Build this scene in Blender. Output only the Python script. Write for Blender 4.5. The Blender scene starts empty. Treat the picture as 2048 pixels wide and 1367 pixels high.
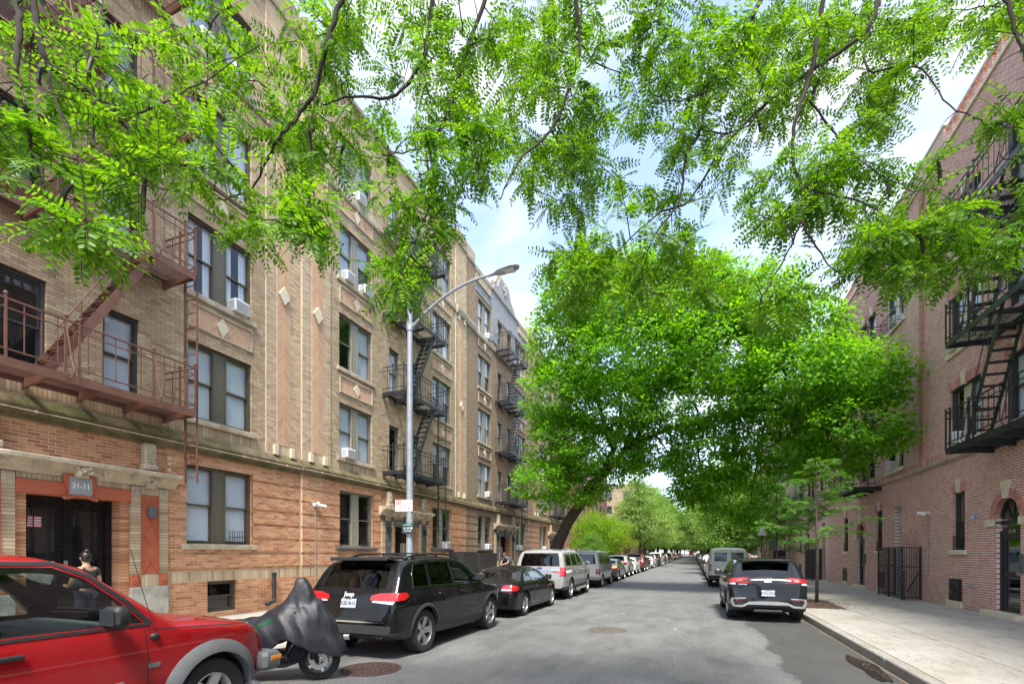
import bpy, bmesh, math, random
import numpy as np
from mathutils import Vector, Matrix, Euler
from mathutils.bvhtree import BVHTree
from mathutils.geometry import delaunay_2d_cdt

R = math.radians
PI = math.pi
sc = bpy.context.scene
col = sc.collection
rng = random.Random(7)
nrg = np.random.default_rng(11)

# ------------------------------------------------------------------ camera
YAW = R(20.6)
CAMZ = 1.763
cd = bpy.data.cameras.new('camera')
cam = bpy.data.objects.new('camera', cd)
col.objects.link(cam)
cam.location = (0, 0, CAMZ)
cam.rotation_euler = (PI / 2, 0, YAW)
cd.sensor_width = 36.0
cd.lens = 17.0
cd.shift_x = 0.0
cd.shift_y = (1106 - 683.5) / 2048
cd.clip_start = 0.05
cd.clip_end = 3000
sc.camera = cam

# ------------------------------------------------------------------ world
SUN_EL, SUN_AZ = 60.0, 160.0          # azimuth clockwise from +Y
wd = bpy.data.worlds.new('World')
sc.world = wd
wd.use_nodes = True
nt = wd.node_tree
nt.nodes.clear()
N = nt.nodes.new
sky = N('ShaderNodeTexSky'); sky.sky_type = 'NISHITA'; sky.sun_disc = False
sky.sun_elevation = R(SUN_EL); sky.sun_rotation = R(SUN_AZ)
sky.air_density = 1.0; sky.dust_density = 1.2; sky.ozone_density = 1.5
bg1 = N('ShaderNodeBackground'); bg1.inputs['Strength'].default_value = 0.10
bg2 = N('ShaderNodeBackground'); bg2.inputs['Strength'].default_value = 0.25
bg2.inputs['Color'].default_value = (0.93, 0.96, 1.0, 1)
mixs = N('ShaderNodeMixShader'); wout = N('ShaderNodeOutputWorld')
tc = N('ShaderNodeTexCoord'); mp = N('ShaderNodeMapping'); mp.inputs['Scale'].default_value = (1, 1, 2.4)
nz = N('ShaderNodeTexNoise'); nz.inputs['Scale'].default_value = 2.6; nz.inputs['Detail'].default_value = 7; nz.inputs['Roughness'].default_value = 0.52
nz.inputs['Distortion'].default_value = 0.5
cr = N('ShaderNodeValToRGB'); cr.color_ramp.elements[0].position = 0.40; cr.color_ramp.elements[0].color = (0.18, 0.18, 0.18, 1)
cr.color_ramp.elements[1].position = 0.66
L = nt.links.new
L(sky.outputs[0], bg1.inputs[0]); L(tc.outputs['Generated'], mp.inputs[0]); L(mp.outputs[0], nz.inputs['Vector'])
L(nz.outputs['Fac'], cr.inputs[0]); L(cr.outputs[0], mixs.inputs[0]); L(bg1.outputs[0], mixs.inputs[1]); L(bg2.outputs[0], mixs.inputs[2])
L(mixs.outputs[0], wout.inputs[0])

# ------------------------------------------------------------------ sun
sl = bpy.data.lights.new('sun', 'SUN'); so = bpy.data.objects.new('sun', sl); col.objects.link(so)
sl.energy = 1.5; sl.angle = R(12); sl.color = (1.0, 0.95, 0.87)
sd = Vector((math.sin(R(SUN_AZ)) * math.cos(R(SUN_EL)), math.cos(R(SUN_AZ)) * math.cos(R(SUN_EL)), math.sin(R(SUN_EL))))
so.rotation_euler = sd.to_track_quat('Z', 'Y').to_euler()
so.location = (0, 0, 40)

# ------------------------------------------------------------------ exposure
vs = sc.view_settings
vs.view_transform = 'Standard'; vs.look = 'None'; vs.gamma = 1.0; vs.exposure = 2.4
vs.use_curve_mapping = False
sc.cycles.max_bounces = 8; sc.cycles.transparent_max_bounces = 16
sc.cycles.caustics_reflective = False; sc.cycles.caustics_refractive = False

# ------------------------------------------------------------------ pixel helpers (photo pixels, 2048 wide)
F = 17.0 / 36 * 2048
def at_depth(px, py, d):
    """world point seen at photo pixel (px, py) at distance d along the optical axis"""
    u = (px - 1024) * d / F; v = (1106 - py) * d / F
    return Vector((u * math.cos(YAW) - d * math.sin(YAW), u * math.sin(YAW) + d * math.cos(YAW), CAMZ + v))

# ------------------------------------------------------------------ materials
MATS = {}
def _nodes(name):
    m = bpy.data.materials.new(name); m.use_nodes = True
    MATS[name] = m
    t = m.node_tree
    return m, t, t.nodes['Principled BSDF']
def lerp_ramp(t, fac, stops):
    r = t.nodes.new('ShaderNodeValToRGB')
    e = r.color_ramp.elements
    e[0].position = stops[0][0]; e[0].color = (*stops[0][1], 1)
    e[1].position = stops[-1][0]; e[1].color = (*stops[-1][1], 1)
    for p, c in stops[1:-1]:
        x = e.new(p); x.color = (*c, 1)
    t.links.new(fac, r.inputs[0])
    return r.outputs[0]
def noise(t, scale, detail=4, rough=0.55, vec=None, stretch=None):
    n = t.nodes.new('ShaderNodeTexNoise'); n.inputs['Scale'].default_value = scale
    n.inputs['Detail'].default_value = detail; n.inputs['Roughness'].default_value = rough
    c = t.nodes.new('ShaderNodeTexCoord'); src = vec or c.outputs['Object']
    if stretch:
        m = t.nodes.new('ShaderNodeMapping'); m.inputs['Scale'].default_value = stretch
        t.links.new(src, m.inputs[0]); src = m.outputs[0]
    t.links.new(src, n.inputs['Vector'])
    return n.outputs['Fac']
def mixc(t, fac, a, b, mode='MIX'):
    m = t.nodes.new('ShaderNodeMix'); m.data_type = 'RGBA'; m.blend_type = mode
    for s, v in (('Factor', fac), ):
        if isinstance(v, (int, float)): m.inputs[0].default_value = v
        else: t.links.new(v, m.inputs[0])
    for i, v in ((6, a), (7, b)):
        if isinstance(v, tuple): m.inputs[i].default_value = (*v, 1)
        else: t.links.new(v, m.inputs[i])
    return m.outputs[2]
def mathn(t, op, a, b=0.0):
    m = t.nodes.new('ShaderNodeMath'); m.operation = op
    for i, v in ((0, a), (1, b)):
        if isinstance(v, (int, float)): m.inputs[i].default_value = v
        else: t.links.new(v, m.inputs[i])
    return m.outputs[0]
def bump(t, b, h, strength=0.3, dist=0.01):
    n = t.nodes.new('ShaderNodeBump'); n.inputs['Strength'].default_value = strength; n.inputs['Distance'].default_value = dist
    t.links.new(h, n.inputs['Height']); t.links.new(n.outputs[0], b.inputs['Normal'])
def mat(name, c, rough=0.6, metal=0.0, var=0.12, scale=6.0, bmp=0.0, spec=0.5, coat=0.0, emit=None):
    if name in MATS: return MATS[name]
    m, t, b = _nodes(name)
    b.inputs['Roughness'].default_value = rough; b.inputs['Metallic'].default_value = metal
    b.inputs['Specular IOR Level'].default_value = spec
    b.inputs['Coat Weight'].default_value = coat
    if var > 0:
        f = noise(t, scale, 6)
        c0 = tuple(x * (1 - var) for x in c); c1 = tuple(min(1, x * (1 + var)) for x in c)
        t.links.new(lerp_ramp(t, f, [(0.3, c0), (0.7, c1)]), b.inputs['Base Color'])
        if bmp: bump(t, b, noise(t, scale * 8, 5), bmp, 0.01)
        rf = lerp_ramp(t, noise(t, scale * 1.7, 4), [(0.3, (max(0.02, rough - 0.1),) * 3), (0.7, (min(1, rough + 0.12),) * 3)])
        t.links.new(rf, b.inputs['Roughness'])
    else:
        b.inputs['Base Color'].default_value = (*c, 1)
    if emit:
        b.inputs['Emission Color'].default_value = (*emit[0], 1); b.inputs['Emission Strength'].default_value = emit[1]
    return m
def brick_mat(name, cols, stain=0.35):
    """single bricks: each mesh island / object gets its own tone, plus soot running down the wall"""
    m, t, b = _nodes(name)
    g = t.nodes.new('ShaderNodeNewGeometry'); oi = t.nodes.new('ShaderNodeObjectInfo')
    r = mathn(t, 'FRACT', mathn(t, 'ADD', g.outputs['Random Per Island'], oi.outputs['Random']))
    n = len(cols)
    c = lerp_ramp(t, r, [(i / (n - 1), cols[i]) for i in range(n)])
    tcn = t.nodes.new('ShaderNodeNewGeometry')
    big = noise(t, 0.55, 6, 0.6, vec=tcn.outputs['Position'], stretch=(1, 1, 0.45))
    c = mixc(t, mathn(t, 'MULTIPLY', mathn(t, 'SUBTRACT', big, 0.42), stain * 2.2), c, tuple(x * 0.35 for x in cols[0]))
    fine = noise(t, 45, 4, 0.7, vec=tcn.outputs['Position'])
    c = mixc(t, 0.35, c, lerp_ramp(t, fine, [(0.3, (0.35, 0.35, 0.35)), (0.7, (0.75, 0.75, 0.75))]), 'OVERLAY')
    t.links.new(c, b.inputs['Base Color']); b.inputs['Roughness'].default_value = 0.88
    bump(t, b, fine, 0.35, 0.0012)
    return m
def brick_tex_mat(name, c1, c2, mortar, bw=0.21, bh=0.0667, ms=0.010, bias=0.0, headers=None):
    """far masonry, in facade coordinates (x along, z up)"""
    m, t, b = _nodes(name)
    tcn = t.nodes.new('ShaderNodeTexCoord'); sx = t.nodes.new('ShaderNodeSeparateXYZ'); cx = t.nodes.new('ShaderNodeCombineXYZ')
    t.links.new(tcn.outputs['Object'], sx.inputs[0]); t.links.new(mathn(t, 'ADD', sx.outputs[0], sx.outputs[1]), cx.inputs[0]); t.links.new(sx.outputs[2], cx.inputs[1])
    br = t.nodes.new('ShaderNodeTexBrick'); t.links.new(cx.outputs[0], br.inputs['Vector'])
    br.inputs['Scale'].default_value = 1; br.inputs['Brick Width'].default_value = bw; br.inputs['Row Height'].default_value = bh
    br.inputs['Mortar Size'].default_value = ms; br.inputs['Mortar Smooth'].default_value = 0.2; br.inputs['Bias'].default_value = bias
    br.inputs['Color1'].default_value = (*c1, 1); br.inputs['Color2'].default_value = (*c2, 1); br.inputs['Mortar'].default_value = (*mortar, 1)
    c = br.outputs['Color']
    if headers:
        b2 = t.nodes.new('ShaderNodeTexBrick'); t.links.new(cx.outputs[0], b2.inputs['Vector'])
        b2.inputs['Scale'].default_value = 1; b2.inputs['Brick Width'].default_value = bw; b2.inputs['Row Height'].default_value = bh
        b2.inputs['Mortar Size'].default_value = bw * 0.33; b2.inputs['Mortar Smooth'].default_value = 0.0
        b2.inputs['Color1'].default_value = (0, 0, 0, 1); b2.inputs['Color2'].default_value = (0, 0, 0, 1); b2.inputs['Mortar'].default_value = (1, 1, 1, 1)
        # pale headers: narrow vertical stripe of every brick
        w = t.nodes.new('ShaderNodeTexBrick'); t.links.new(cx.outputs[0], w.inputs['Vector'])
        w.inputs['Scale'].default_value = 1; w.inputs['Brick Width'].default_value = bw * 1.5; w.inputs['Row Height'].default_value = bh * 2
        w.inputs['Mortar Size'].default_value = bh * 0.32; w.inputs['Mortar Smooth'].default_value = 0.1
        w.inputs['Color1'].default_value = (0, 0, 0, 1); w.inputs['Color2'].default_value = (0, 0, 0, 1); w.inputs['Mortar'].default_value = (1, 1, 1, 1)
        k = t.nodes.new('ShaderNodeTexChecker')
        mm = t.nodes.new('ShaderNodeMapping'); mm.inputs['Scale'].default_value = (1 / (bw * 0.5), 1 / bh, 1)
        t.links.new(cx.outputs[0], mm.inputs[0]); t.links.new(mm.outputs[0], k.inputs['Vector']); k.inputs['Scale'].default_value = 1
        k.inputs['Color1'].default_value = (1, 1, 1, 1); k.inputs['Color2'].default_value = (0, 0, 0, 1)
        sel = mathn(t, 'MULTIPLY', k.outputs['Fac'], mathn(t, 'GREATER_THAN', noise(t, 9.0, 1, vec=cx.outputs[0], stretch=(1, 3, 1)), 0.48))
        c = mixc(t, mathn(t, 'MULTIPLY', sel, 0.75), c, headers)
    big = noise(t, 0.5, 6, 0.6)
    c = mixc(t, mathn(t, 'MULTIPLY', mathn(t, 'SUBTRACT', big, 0.42), 0.7), c, tuple(x * 0.4 for x in c1))
    t.links.new(c, b.inputs['Base Color']); b.inputs['Roughness'].default_value = 0.9
    bump(t, b, mathn(t, 'SUBTRACT', 1.0, br.outputs['Fac']), 0.5, 0.008)
    return m
def glass_mat(name, tint, ior=1.5, rough=0.02, wav=0.05):
    m = bpy.data.materials.new(name); m.use_nodes = True; t = m.node_tree; t.nodes.clear(); MATS[name] = m
    tr = t.nodes.new('ShaderNodeBsdfTransparent'); tr.inputs[0].default_value = (*tint, 1)
    gl = t.nodes.new('ShaderNodeBsdfGlossy'); gl.inputs['Roughness'].default_value = rough; gl.inputs[0].default_value = (0.95, 0.97, 1, 1)
    ge = t.nodes.new('ShaderNodeNewGeometry'); dt = t.nodes.new('ShaderNodeVectorMath'); dt.operation = 'DOT_PRODUCT'
    t.links.new(ge.outputs['Normal'], dt.inputs[0]); t.links.new(ge.outputs['Incoming'], dt.inputs[1])
    f2 = mathn(t, 'ADD', mathn(t, 'MULTIPLY', mathn(t, 'POWER', mathn(t, 'SUBTRACT', 1.0, mathn(t, 'ABSOLUTE', dt.outputs['Value'])), 4.0), 0.9), 0.06)
    bpn = t.nodes.new('ShaderNodeBump'); bpn.inputs['Strength'].default_value = wav; bpn.inputs['Distance'].default_value = 0.02
    t.links.new(noise(t, 1.8, 2), bpn.inputs['Height']); t.links.new(bpn.outputs[0], gl.inputs['Normal'])
    mx = t.nodes.new('ShaderNodeMixShader'); o = t.nodes.new('ShaderNodeOutputMaterial')
    t.links.new(f2, mx.inputs[0]); t.links.new(tr.outputs[0], mx.inputs[1]); t.links.new(gl.outputs[0], mx.inputs[2]); t.links.new(mx.outputs[0], o.inputs[0])
    return m
def leaf_mat(name, dark, mid, light, trans=0.45, gloss=0.35):
    m = bpy.data.materials.new(name); m.use_nodes = True; t = m.node_tree; t.nodes.clear(); MATS[name] = m
    g = t.nodes.new('ShaderNodeNewGeometry')
    r = mathn(t, 'ADD', mathn(t, 'MULTIPLY', g.outputs['Random Per Island'], 0.55), mathn(t, 'MULTIPLY', noise(t, 0.8, 3, vec=g.outputs['Position']), 0.55))
    c = lerp_ramp(t, r, [(0.15, dark), (0.5, mid), (0.9, light)])
    df = t.nodes.new('ShaderNodeBsdfPrincipled'); df.inputs['Roughness'].default_value = gloss; df.inputs['Specular IOR Level'].default_value = 0.4
    tl = t.nodes.new('ShaderNodeBsdfTranslucent')
    t.links.new(c, df.inputs['Base Color'])
    t.links.new(mixc(t, 1.0, c, (1.95, 1.75, 0.35), 'MULTIPLY'), tl.inputs[0])
    mx = t.nodes.new('ShaderNodeMixShader'); mx.inputs[0].default_value = trans; o = t.nodes.new('ShaderNodeOutputMaterial')
    t.links.new(df.outputs[0], mx.inputs[1]); t.links.new(tl.outputs[0], mx.inputs[2]); t.links.new(mx.outputs[0], o.inputs[0])
    return m

# ------------------------------------------------------------------ objects
def tag(o, label=None, cat=None, group=None, kind=None):
    if label: o['label'] = label
    if cat: o['category'] = cat
    if group: o['group'] = group
    if kind: o['kind'] = kind
    return o
def empty(name, label=None, cat=None, loc=(0, 0, 0), rz=0.0, group=None, parent=None):
    o = bpy.data.objects.new(name, None); col.objects.link(o)
    o.location = loc; o.rotation_euler = (0, 0, rz); o.empty_display_size = 0.2
    if parent: o.parent = parent
    return tag(o, label, cat, group)
def put(name, me, parent=None, loc=(0, 0, 0), rot=(0, 0, 0), scale=None, kind=None, label=None):
    o = bpy.data.objects.new(name, me); col.objects.link(o)
    o.location = loc; o.rotation_euler = rot
    if scale: o.scale = scale
    if parent: o.parent = parent
    if kind: o['kind'] = kind
    if label: o['label'] = label
    return o
def kids(o): return CH.get(o.name, [])
CH = {}
def copy_tree(o, parent=None):
    c = o.copy(); col.objects.link(c); c.parent = parent
    for ch in list(o.children): copy_tree(ch, c)
    return c

class MB:
    """collects simple solids; mesh() turns them into one mesh"""
    def __init__(s): s.v = []; s.f = []; s.m = []; s.n = 0
    def add(s, vs, fs, mi=0):
        k = len(s.v); s.v.extend([tuple(p) for p in vs]); s.f.extend([tuple(i + k for i in f) for f in fs]); s.m.extend([mi] * len(fs)); return s
    def box(s, x0, x1, y0, y1, z0, z1, mi=0, M=None):
        vs = [(x, y, z) for z in (z0, z1) for y in (y0, y1) for x in (x0, x1)]
        if M is not None: vs = [tuple(M @ Vector(p)) for p in vs]
        return s.add(vs, [(0, 2, 3, 1), (4, 5, 7, 6), (0, 1, 5, 4), (2, 6, 7, 3), (0, 4, 6, 2), (1, 3, 7, 5)], mi)
    def bevbox(s, x0, x1, y0, y1, z0, z1, b=0.02, mi=0, M=None):
        def ring(z, i): return [(x0 + i, y0 + i + b, z), (x0 + i + b, y0 + i, z), (x1 - i - b, y0 + i, z), (x1 - i, y0 + i + b, z), (x1 - i, y1 - i - b, z), (x1 - i - b, y1 - i, z), (x0 + i + b, y1 - i, z), (x0 + i, y1 - i - b, z)]
        rs = [ring(z0, b * .6), ring(z0 + b, 0), ring(z1 - b, 0), ring(z1, b * .6)]
        vs = [p for r in rs for p in r]
        if M is not None: vs = [tuple(M @ Vector(p)) for p in vs]
        fs = [tuple(range(7, -1, -1)), tuple(range(24, 32))]
        for k in range(3):
            for i in range(8): j = (i + 1) % 8; fs.append((k * 8 + i, k * 8 + j, k * 8 + 8 + j, k * 8 + 8 + i))
        return s.add(vs, fs, mi)
    def bar(s, p, q, w, h=None, mi=0, up=(0, 0, 1)):
        p = Vector(p); q = Vector(q); d = q - p; l = d.length
        if l < 1e-6: return s
        d.normalize(); u = Vector(up)
        if abs(d.dot(u)) > 0.98: u = Vector((1, 0, 0))
        a = d.cross(u).normalized(); b = a.cross(d)
        h = h or w
        vs = [p + a * sx * w / 2 + b * sy * h / 2 for sy in (-1, 1) for sx in (-1, 1)] + [q + a * sx * w / 2 + b * sy * h / 2 for sy in (-1, 1) for sx in (-1, 1)]
        return s.add(vs, [(0, 1, 3, 2), (4, 6, 7, 5), (0, 4, 5, 1), (2, 3, 7, 6), (0, 2, 6, 4), (1, 5, 7, 3)], mi)
    def tube(s, pts, rad, n=8, mi=0, cap=True):
        pts = [Vector(p) for p in pts]; k = len(pts)
        rs = rad if isinstance(rad, (list, tuple)) else [rad] * k
        up = Vector((0.13, 0.31, 0.94)); vs = []; a = None
        for i, p in enumerate(pts):
            d = (pts[min(i + 1, k - 1)] - pts[max(i - 1, 0)])
            if d.length < 1e-9: d = Vector((0, 0, 1))
            d.normalize()
            if a is None: a = d.cross(up if abs(d.dot(up)) < 0.95 else Vector((1, 0, 0))).normalized()
            else:
                a = (a - d * a.dot(d))
                a = a.normalized() if a.length > 1e-6 else d.orthogonal().normalized()
            b = d.cross(a)
            for j in range(n): t = 2 * PI * j / n; vs.append(p + (a * math.cos(t) + b * math.sin(t)) * rs[i])
        fs = []
        for i in range(k - 1):
            for j in range(n): j2 = (j + 1) % n; fs.append((i * n + j, i * n + j2, i * n + n + j2, i * n + n + j))
        if cap: fs.append(tuple(range(n - 1, -1, -1))); fs.append(tuple(range((k - 1) * n, k * n)))
        return s.add(vs, fs, mi)
    def lathe(s, prof, n=24, mi=0, M=None, close=False):
        """prof: (r, z) list, about local z"""
        k = len(prof); vs = []
        for r, z in prof:
            for j in range(n): t = 2 * PI * j / n; p = Vector((r * math.cos(t), r * math.sin(t), z)); vs.append(M @ p if M is not None else p)
        fs = []
        for i in range(k - 1 + (1 if close else 0)):
            i2 = (i + 1) % k
            for j in range(n): j2 = (j + 1) % n; fs.append((i * n + j, i * n + j2, i2 * n + j2, i2 * n + j))
        if not close:
            if prof[0][0] > 1e-4: fs.append(tuple(range(n - 1, -1, -1)))
            if prof[-1][0] > 1e-4: fs.append(tuple(range((k - 1) * n, k * n)))
        return s.add(vs, fs, mi)
    def ball(s, c, r, mi=0, n=10, sq=(1, 1, 1)):
        pr = [(r * math.sin(PI * i / 6), -r * math.cos(PI * i / 6)) for i in range(7)]
        return s.lathe(pr, n, mi, Matrix.Translation(c) @ Matrix.Diagonal((*sq, 1)))
    def prism(s, poly, a0, a1, axis='y', mi=0, M=None):
        """poly of (u, v); axis y: u=x v=z, axis x: u=y v=z, axis z: u=x v=y"""
        def P(u, v, a): return {'y': (u, a, v), 'x': (a, u, v), 'z': (u, v, a)}[axis]
        n = len(poly); vs = [P(u, v, a0) for u, v in poly] + [P(u, v, a1) for u, v in poly]
        if M is not None: vs = [tuple(M @ Vector(p)) for p in vs]
        fs = [tuple(range(n)), tuple(range(2 * n - 1, n - 1, -1))] + [(i, n + i, n + (i + 1) % n, (i + 1) % n) for i in range(n)]
        return s.add(vs, fs, mi)
    def mesh(s, name, mats, smooth=False, angle=None):
        me = bpy.data.meshes.new(name); me.from_pydata(s.v, [], s.f)
        for m in (mats if isinstance(mats, (list, tuple)) else [mats]): me.materials.append(m)
        if len(me.materials) > 1: me.polygons.foreach_set('material_index', s.m)
        if smooth or angle:
            me.polygons.foreach_set('use_smooth', [True] * len(me.polygons))
            if angle: me.set_sharp_from_angle(angle=R(angle))
        me.update()
        return me
    def build(s, name, mats, parent=None, loc=(0, 0, 0), rot=(0, 0, 0), smooth=False, angle=None, kind=None, label=None, fixn=False):
        me = s.mesh(name, mats, smooth, angle)
        if fixn:
            bm = bmesh.new(); bm.from_mesh(me); bmesh.ops.recalc_face_normals(bm, faces=bm.faces); bm.to_mesh(me); bm.free()
        return put(name, me, parent, loc, rot, None, kind, label)

def boxes_mesh(name, B, m, back=False):
    """B: (N,6) array x0,x1,y0,y1,z0,z1; front is -y; the back face is left out"""
    B = np.asarray(B, dtype=np.float64); n = len(B)
    X = B[:, [0, 1, 0, 1, 0, 1, 0, 1]]; Y = B[:, [2, 2, 3, 3, 2, 2, 3, 3]]; Z = B[:, [4, 4, 4, 4, 5, 5, 5, 5]]
    V = np.stack([X, Y, Z], -1).reshape(-1, 3)
    f = [(0, 1, 5, 4), (0, 4, 6, 2), (1, 3, 7, 5), (4, 5, 7, 6), (0, 2, 3, 1)]
    if back: f.append((2, 6, 7, 3))
    f = np.array(f); Fc = (f[None] + (np.arange(n) * 8)[:, None, None]).reshape(-1, 4)
    return np_mesh(name, V, Fc, m)
def np_mesh(name, V, Fc, m, mi=None, smooth=False):
    me = bpy.data.meshes.new(name); nf, k = Fc.shape
    me.vertices.add(len(V)); me.vertices.foreach_set('co', np.asarray(V, dtype=np.float32).ravel())
    me.loops.add(nf * k); me.loops.foreach_set('vertex_index', Fc.astype(np.int32).ravel())
    me.polygons.add(nf); me.polygons.foreach_set('loop_start', np.arange(0, nf * k, k, dtype=np.int32))
    for x in (m if isinstance(m, (list, tuple)) else [m]): me.materials.append(x)
    if mi is not None: me.polygons.foreach_set('material_index', np.asarray(mi, dtype=np.int32))
    me.polygons.foreach_set('use_smooth', np.full(nf, bool(smooth)))
    me.update(calc_edges=True)
    return me
def text_mesh(txt, size, m, depth=0.002, bold=False, align='CENTER'):
    c = bpy.data.curves.new('lettering', 'FONT'); c.body = txt; c.size = size; c.extrude = depth
    c.align_x = align; c.align_y = 'CENTER'; c.resolution_u = 2
    if bold: c.offset = size * 0.02
    o = bpy.data.objects.new('lettering', c)
    dg = bpy.context.evaluated_depsgraph_get()
    me = bpy.data.meshes.new_from_object(o.evaluated_get(dg)) if False else o.to_mesh().copy()
    o.to_mesh_clear(); bpy.data.objects.remove(o)
    me.materials.clear(); me.materials.append(m)
    return me
# ================================================================== materials
def asphalt(name, base, k=1.0):
    m, t, b = _nodes(name)
    pos = t.nodes.new('ShaderNodeNewGeometry').outputs['Position']
    agg = mathn(t, 'ADD', mathn(t, 'MULTIPLY', noise(t, 120, 3, 0.8, vec=pos), .5), mathn(t, 'MULTIPLY', noise(t, 34, 4, 0.75, vec=pos), .5)); mid = noise(t, 1.5, 9, 0.74, vec=pos, stretch=(1, 0.45, 1)); big = noise(t, 0.23, 8, 0.7, vec=pos, stretch=(1.3, 0.35, 1))
    c = lerp_ramp(t, agg, [(0.38, tuple(x * 0.35 for x in base)), (0.50, base), (0.62, tuple(x * 1.85 for x in base))])
    c = mixc(t, lerp_ramp(t, mid, [(0.40, (0.0,) * 3), (0.62, (0.65 * k,) * 3)]), c, tuple(x * 0.50 for x in base))
    c = mixc(t, lerp_ramp(t, big, [(0.50, (0.0,) * 3), (0.66, (0.50 * k,) * 3)]), c, tuple(x * 0.45 for x in base))
    if k == 1.0:      # newer, darker strip laid along the right kerb
        sx = t.nodes.new('ShaderNodeSeparateXYZ'); t.links.new(pos, sx.inputs[0])
        wv = mathn(t, 'MULTIPLY', mathn(t, 'SUBTRACT', noise(t, 1.3, 8, 0.68, vec=pos, stretch=(1, .5, 1)), .5), 1.6)
        ex = mathn(t, 'ADD', sx.outputs[0], wv)
        fx = t.nodes.new('ShaderNodeMapRange'); fx.inputs[1].default_value = 1.22; fx.inputs[2].default_value = 1.34; t.links.new(ex, fx.inputs[0])
        fy = t.nodes.new('ShaderNodeMapRange'); fy.inputs[1].default_value = 14.6; fy.inputs[2].default_value = 13.8; t.links.new(mathn(t, 'ADD', sx.outputs[1], wv), fy.inputs[0])
        c = mixc(t, mathn(t, 'MULTIPLY', mathn(t, 'MULTIPLY', fx.outputs[0], fy.outputs[0]), .85), c, tuple(x * .30 for x in base))
    # hairline cracks
    v = t.nodes.new('ShaderNodeTexVoronoi'); v.feature = 'DISTANCE_TO_EDGE'; v.inputs['Scale'].default_value = 0.55
    wob = t.nodes.new('ShaderNodeTexNoise'); wob.inputs['Scale'].default_value = 2.2; wob.inputs['Detail'].default_value = 8
    t.links.new(pos, wob.inputs['Vector'])
    vm = t.nodes.new('ShaderNodeVectorMath'); vm.operation = 'MULTIPLY_ADD'; vm.inputs[1].default_value = (0.9,) * 3
    t.links.new(wob.outputs['Color'], vm.inputs[0]); t.links.new(pos, vm.inputs[2]); t.links.new(vm.outputs[0], v.inputs['Vector'])
    ck = lerp_ramp(t, v.outputs['Distance'], [(0.0, (0.3,) * 3), (0.01, (0.0,) * 3)])
    c = mixc(t, mathn(t, 'MULTIPLY', ck, mathn(t, 'GREATER_THAN', mid, 0.5)), c, (0.02, 0.02, 0.02))
    t.links.new(c, b.inputs['Base Color'])
    t.links.new(lerp_ramp(t, mid, [(0.35, (0.92,) * 3), (0.7, (0.62,) * 3)]), b.inputs['Roughness'])
    bump(t, b, agg, 0.5, 0.006)
    return m
M_ROAD = asphalt('worn asphalt', (0.160, 0.160, 0.155))
M_ROAD2 = asphalt('newer asphalt', (0.085, 0.086, 0.088), 0.5)
def concrete(name, base):
    m, t, b = _nodes(name)
    pos = t.nodes.new('ShaderNodeNewGeometry').outputs['Position']; oi = t.nodes.new('ShaderNodeObjectInfo')
    f = noise(t, 60, 4, 0.7, vec=pos); g = noise(t, 0.9, 6, 0.6, vec=pos); h = noise(t, 5, 5, 0.65, vec=pos, stretch=(1, 0.3, 1))
    c = lerp_ramp(t, f, [(0.3, tuple(x * 0.82 for x in base)), (0.7, tuple(x * 1.12 for x in base))])
    c = mixc(t, mathn(t, 'MULTIPLY', oi.outputs['Random'], 0.22), c, tuple(x * 0.72 for x in base))
    c = mixc(t, lerp_ramp(t, g, [(0.42, (0.0,) * 3), (0.66, (0.5,) * 3)]), c, (base[0] * 0.66, base[1] * 0.6, base[2] * 0.5))
    c = mixc(t, lerp_ramp(t, h, [(0.50, (0.0,) * 3), (0.70, (0.45,) * 3)]), c, (base[0] * 0.5, base[1] * 0.45, base[2] * 0.38))
    sp = noise(t, 17, 2, 0.5, vec=pos)
    c = mixc(t, mathn(t, 'MULTIPLY', mathn(t, 'GREATER_THAN', sp, 0.66), 0.7), c, (0.10, 0.095, 0.09))
    t.links.new(c, b.inputs['Base Color']); b.inputs['Roughness'].default_value = 0.85
    bump(t, b, f, 0.3, 0.004)
    return m
M_CONC = concrete('pavement concrete', (0.42, 0.40, 0.355))
M_KERB = concrete('kerb concrete', (0.33, 0.315, 0.28))
M_GND = mat('bare ground', (0.09, 0.085, 0.07), 0.95, scale=0.5, var=0.3)
M_IRONR = mat('rusty cast iron', (0.085, 0.05, 0.045), 0.7, 0.3, var=0.35, scale=14, bmp=0.3)
M_MULCH = mat('mulch', (0.075, 0.045, 0.03), 0.95, var=0.6, scale=25, bmp=0.6)

# ================================================================== ground
XL, XR = -6.6, 2.75          # kerb faces
WL, WR = -11.4, 7.4          # facade planes
def sheet(name, x0, x1, y0, y1, z, m, parent=None, kind='structure', nx=1, ny=1):
    V = [(x0 + (x1 - x0) * i / nx, y0 + (y1 - y0) * j / ny, z) for j in range(ny + 1) for i in range(nx + 1)]
    Fc = [(j * (nx + 1) + i, j * (nx + 1) + i + 1, (j + 1) * (nx + 1) + i + 1, (j + 1) * (nx + 1) + i) for j in range(ny) for i in range(nx)]
    mb = MB().add(V, Fc)
    return mb.build(name, m, parent, kind=kind if parent is None else None)
sheet('ground', -900, 900, -300, 2200, -0.03, M_GND)
road = sheet('road', XL + .01, XR - .01, -40, 520, 0.0, M_ROAD)
# darker strip of newer asphalt along the right kerb, with an irregular edge
pts = [(XR - .012, -8), (XR - .012, 13.6)]
edge = []
for i in range(60):
    y = 13.4 - i * 0.36
    edge.append((1.18 + 0.20 * math.sin(y * 1.7) + 0.10 * math.sin(y * 5.3 + 1) + rng.uniform(-.04, .04) + (0.3 if y > 12.2 else 0), y))
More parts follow.
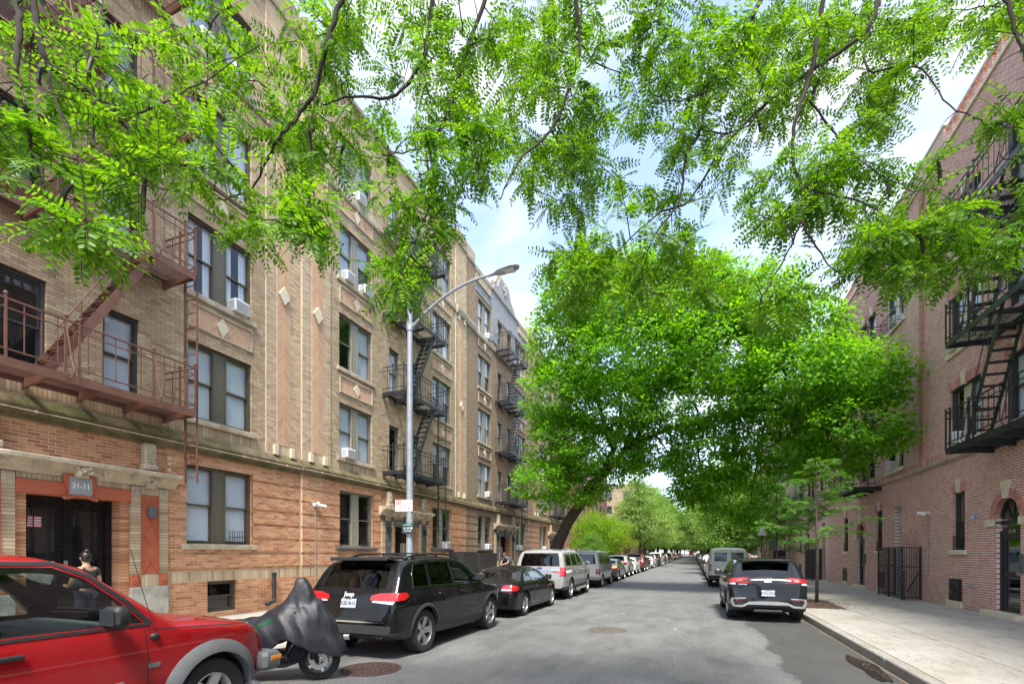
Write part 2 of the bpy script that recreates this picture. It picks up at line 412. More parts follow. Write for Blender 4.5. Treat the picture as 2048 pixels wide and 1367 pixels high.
# damp gutter puddle
M_WET = mat('wet asphalt', (0.02, 0.018, 0.015), 0.08, var=0.2)
pp = [(2.50 + 0.15 * math.cos(a) * (1 + .2 * math.sin(3 * a + 1) + .1 * math.sin(7 * a)), 8.9 + 0.95 * math.sin(a) * (1 + .1 * math.sin(5 * a)), 0.008) for a in [i * PI / 24 for i in range(48)]]
MB().add(pp, [tuple(range(48))]).build('puddle', M_WET, kind='structure')
M_DIRT = mat('gutter grit', (0.13, 0.10, 0.07), 0.95, var=0.5, scale=18)
for sgn, x in ((1, XR), (-1, XL)):
    es = [(x - sgn * 0.012, -8 + 70 * i / 80, 0.0065) for i in range(81)]
    es2 = [(x - sgn * (0.07 + 0.05 * rng.random()), -8 + 70 * i / 80, 0.0065) for i in range(81)]
    MB().add(es + es2, [(i, i + 1, 82 + i, 81 + i) for i in range(80)]).build('gutter', M_DIRT, kind='structure')

def sidewalk(name, x0, x1, cols_, y0, y1, pit=None):
    root = sheet(name, x0, x1, y0, y1, 0.135, M_KERB)
    meshes = {}
    for ci in range(len(cols_) - 1):
        a, b = cols_[ci], cols_[ci + 1]
        mb = MB(); w = b - a - 0.014; mb.bevbox(-w / 2, w / 2, -0.743, 0.743, -0.03, 0.012, 0.008)
        meshes[ci] = mb.mesh('paving_slab', M_CONC)
    y = y0; 
    while y + 1.5 <= min(y1, 62):
        for ci in range(len(cols_) - 1):
            a, b = cols_[ci], cols_[ci + 1]
            if pit and a < pit[1] and b > pit[0] and y + 1.45 > pit[2] and y < pit[3] - .05: continue
            o = put('paving_slab', meshes[ci], root, ((a + b) / 2, y + 0.75, 0.138 + rng.uniform(-.0015, .0015)), (rng.uniform(-.0012, .0012), rng.uniform(-.001, .001), 0))
        y += 1.5
    if y < y1:
        sheet('far_pavement', x0, x1, y, y1, 0.15, M_CONC, root)
    return root
PIT = (2.93, 4.2, 16.5, 19.5)
swr = sidewalk('sidewalk_right', 2.93, WR, [2.93, 4.2, 5.75, WR - .005], -6, 520, PIT)
swl = sidewalk('sidewalk_left', WL, -6.78, [WL + .005, -9.9, -8.35, -6.78], -6, 520, (-8.35, -6.78, 23.9, 26.95))
for nm, a, b in (('kerb_right', XR, 2.925), ('kerb_left', -6.775, XL)):
    kr = bpy.data.objects.new(nm, None); col.objects.link(kr); kr['kind'] = 'structure'
    mb = MB(); mb.bevbox(a, b, 0.004, 2.996, -0.05, 0.152, 0.018)
    me = mb.mesh('kerb_stone', M_KERB)
    for i in range(26): put('kerb_stone', me, kr, (rng.uniform(-.003, .003), -6 + 3 * i, rng.uniform(-.002, .002)))
    MB().box(a, b, 72, 520, -0.05, 0.152).build('far_kerb', M_KERB, kr)

# mulch bed in the tree pit
def mulch(x0, x1, y0, y1, name='mulch_bed'):
    n = 26; V = []; 
    for j in range(n + 1):
        for i in range(n + 1):
            fx, fy = i / n, j / n; e = min(fx, 1 - fx, fy, 1 - fy)
            V.append((x0 + (x1 - x0) * fx, y0 + (y1 - y0) * fy, 0.135 + 0.07 * min(1, e * 5) * (0.6 + 0.4 * rng.random())))
    Fc = [(j * (n + 1) + i, j * (n + 1) + i + 1, (j + 1) * (n + 1) + i + 1, (j + 1) * (n + 1) + i) for j in range(n) for i in range(n)]
    mb = MB().add(V, Fc)
    for _ in range(900):
        x = rng.gauss((x0 + x1) / 2, (x1 - x0) * .42); y = rng.gauss((y0 + y1) / 2, (y1 - y0) * .36)
        inside = x0 < x < x1 and y0 < y < y1
        if x < x0 or x > x1 + .5 or y < y0 - .4 or y > y1 + .4: continue
        z = 0.185 if inside else 0.158
        a = rng.uniform(0, PI); l = rng.uniform(.015, .04)
        mb.bar((x, y, z), (x + math.cos(a) * l, y + math.sin(a) * l, z + rng.uniform(0, .015)), .01, .006)
    return mb.build(name, M_MULCH, kind='stuff')
mulch(*PIT)
mulch(-8.35, -6.78, 23.9, 26.95)

# manholes
def manhole(x, y, r, label, m):
    root = empty('manhole_cover', label, 'manhole cover', (x, y, 0.0))
    MB().lathe([(r + .06, 0.0), (r + .06, 0.009), (r + .012, 0.011), (r + .012, 0.0)], 40).build('rim', m, root)
    mb = MB().lathe([(r, 0.0), (r, 0.010), (0.0001, 0.011)], 40)
    for k in range(1, 5):
        rr = r * k / 5
        for j in range(int(6 * k)):
            t = 2 * PI * j / int(6 * k); mb.box(rr * math.cos(t) - .022, rr * math.cos(t) + .022, rr * math.sin(t) - .022, rr * math.sin(t) + .022, .009, .017)
    mb.build('lid', m, root)
manhole(-4.62, 6.15, 0.40, 'rusty brown iron manhole cover beside the wheel of the covered scooter', M_IRONR)
manhole(-1.86, 11.2, 0.38, 'pale worn manhole cover alone in the middle of the open road', mat('worn iron', (0.13, 0.115, 0.10), 0.75, 0.1, var=0.3, scale=12))
# small litter on the asphalt
M_LIT = mat('litter paper', (0.75, 0.74, 0.7), 0.8)
mb = MB()
for _ in range(22):
    x = rng.uniform(-4.2, 2.5); y = 6 + 30 * rng.random() ** 1.3; a = rng.uniform(0, PI); s_ = rng.uniform(.01, .035)
    mb.box(x - s_, x + s_, y - s_ * .6, y + s_ * .6, .005, .009)
mb.build('litter', M_LIT, kind='stuff')

# fallen leaf bits and grit along the kerbs and on the slabs
lb_ = MB()
for _ in range(420):
    if rng.random() < .6: x = XR - abs(rng.gauss(0, .16)) - .03; z = .009
    elif rng.random() < .5: x = rng.uniform(2.95, 7.3); z = .154
    else: x = XL + abs(rng.gauss(0, .2)) + .03; z = .009
    y = 4 + 34 * rng.random() ** 1.2; a = rng.uniform(0, PI); s_ = rng.uniform(.012, .03)
    lb_.bar((x, y, z), (x + math.cos(a) * s_, y + math.sin(a) * s_, z + .003), s_ * .5, .002)
lb_.build('fallen_leaves', mat('dry leaf bits', (.16, .13, .05), .9, var=.6, scale=4), kind='stuff')
# ================================================================== masonry
CH_ = 1 / 15.0                    # course height
def sn(z): return round(z / CH_) * CH_
BUFF = [(0.45, 0.34, 0.21), (0.53, 0.415, 0.27), (0.38, 0.28, 0.17), (0.60, 0.48, 0.32), (0.42, 0.32, 0.21), (0.49, 0.36, 0.22), (0.30, 0.215, 0.135)]
ORNG = [(0.50, 0.235, 0.11), (0.58, 0.295, 0.145), (0.41, 0.175, 0.08), (0.62, 0.35, 0.19), (0.47, 0.215, 0.105), (0.33, 0.135, 0.07), (0.55, 0.265, 0.125)]
PINK = [(0.58, 0.35, 0.21), (0.64, 0.41, 0.26), (0.52, 0.30, 0.18), (0.61, 0.38, 0.24)]
REDB = [(0.51, 0.235, 0.185), (0.57, 0.285, 0.225), (0.45, 0.20, 0.155), (0.53, 0.25, 0.195), (0.39, 0.165, 0.135), (0.59, 0.31, 0.25)]
M_BUFF = brick_mat('buff brick', BUFF); M_ORNG = brick_mat('orange brick', ORNG, 0.25); M_PINK = brick_mat('pink brick', PINK, 0.15)
M_REDB = brick_mat('red brick', REDB, 0.2)
M_MORTO = mat('orange wall mortar', (0.66, 0.52, 0.38), 0.95, var=0.2, scale=3)
M_MORT = mat('buff mortar', (0.20, 0.15, 0.10), 0.95, var=0.25, scale=3)
M_MORTR = mat('pale mortar', (0.84, 0.75, 0.69), 0.95, var=0.18, scale=3)
M_FARBUFF = brick_tex_mat('far buff masonry', (0.48, 0.37, 0.23), (0.40, 0.30, 0.19), (0.20, 0.15, 0.10))
M_FARORNG = brick_tex_mat('far orange masonry', (0.50, 0.26, 0.14), (0.40, 0.19, 0.10), (0.25, 0.17, 0.11))
M_BROWN = brick_tex_mat('brown masonry with pale headers', (0.155, 0.09, 0.05), (0.22, 0.13, 0.075), (0.22, 0.16, 0.11), headers=(0.62, 0.49, 0.32))
M_FARRED = brick_tex_mat('far red masonry', (0.58, 0.31, 0.25), (0.50, 0.25, 0.20), (0.74, 0.64, 0.58), bw=0.22, bh=CH_, ms=0.014)
M_DEEPRED = brick_tex_mat('far dark red masonry', (0.30, 0.07, 0.04), (0.22, 0.05, 0.035), (0.3, 0.2, 0.17))
def stone_mat(name, base, moss=False):
    m, t, b = _nodes(name)
    pos = t.nodes.new('ShaderNodeNewGeometry'); f = noise(t, 3.5, 7, 0.65, vec=pos.outputs['Position']); g = noise(t, 28, 5, 0.7, vec=pos.outputs['Position'])
    c = lerp_ramp(t, f, [(0.3, tuple(x * 0.62 for x in base)), (0.55, base), (0.75, tuple(min(1, x * 1.2) for x in base))])
    c = mixc(t, 0.3, c, lerp_ramp(t, g, [(0.3, (0.3,) * 3), (0.7, (0.75,) * 3)]), 'OVERLAY')
    if moss:
        mo = lerp_ramp(t, noise(t, 1.6, 6, 0.7, vec=pos.outputs['Position']), [(0.42, (0.0,) * 3), (0.60, (0.9,) * 3)])
        c = mixc(t, mo, c, lerp_ramp(t, g, [(0.3, (0.035, 0.04, 0.008)), (0.6, (0.10, 0.105, 0.022)), (0.75, (0.16, 0.12, 0.06))]))
    t.links.new(c, b.inputs['Base Color']); b.inputs['Roughness'].default_value = 0.9
    bump(t, b, g, 0.5, 0.01)
    return m
M_STONE = stone_mat('weathered limestone', (0.48, 0.41, 0.30)); M_MOSS = stone_mat('mossy stone', (0.20, 0.155, 0.09), True)
M_CREAM = mat('cream terracotta', (0.66, 0.58, 0.43), 0.6, var=0.14, scale=9, bmp=0.1)
M_DKSTONE = mat('grey painted stone', (0.10, 0.10, 0.10), 0.75, var=0.25)
M_GRANITE = stone_mat('speckled granite', (0.40, 0.38, 0.33))
M_REDPAINT = mat('brick red paint', (0.42, 0.105, 0.05), 0.6, var=0.1, scale=3)
M_SLATE = None
# metal and windows
M_OLIVE = mat('olive brown window paint', (0.085, 0.072, 0.05), 0.45, var=0.12)
M_TAUPE = mat('taupe panel paint', (0.125, 0.112, 0.085), 0.5, var=0.08)
M_GREYFR = mat('grey green window paint', (0.155, 0.155, 0.13), 0.5, var=0.1)
M_DARKFR = mat('charcoal window paint', (0.045, 0.045, 0.045), 0.4, var=0.1)
M_BLIND = mat('white blinds', (0.86, 0.88, 0.92), 0.6, var=0.03)
M_CURT = mat('white net curtain', (0.72, 0.74, 0.76), 0.8, var=0.06, scale=14)
M_ROOM = mat('dim interior', (0.05, 0.047, 0.045), 0.9, var=0.3, scale=2)  # dark tone stands in for the dimness behind windows and doors
M_PANE = glass_mat('window glass', (0.90, 0.95, 0.97))
M_WHITEPL = mat('white plastic', (0.74, 0.75, 0.74), 0.4, var=0.05)
M_LAMPBOX = mat('dark grey lamp box', (.10, .105, .11), .5, var=.1)
M_GRILLE = mat('grey grille', (0.35, 0.37, 0.39), 0.5, var=0.1, scale=30)
M_BROWNFE = mat('red brown iron paint', (0.150, 0.068, 0.045), 0.55, var=0.18, scale=5, bmp=0.1)
M_BLACKFE = mat('black iron paint', (0.022, 0.023, 0.026), 0.45, var=0.3, scale=5, bmp=0.1)
M_GALV = mat('galvanised steel', (0.34, 0.37, 0.40), 0.5, 0.4, var=0.12, scale=8)
M_SLATE = brick_tex_mat('grey slates', (0.30, 0.31, 0.32), (0.38, 0.39, 0.40), (0.18, 0.18, 0.19), bw=0.28, bh=0.16, ms=0.012)
M_PARGE = mat('roof felt', (0.08, 0.08, 0.08), 0.9)

def cut_intervals(segs, holes):
    for h0, h1 in holes:
        out = []
        for a, b in segs:
            if b <= h0 or a >= h1: out.append((a, b))
            else:
                if a < h0: out.append((a, h0))
                if b > h1: out.append((h1, b))
        segs = out
    return segs
def lay_bricks(u0, u1, z0, z1, holes, L_=0.205, J=0.011, depth=0.02, projf=None, jamb=0.2, seed=0, soldier=(), dep_jit=0.001, hj=None, jamb_holes=None, breaks=()):
    """running bond; holes (u0,u1,z0,z1) are openings; soldier: z ranges of upright bricks. returns boxes, full flags"""
    r = np.random.default_rng(seed); B = []; full = []
    hj = J if hj is None else hj
    n0, n1 = int(round(z0 / CH_)), int(round(z1 / CH_))
    soldier = [(sn(a), sn(b)) for a, b in soldier]; rv = r.uniform(-1, 1, 400000); ri = 0
    k = n0
    while k < n1:
        za = k * CH_; sold = None
        for s0, s1 in soldier:
            if s0 - 1e-4 <= za < s1 - 1e-4: sold = (s0, s1)
        if sold:
            zb = sold[1]; L = 0.075; off = 0; kn = int(round(zb / CH_))
        else: zb = za + CH_; L = L_ + J; off = (k % 2) * L / 2; kn = k + 1
        hs = [(h[0], h[1]) for h in holes if h[2] < zb - 1e-3 and h[3] > za + 1e-3]
        hs_j = hs
        hb = [(x_ - 1e-6, x_ + 1e-6) for x_, q0, q1 in breaks if q0 <= za < q1]
        for a, b in cut_intervals([(u0, u1)], hs + hb):
            x = math.floor((a - off) / L) * L + off; carry = 0.0
            while x < b - 1e-4:
                p, q = max(x, a), min(x + L, b); x += L
                if q - p < 0.05:
                    if p == a and x < b - .05: carry = q - p; continue
                    if B and abs(B[-1][1] + J / 2 - p) < 1e-3: B[-1] = (B[-1][0], q, *B[-1][2:]); full[-1] = False
                    continue
                p -= carry; carry = 0.0
                ja = any(abs(p - h[1]) < 1e-3 for h in hs_j); jb = any(abs(q - h[0]) < 1e-3 for h in hs_j)
                if jamb_holes is not None and (ja or jb): ja = ja and any(abs(p - h[1]) < 1e-3 for h in jamb_holes); jb = jb and any(abs(q - h[0]) < 1e-3 for h in jamb_holes)
                d = jamb if (ja or jb) else depth
                pr = (projf(0.5 * (p + q), 0.5 * (za + zb)) if projf else 0.0) + .0022 + rv[ri] * .0009
                B.append((p + (0 if ja else J / 2), q - (0 if jb else J / 2), -pr, d, za + hj / 2, zb - hj / 2))
                ri += 1; full.append((q - p) > L - 0.002 and not sold and not ja and not jb)
        k = kn
    return B, full
def wall_mesh(name, u0, u1, z0, z1, holes, m, y=0.0015, reveal=0.24, edge=0.004, mi=None):
    us = sorted({u0, u1} | {h[0] for h in holes} | {h[1] for h in holes}); zs = sorted({z0, z1} | {h[2] for h in holes} | {h[3] for h in holes})
    us = [u for u in us if u0 - 1e-6 <= u <= u1 + 1e-6]; zs = [z for z in zs if z0 - 1e-6 <= z <= z1 + 1e-6]
    mb = MB()
    for i in range(len(us) - 1):
        for j in range(len(zs) - 1):
            uc, zc = (us[i] + us[i + 1]) / 2, (zs[j] + zs[j + 1]) / 2
            if any(h[0] < uc < h[1] and h[2] < zc < h[3] for h in holes): continue
            mb.add([(us[i], y, zs[j]), (us[i + 1], y, zs[j]), (us[i + 1], y, zs[j + 1]), (us[i], y, zs[j + 1])], [(0, 1, 2, 3)])
    for h in holes:
        a, b, c, d = h[0] - edge, h[1] + edge, h[2] - edge, h[3] + edge
        mb.add([(a, y, c), (a, y + reveal, c), (a, y + reveal, d), (a, y, d)], [(0, 1, 2, 3)]); mb.add([(b, y, c), (b, y + reveal, c), (b, y + reveal, d), (b, y, d)], [(3, 2, 1, 0)])
        mb.add([(a, y, d), (a, y + reveal, d), (b, y + reveal, d), (b, y, d)], [(0, 1, 2, 3)]); mb.add([(a, y, c), (a, y + reveal, c), (b, y + reveal, c), (b, y, c)], [(3, 2, 1, 0)])
    return mb.mesh(name, m)
def herring(u0, u1, z0, z1, cw=0.16, bh=0.062, y=-0.004, j=0.012):
    """chevron columns of slanting bricks clipped to the panel -> MB"""
    mb = MB(); n = max(1, round((u1 - u0) / cw)); cw = (u1 - u0) / n
    for c in range(n):
        a, b = u0 + c * cw, u0 + (c + 1) * cw; s = cw * (1 if c % 2 == 0 else -1)
        z = z0 - cw
        while z < z1 + cw:
            yy = y + rng.uniform(-.002, .002)
            # parallelogram: left edge z..z+bh, right edge z+s..z+s+bh, clipped
            p = [(a + j / 2, z), (b - j / 2, z + s), (b - j / 2, z + s + bh), (a + j / 2, z + bh)]
            for lim, sg in ((z0, 1), (z1, -1)):
                q = []
                for i in range(len(p)):
                    A, B_ = p[i], p[(i + 1) % len(p)]; da, db = (A[1] - lim) * sg, (B_[1] - lim) * sg
                    if da >= 0: q.append(A)
                    if (da > 0) != (db > 0) and abs(da - db) > 1e-9: t = da / (da - db); q.append((A[0] + (B_[0] - A[0]) * t, A[1] + (B_[1] - A[1]) * t))
                p = q
                if len(p) < 3: break
            if len(p) >= 3 and max(v for _, v in p) - min(v for _, v in p) > .01: mb.prism(p, yy, 0.03)
            z += bh + j
    return mb

# ---- window: part 'window' (its frame), sub-parts pane, mullion, blind, sill ...; built once per size and shared
WCACHE = {}
def window(parent, u, z0, z1, w, style='double', frame=None, panel=None, cover=('blind', 'blind'), sill='stone', depth=0.10, guard=None, cov=1.0, arch=False, label=None):
    frame = frame or M_OLIVE; panel = panel or M_TAUPE
    h = z1 - z0; key = (round(w, 3), round(h, 3), style, frame.name, panel.name)
    if key not in WCACHE:
        f = MB(); panes = []; mul = MB(); t = 0.055
        f.box(-w / 2, -w / 2 + t, depth - .03, depth + .09, 0, h); f.box(w / 2 - t, w / 2, depth - .03, depth + .09, 0, h)
        f.box(-w / 2 + t, w / 2 - t, depth - .03, depth + .09, h - t, h); f.box(-w / 2 + t, w / 2 - t, depth - .03, depth + .09, 0, t * .8)
        mw = 0.30 if style == 'double' else 0
        if style == 'double':
            mul.box(-mw / 2, mw / 2, depth - .012, depth + .08, t * .8, h - t)
            mul.box(-mw / 2 - .03, -mw / 2, depth - .03, depth + .08, t * .8, h - t); mul.box(mw / 2, mw / 2 + .03, depth - .03, depth + .08, t * .8, h - t)
            spans = [(-w / 2 + t, -mw / 2 - .03), (mw / 2 + .03, w / 2 - t)]
        else: spans = [(-w / 2 + t, w / 2 - t)]
        s = 0.038
        for a, b in spans:
            hm = h * 0.5
            for (c, d, yy) in ((t * .8, hm + .02, depth + .045), (hm - .02, h - t, depth + .01)):
                f.box(a, a + s, yy, yy + .033, c, d); f.box(b - s, b, yy, yy + .033, c, d)
                f.box(a + s, b - s, yy, yy + .033, c, c + s); f.box(a + s, b - s, yy, yy + .033, d - s, d)
                pane = MB(); panes.append(pane); pane.add([(a + s, yy + .015, c + s), (b - s, yy + .015, c + s), (b - s, yy + .015, d - s), (a + s, yy + .015, d - s)], [(0, 1, 2, 3)])
        WCACHE[key] = (f.mesh('window', frame), [q.mesh('pane', M_PANE) for q in panes], mul.mesh('mullion', panel) if mul.v else None, spans)
    fm, pm, mm, spans = WCACHE[key]
    wo = put('window', fm, parent, (u, 0, z0), label=label)
    for q in pm: put('pane', q, wo)
    if mm: put('mullion', mm, wo)
    for i, (a, b) in enumerate(spans):
        cv = cover[i % len(cover)]
        if not cv: continue
        cvk = ('cov', round(b - a, 3), round(h, 3), cv, round(cov, 2))
        if cvk not in WCACHE:
            m = MB(); yb = depth + .085; top = h - .05; bot = h - .05 - (h - .1) * (cov if cv != 'half' else .5)
            if cv in ('blind', 'half'):
                n = int((top - bot) / .035)
                for k in range(n): zz = bot + k * .035; m.add([(-(b - a) / 2, yb, zz), ((b - a) / 2, yb, zz), ((b - a) / 2, yb + .012, zz + .034), (-(b - a) / 2, yb + .012, zz + .034)], [(0, 1, 2, 3)])
            else:
                n = 18; lo = bot
                rr = random.Random(int(h * 100))
                for k in range(n):
                    x0 = -(b - a) / 2 + (b - a) * k / n; x1 = -(b - a) / 2 + (b - a) * (k + 1) / n
                    if cv == 'drape' and 5 < k < 12: continue
                    y0_, y1_ = yb + (.03 if k % 2 else 0), yb + (0 if k % 2 else .03)
                    m.add([(x0, y0_, lo), (x1, y1_, lo), (x1, y1_, top), (x0, y0_, top)], [(0, 1, 2, 3)])
            WCACHE[cvk] = m.mesh('blind' if cv in ('blind', 'half') else 'curtain', M_BLIND if cv in ('blind', 'half') else M_CURT)
        put('blind' if cv in ('blind', 'half') else 'curtain', WCACHE[cvk], wo, ((a + b) / 2, 0, 0))
    if sill:
        sk = ('sill', round(w, 3), sill)
        if sk not in WCACHE:
            m = MB(); m.bevbox(-w / 2 - .12, w / 2 + .12, -.07, .10, -.14, -.005, .012)
            if sill == 'dark2': m.bevbox(-w / 2 - .2, w / 2 + .2, -.12, .0, -.10, -.012, .012)
            WCACHE[sk] = m.mesh('sill', {'stone': M_STONE, 'dark': M_DKSTONE, 'dark2': M_DKSTONE, 'cream': M_CREAM}[sill])
        put('sill', WCACHE[sk], wo)
    if guard:
        a, b, gh = guard
        m = MB()
        for k in range(7): x = a + (b - a) * k / 6; m.bar((x, -.03 + depth * .3, 0.0), (x, -.03 + depth * .3, gh), .012)
        for zz in (.1 * gh, .55 * gh, .97 * gh): m.bar((a - .02, depth * .3 - .03, zz), (b + .02, depth * .3 - .03, zz), .014)
        m.build('window_guard', M_BLACKFE, wo)
    return wo
# ---- air conditioner, a thing of its own in its window
ACM = {}
def air_conditioner(bld, u, z, label, w=0.5, group='window air conditioners along the street'):
    if 'b' not in ACM:
        b = MB().bevbox(-.25, .25, -.26, .16, 0, .36, .018)
        g = MB()
        for k in range(9): g.box(-.21, .21, -.268, -.258, .04 + k * .032, .055 + k * .032)
        sidem = MB()
        for s in (-1, 1):
            for k in range(8): sidem.box(s * .2495 if s > 0 else -.254, .254 if s > 0 else -.2495, -.2, .0, .05 + k * .034, .062 + k * .034)
        br = MB().bar((-.15, .1, -.005), (-.15, -.2, -.02), .03, .02).bar((.15, .1, -.005), (.15, -.2, -.02), .03, .02)
        sp = MB().box(-.44, -.25, .1, .12, .0, .38).box(.25, .30, .1, .12, .0, .38)
        ACM.update(b=b.mesh('casing', M_WHITEPL), g=g.mesh('grille', M_GRILLE), s=sidem.mesh('side_vent', M_GRILLE), r=br.mesh('bracket', M_WHITEPL), p=sp.mesh('side_panel', M_WHITEPL))
    M = bld.matrix_world if False else Matrix.Translation(bld.location) @ Euler(bld.rotation_euler).to_matrix().to_4x4()
    loc = M @ Vector((u, 0.05, z + 0.01))
    o = empty('air_conditioner', label, 'air conditioner', loc, bld.rotation_euler[2], group)
    o.scale = (.88, .88, .88)
    for n, k in (('casing', 'b'), ('grille', 'g'), ('side_vent', 's'), ('bracket', 'r'), ('side_panel', 'p')): put(n, ACM[k], o)
    return o

# ================================================================== fire escape (thing) > platform > slat ; railing > baluster ; stair > tread ; ladder > rung
def fire_escape(loc, rz, label, m, u0, u1, levels, proj=0.98, stair=(-0.75, 1.15), flip=False, ladder_u=None, detail=True, drop=3.4, ladder_top=None, balls=True, group='fire escapes on the street fronts', gap=None):
    root = empty('fire_escape', label, 'fire escape', loc, rz, group)
    W = u1 - u0; slat = MB().box(0, 1, -.011, .011, -.018, .0).mesh('slat', m)
    bal = MB().bar((0, 0, .10), (0, 0, .95), .014).mesh('baluster', m)
    post = MB().bar((0, 0, -.05), (0, 0, 1.0), .032); post.ball((0, 0, 1.03), .035, n=8); post = post.mesh('post', m)
    sgn = -1 if flip else 1
    for li, z in enumerate(levels):
        last = li == len(levels) - 1
        pf = MB()
        pf.box(u0, u1, -proj - .012, -proj + .012, z - .15, z + .0); pf.box(u0, u0 + .02, -proj + .012, -.06, z - .15, z); pf.box(u1 - .02, u1, -proj + .012, -.06, z - .15, z)
        pf.box(u0 + .02, u1 - .02, -.085, -.06, z - .12, z)
        nb = max(2, int(W / .8))
        for k in range(nb + 1):
            x = u0 + .04 + (W - .08) * k / nb
            if k in (0, nb): pass
            pf.add([(x - .025, 0, z - .20), (x + .025, 0, z - .20), (x + .025, -proj + .02, z - .09), (x - .025, -proj + .02, z - .09),
                    (x - .025, 0, z - .02), (x + .025, 0, z - .02), (x + .025, -proj + .02, z - .02), (x - .025, -proj + .02, z - .02)],
                   [(0, 1, 2, 3), (7, 6, 5, 4), (0, 3, 7, 4), (1, 5, 6, 2), (3, 2, 6, 7)])
        P = pf.build('platform', m, root)
        # slats run along the wall; the stair well is left open above each flight
        hole = None
        if li > 0:
            a, b = (stair[1] - .75, stair[1] + .1) if not flip else (stair[0] - .1, stair[0] + .75)
            hole = (a, b)
        ns = 14; stuffm = MB()
        for k in range(ns):
            y = -.10 - (proj - .14) * k / (ns - 1)
            segs = [(u0 + .02, u1 - .02)]
            if hole and -proj + .08 < y < -proj + .60: segs = cut_intervals(segs, [hole])
            for a, b in segs:
                if detail: put('slat', slat, P, (a, y, z), scale=(b - a, 1, 1))
                else: stuffm.box(a, b, y - .012, y + .012, z - .018, z)
        if not detail: stuffm.build('slats', m, P, kind='stuff')
        # railing
        rl = MB()
        for zz, w in ((.95, .028), (.80, .022), (.13, .022)):
            rl.bar((u0, -proj, z + zz), (u1, -proj, z + zz), w); rl.bar((u0, -.02, z + zz), (u0, -proj, z + zz), w); rl.bar((u1, -.02, z + zz), (u1, -proj, z + zz), w)
        for x in (u0 + W * .30, u0 + W * .74):     # curved outside braces
            rl.tube([(x, -proj - .02, z + .86), (x + .03, -proj - .10, z + .3), (x + .05, -proj - .17, z + .02), (x + .05, -proj - .12, z - .06), (x + .03, -proj - .01, z - .08)], .013, 6)
        RL = rl.build('railing', m, root)
        for x, y in ((u0, -proj), (u1, -proj), (u0, -proj * .5), (u1, -proj * .5), (u0 + .22, -proj), (u1 - .22, -proj), (u0 + W * .3, -proj), (u0 + W * .36, -proj), (u0 + W * .74, -proj)):
            put('post', post, RL, (x, y, z))
        nbal = int(W / .215); bm_ = MB()
        for k in range(1, nbal):
            x = u0 + W * k / nbal
            if detail: put('baluster', bal, RL, (x, -proj, z))
            else: bm_.bar((x, -proj, z + .1), (x, -proj, z + .95), .014)
        for s in (u0, u1):
            for k in range(1, 4):
                if detail: put('baluster', bal, RL, (s, -proj * k / 4, z))
                else: bm_.bar((s, -proj * k / 4, z + .1), (s, -proj * k / 4, z + .95), .014)
        if bm_.v: bm_.build('balusters', m, RL, kind='stuff')
        # flight up to the next level
        if not last:
            z2 = levels[li + 1]; a, b = (stair[0], stair[1]) if not flip else (stair[1], stair[0])
            st = MB(); ya, yb = -proj + .12, -proj + .56
            for y in (ya, yb):
                st.bar((a, y, z + .02), (b, y, z2 + .02), .012, .15)
            # hand rails on rods
            for y in (ya - .02,):
                st.tube([(a + .1 * sgn, y, z + .75), (b - .15 * sgn, y, z2 + .55)], .012, 6)
                for tt in (.25, .62): st.bar((a + (b - a) * tt, y + .01, z + (z2 - z) * tt), (a + (b - a) * (tt + .02) , y, z + (z2 - z) * tt + .66), .012)
            S = st.build('stair', m, root)
            nt_ = int(round((z2 - z) / .235))
            tr = MB()
            for q in range(3): tr.box(-.10 + q * .075, -.05 + q * .075, ya, yb, -.012, 0)
            tr.box(-.10, .10, ya - .004, ya + .01, -.03, .002).box(-.10, .10, yb - .01, yb + .004, -.03, .002)
            trm = tr.mesh('tread', m)
            for q in range(1, nt_):
                t = q / nt_; put('tread', trm, S, (a + (b - a) * t, 0, z + (z2 - z) * t + .02))
    if ladder_u is not None:
        top = ladder_top or levels[1] + .2; ld = MB(); x0, x1 = ladder_u, ladder_u
        ya, yb = -proj + .05, -proj + .42
        for y in (ya, yb): ld.bar((ladder_u, y, drop), (ladder_u, y, top), .03, .03)
        ld.bar((ladder_u - .0, -.55, drop + .55), (ladder_u, -.55, top), .045)
        for zz in (drop + .55, levels[0] - .7, levels[0] + 1.9): ld.bar((ladder_u, -.56, zz), (ladder_u, ya, zz), .03)
        LD = ld.build('ladder', m, root)
        rg = MB().bar((0, ya, 0), (0, yb, 0), .016).mesh('rung', m)
        zz = drop + .12
        while zz < top: put('rung', rg, LD, (ladder_u, 0, zz)); zz += .31
    return root
# ================================================================== west side apartment houses
BW = 11.5; HW = BW / 2
def img_xy(P):
    dx, dy, dz = P[0], P[1], P[2] - CAMZ
    u = dx * math.cos(YAW) + dy * math.sin(YAW); d = -dx * math.sin(YAW) + dy * math.cos(YAW)
    if d < .1: return None
    return 1024 + F * u / d, 1106 - F * dz / d, d
def rosette(mb, u, z, r, y=-.02, mi=0):
    for k in range(8):
        a = k * PI / 4; mb.ball((u + math.cos(a) * r * .55, y, z + math.sin(a) * r * .55), r * .30, mi, 6, (1, .5, 1))
    mb.ball((u, y - .012, z), r * .28, mi, 6)
def cornice(mb, u0, u1, prof, mi=0):
    """prof: (outward, z)"""
    n = len(prof); vs = [(u0, -o, z) for o, z in prof] + [(u1, -o, z) for o, z in prof]
    mb.add(vs, [tuple(range(n - 1, -1, -1)), tuple(range(n, 2 * n))] + [(i, (i + 1) % n, n + (i + 1) % n, n + i) for i in range(n)], mi)
def scroll(mb, u, z, s, y):
    for sg in (-1, 1):
        pts = []; 
        for k in range(16):
            a = k / 15 * 3.6 * PI / 2; r = s * (1 - k / 19)
            pts.append((u + sg * (s * 1.0 - r * math.cos(a) * .8), y, z + r * math.sin(a) * .8))
        mb.tube(pts, [s * .24 * (1 - k / 28) for k in range(16)], 6)
    mb.ball((u, y - .02, z - s * .6), s * .4, 0, 8)
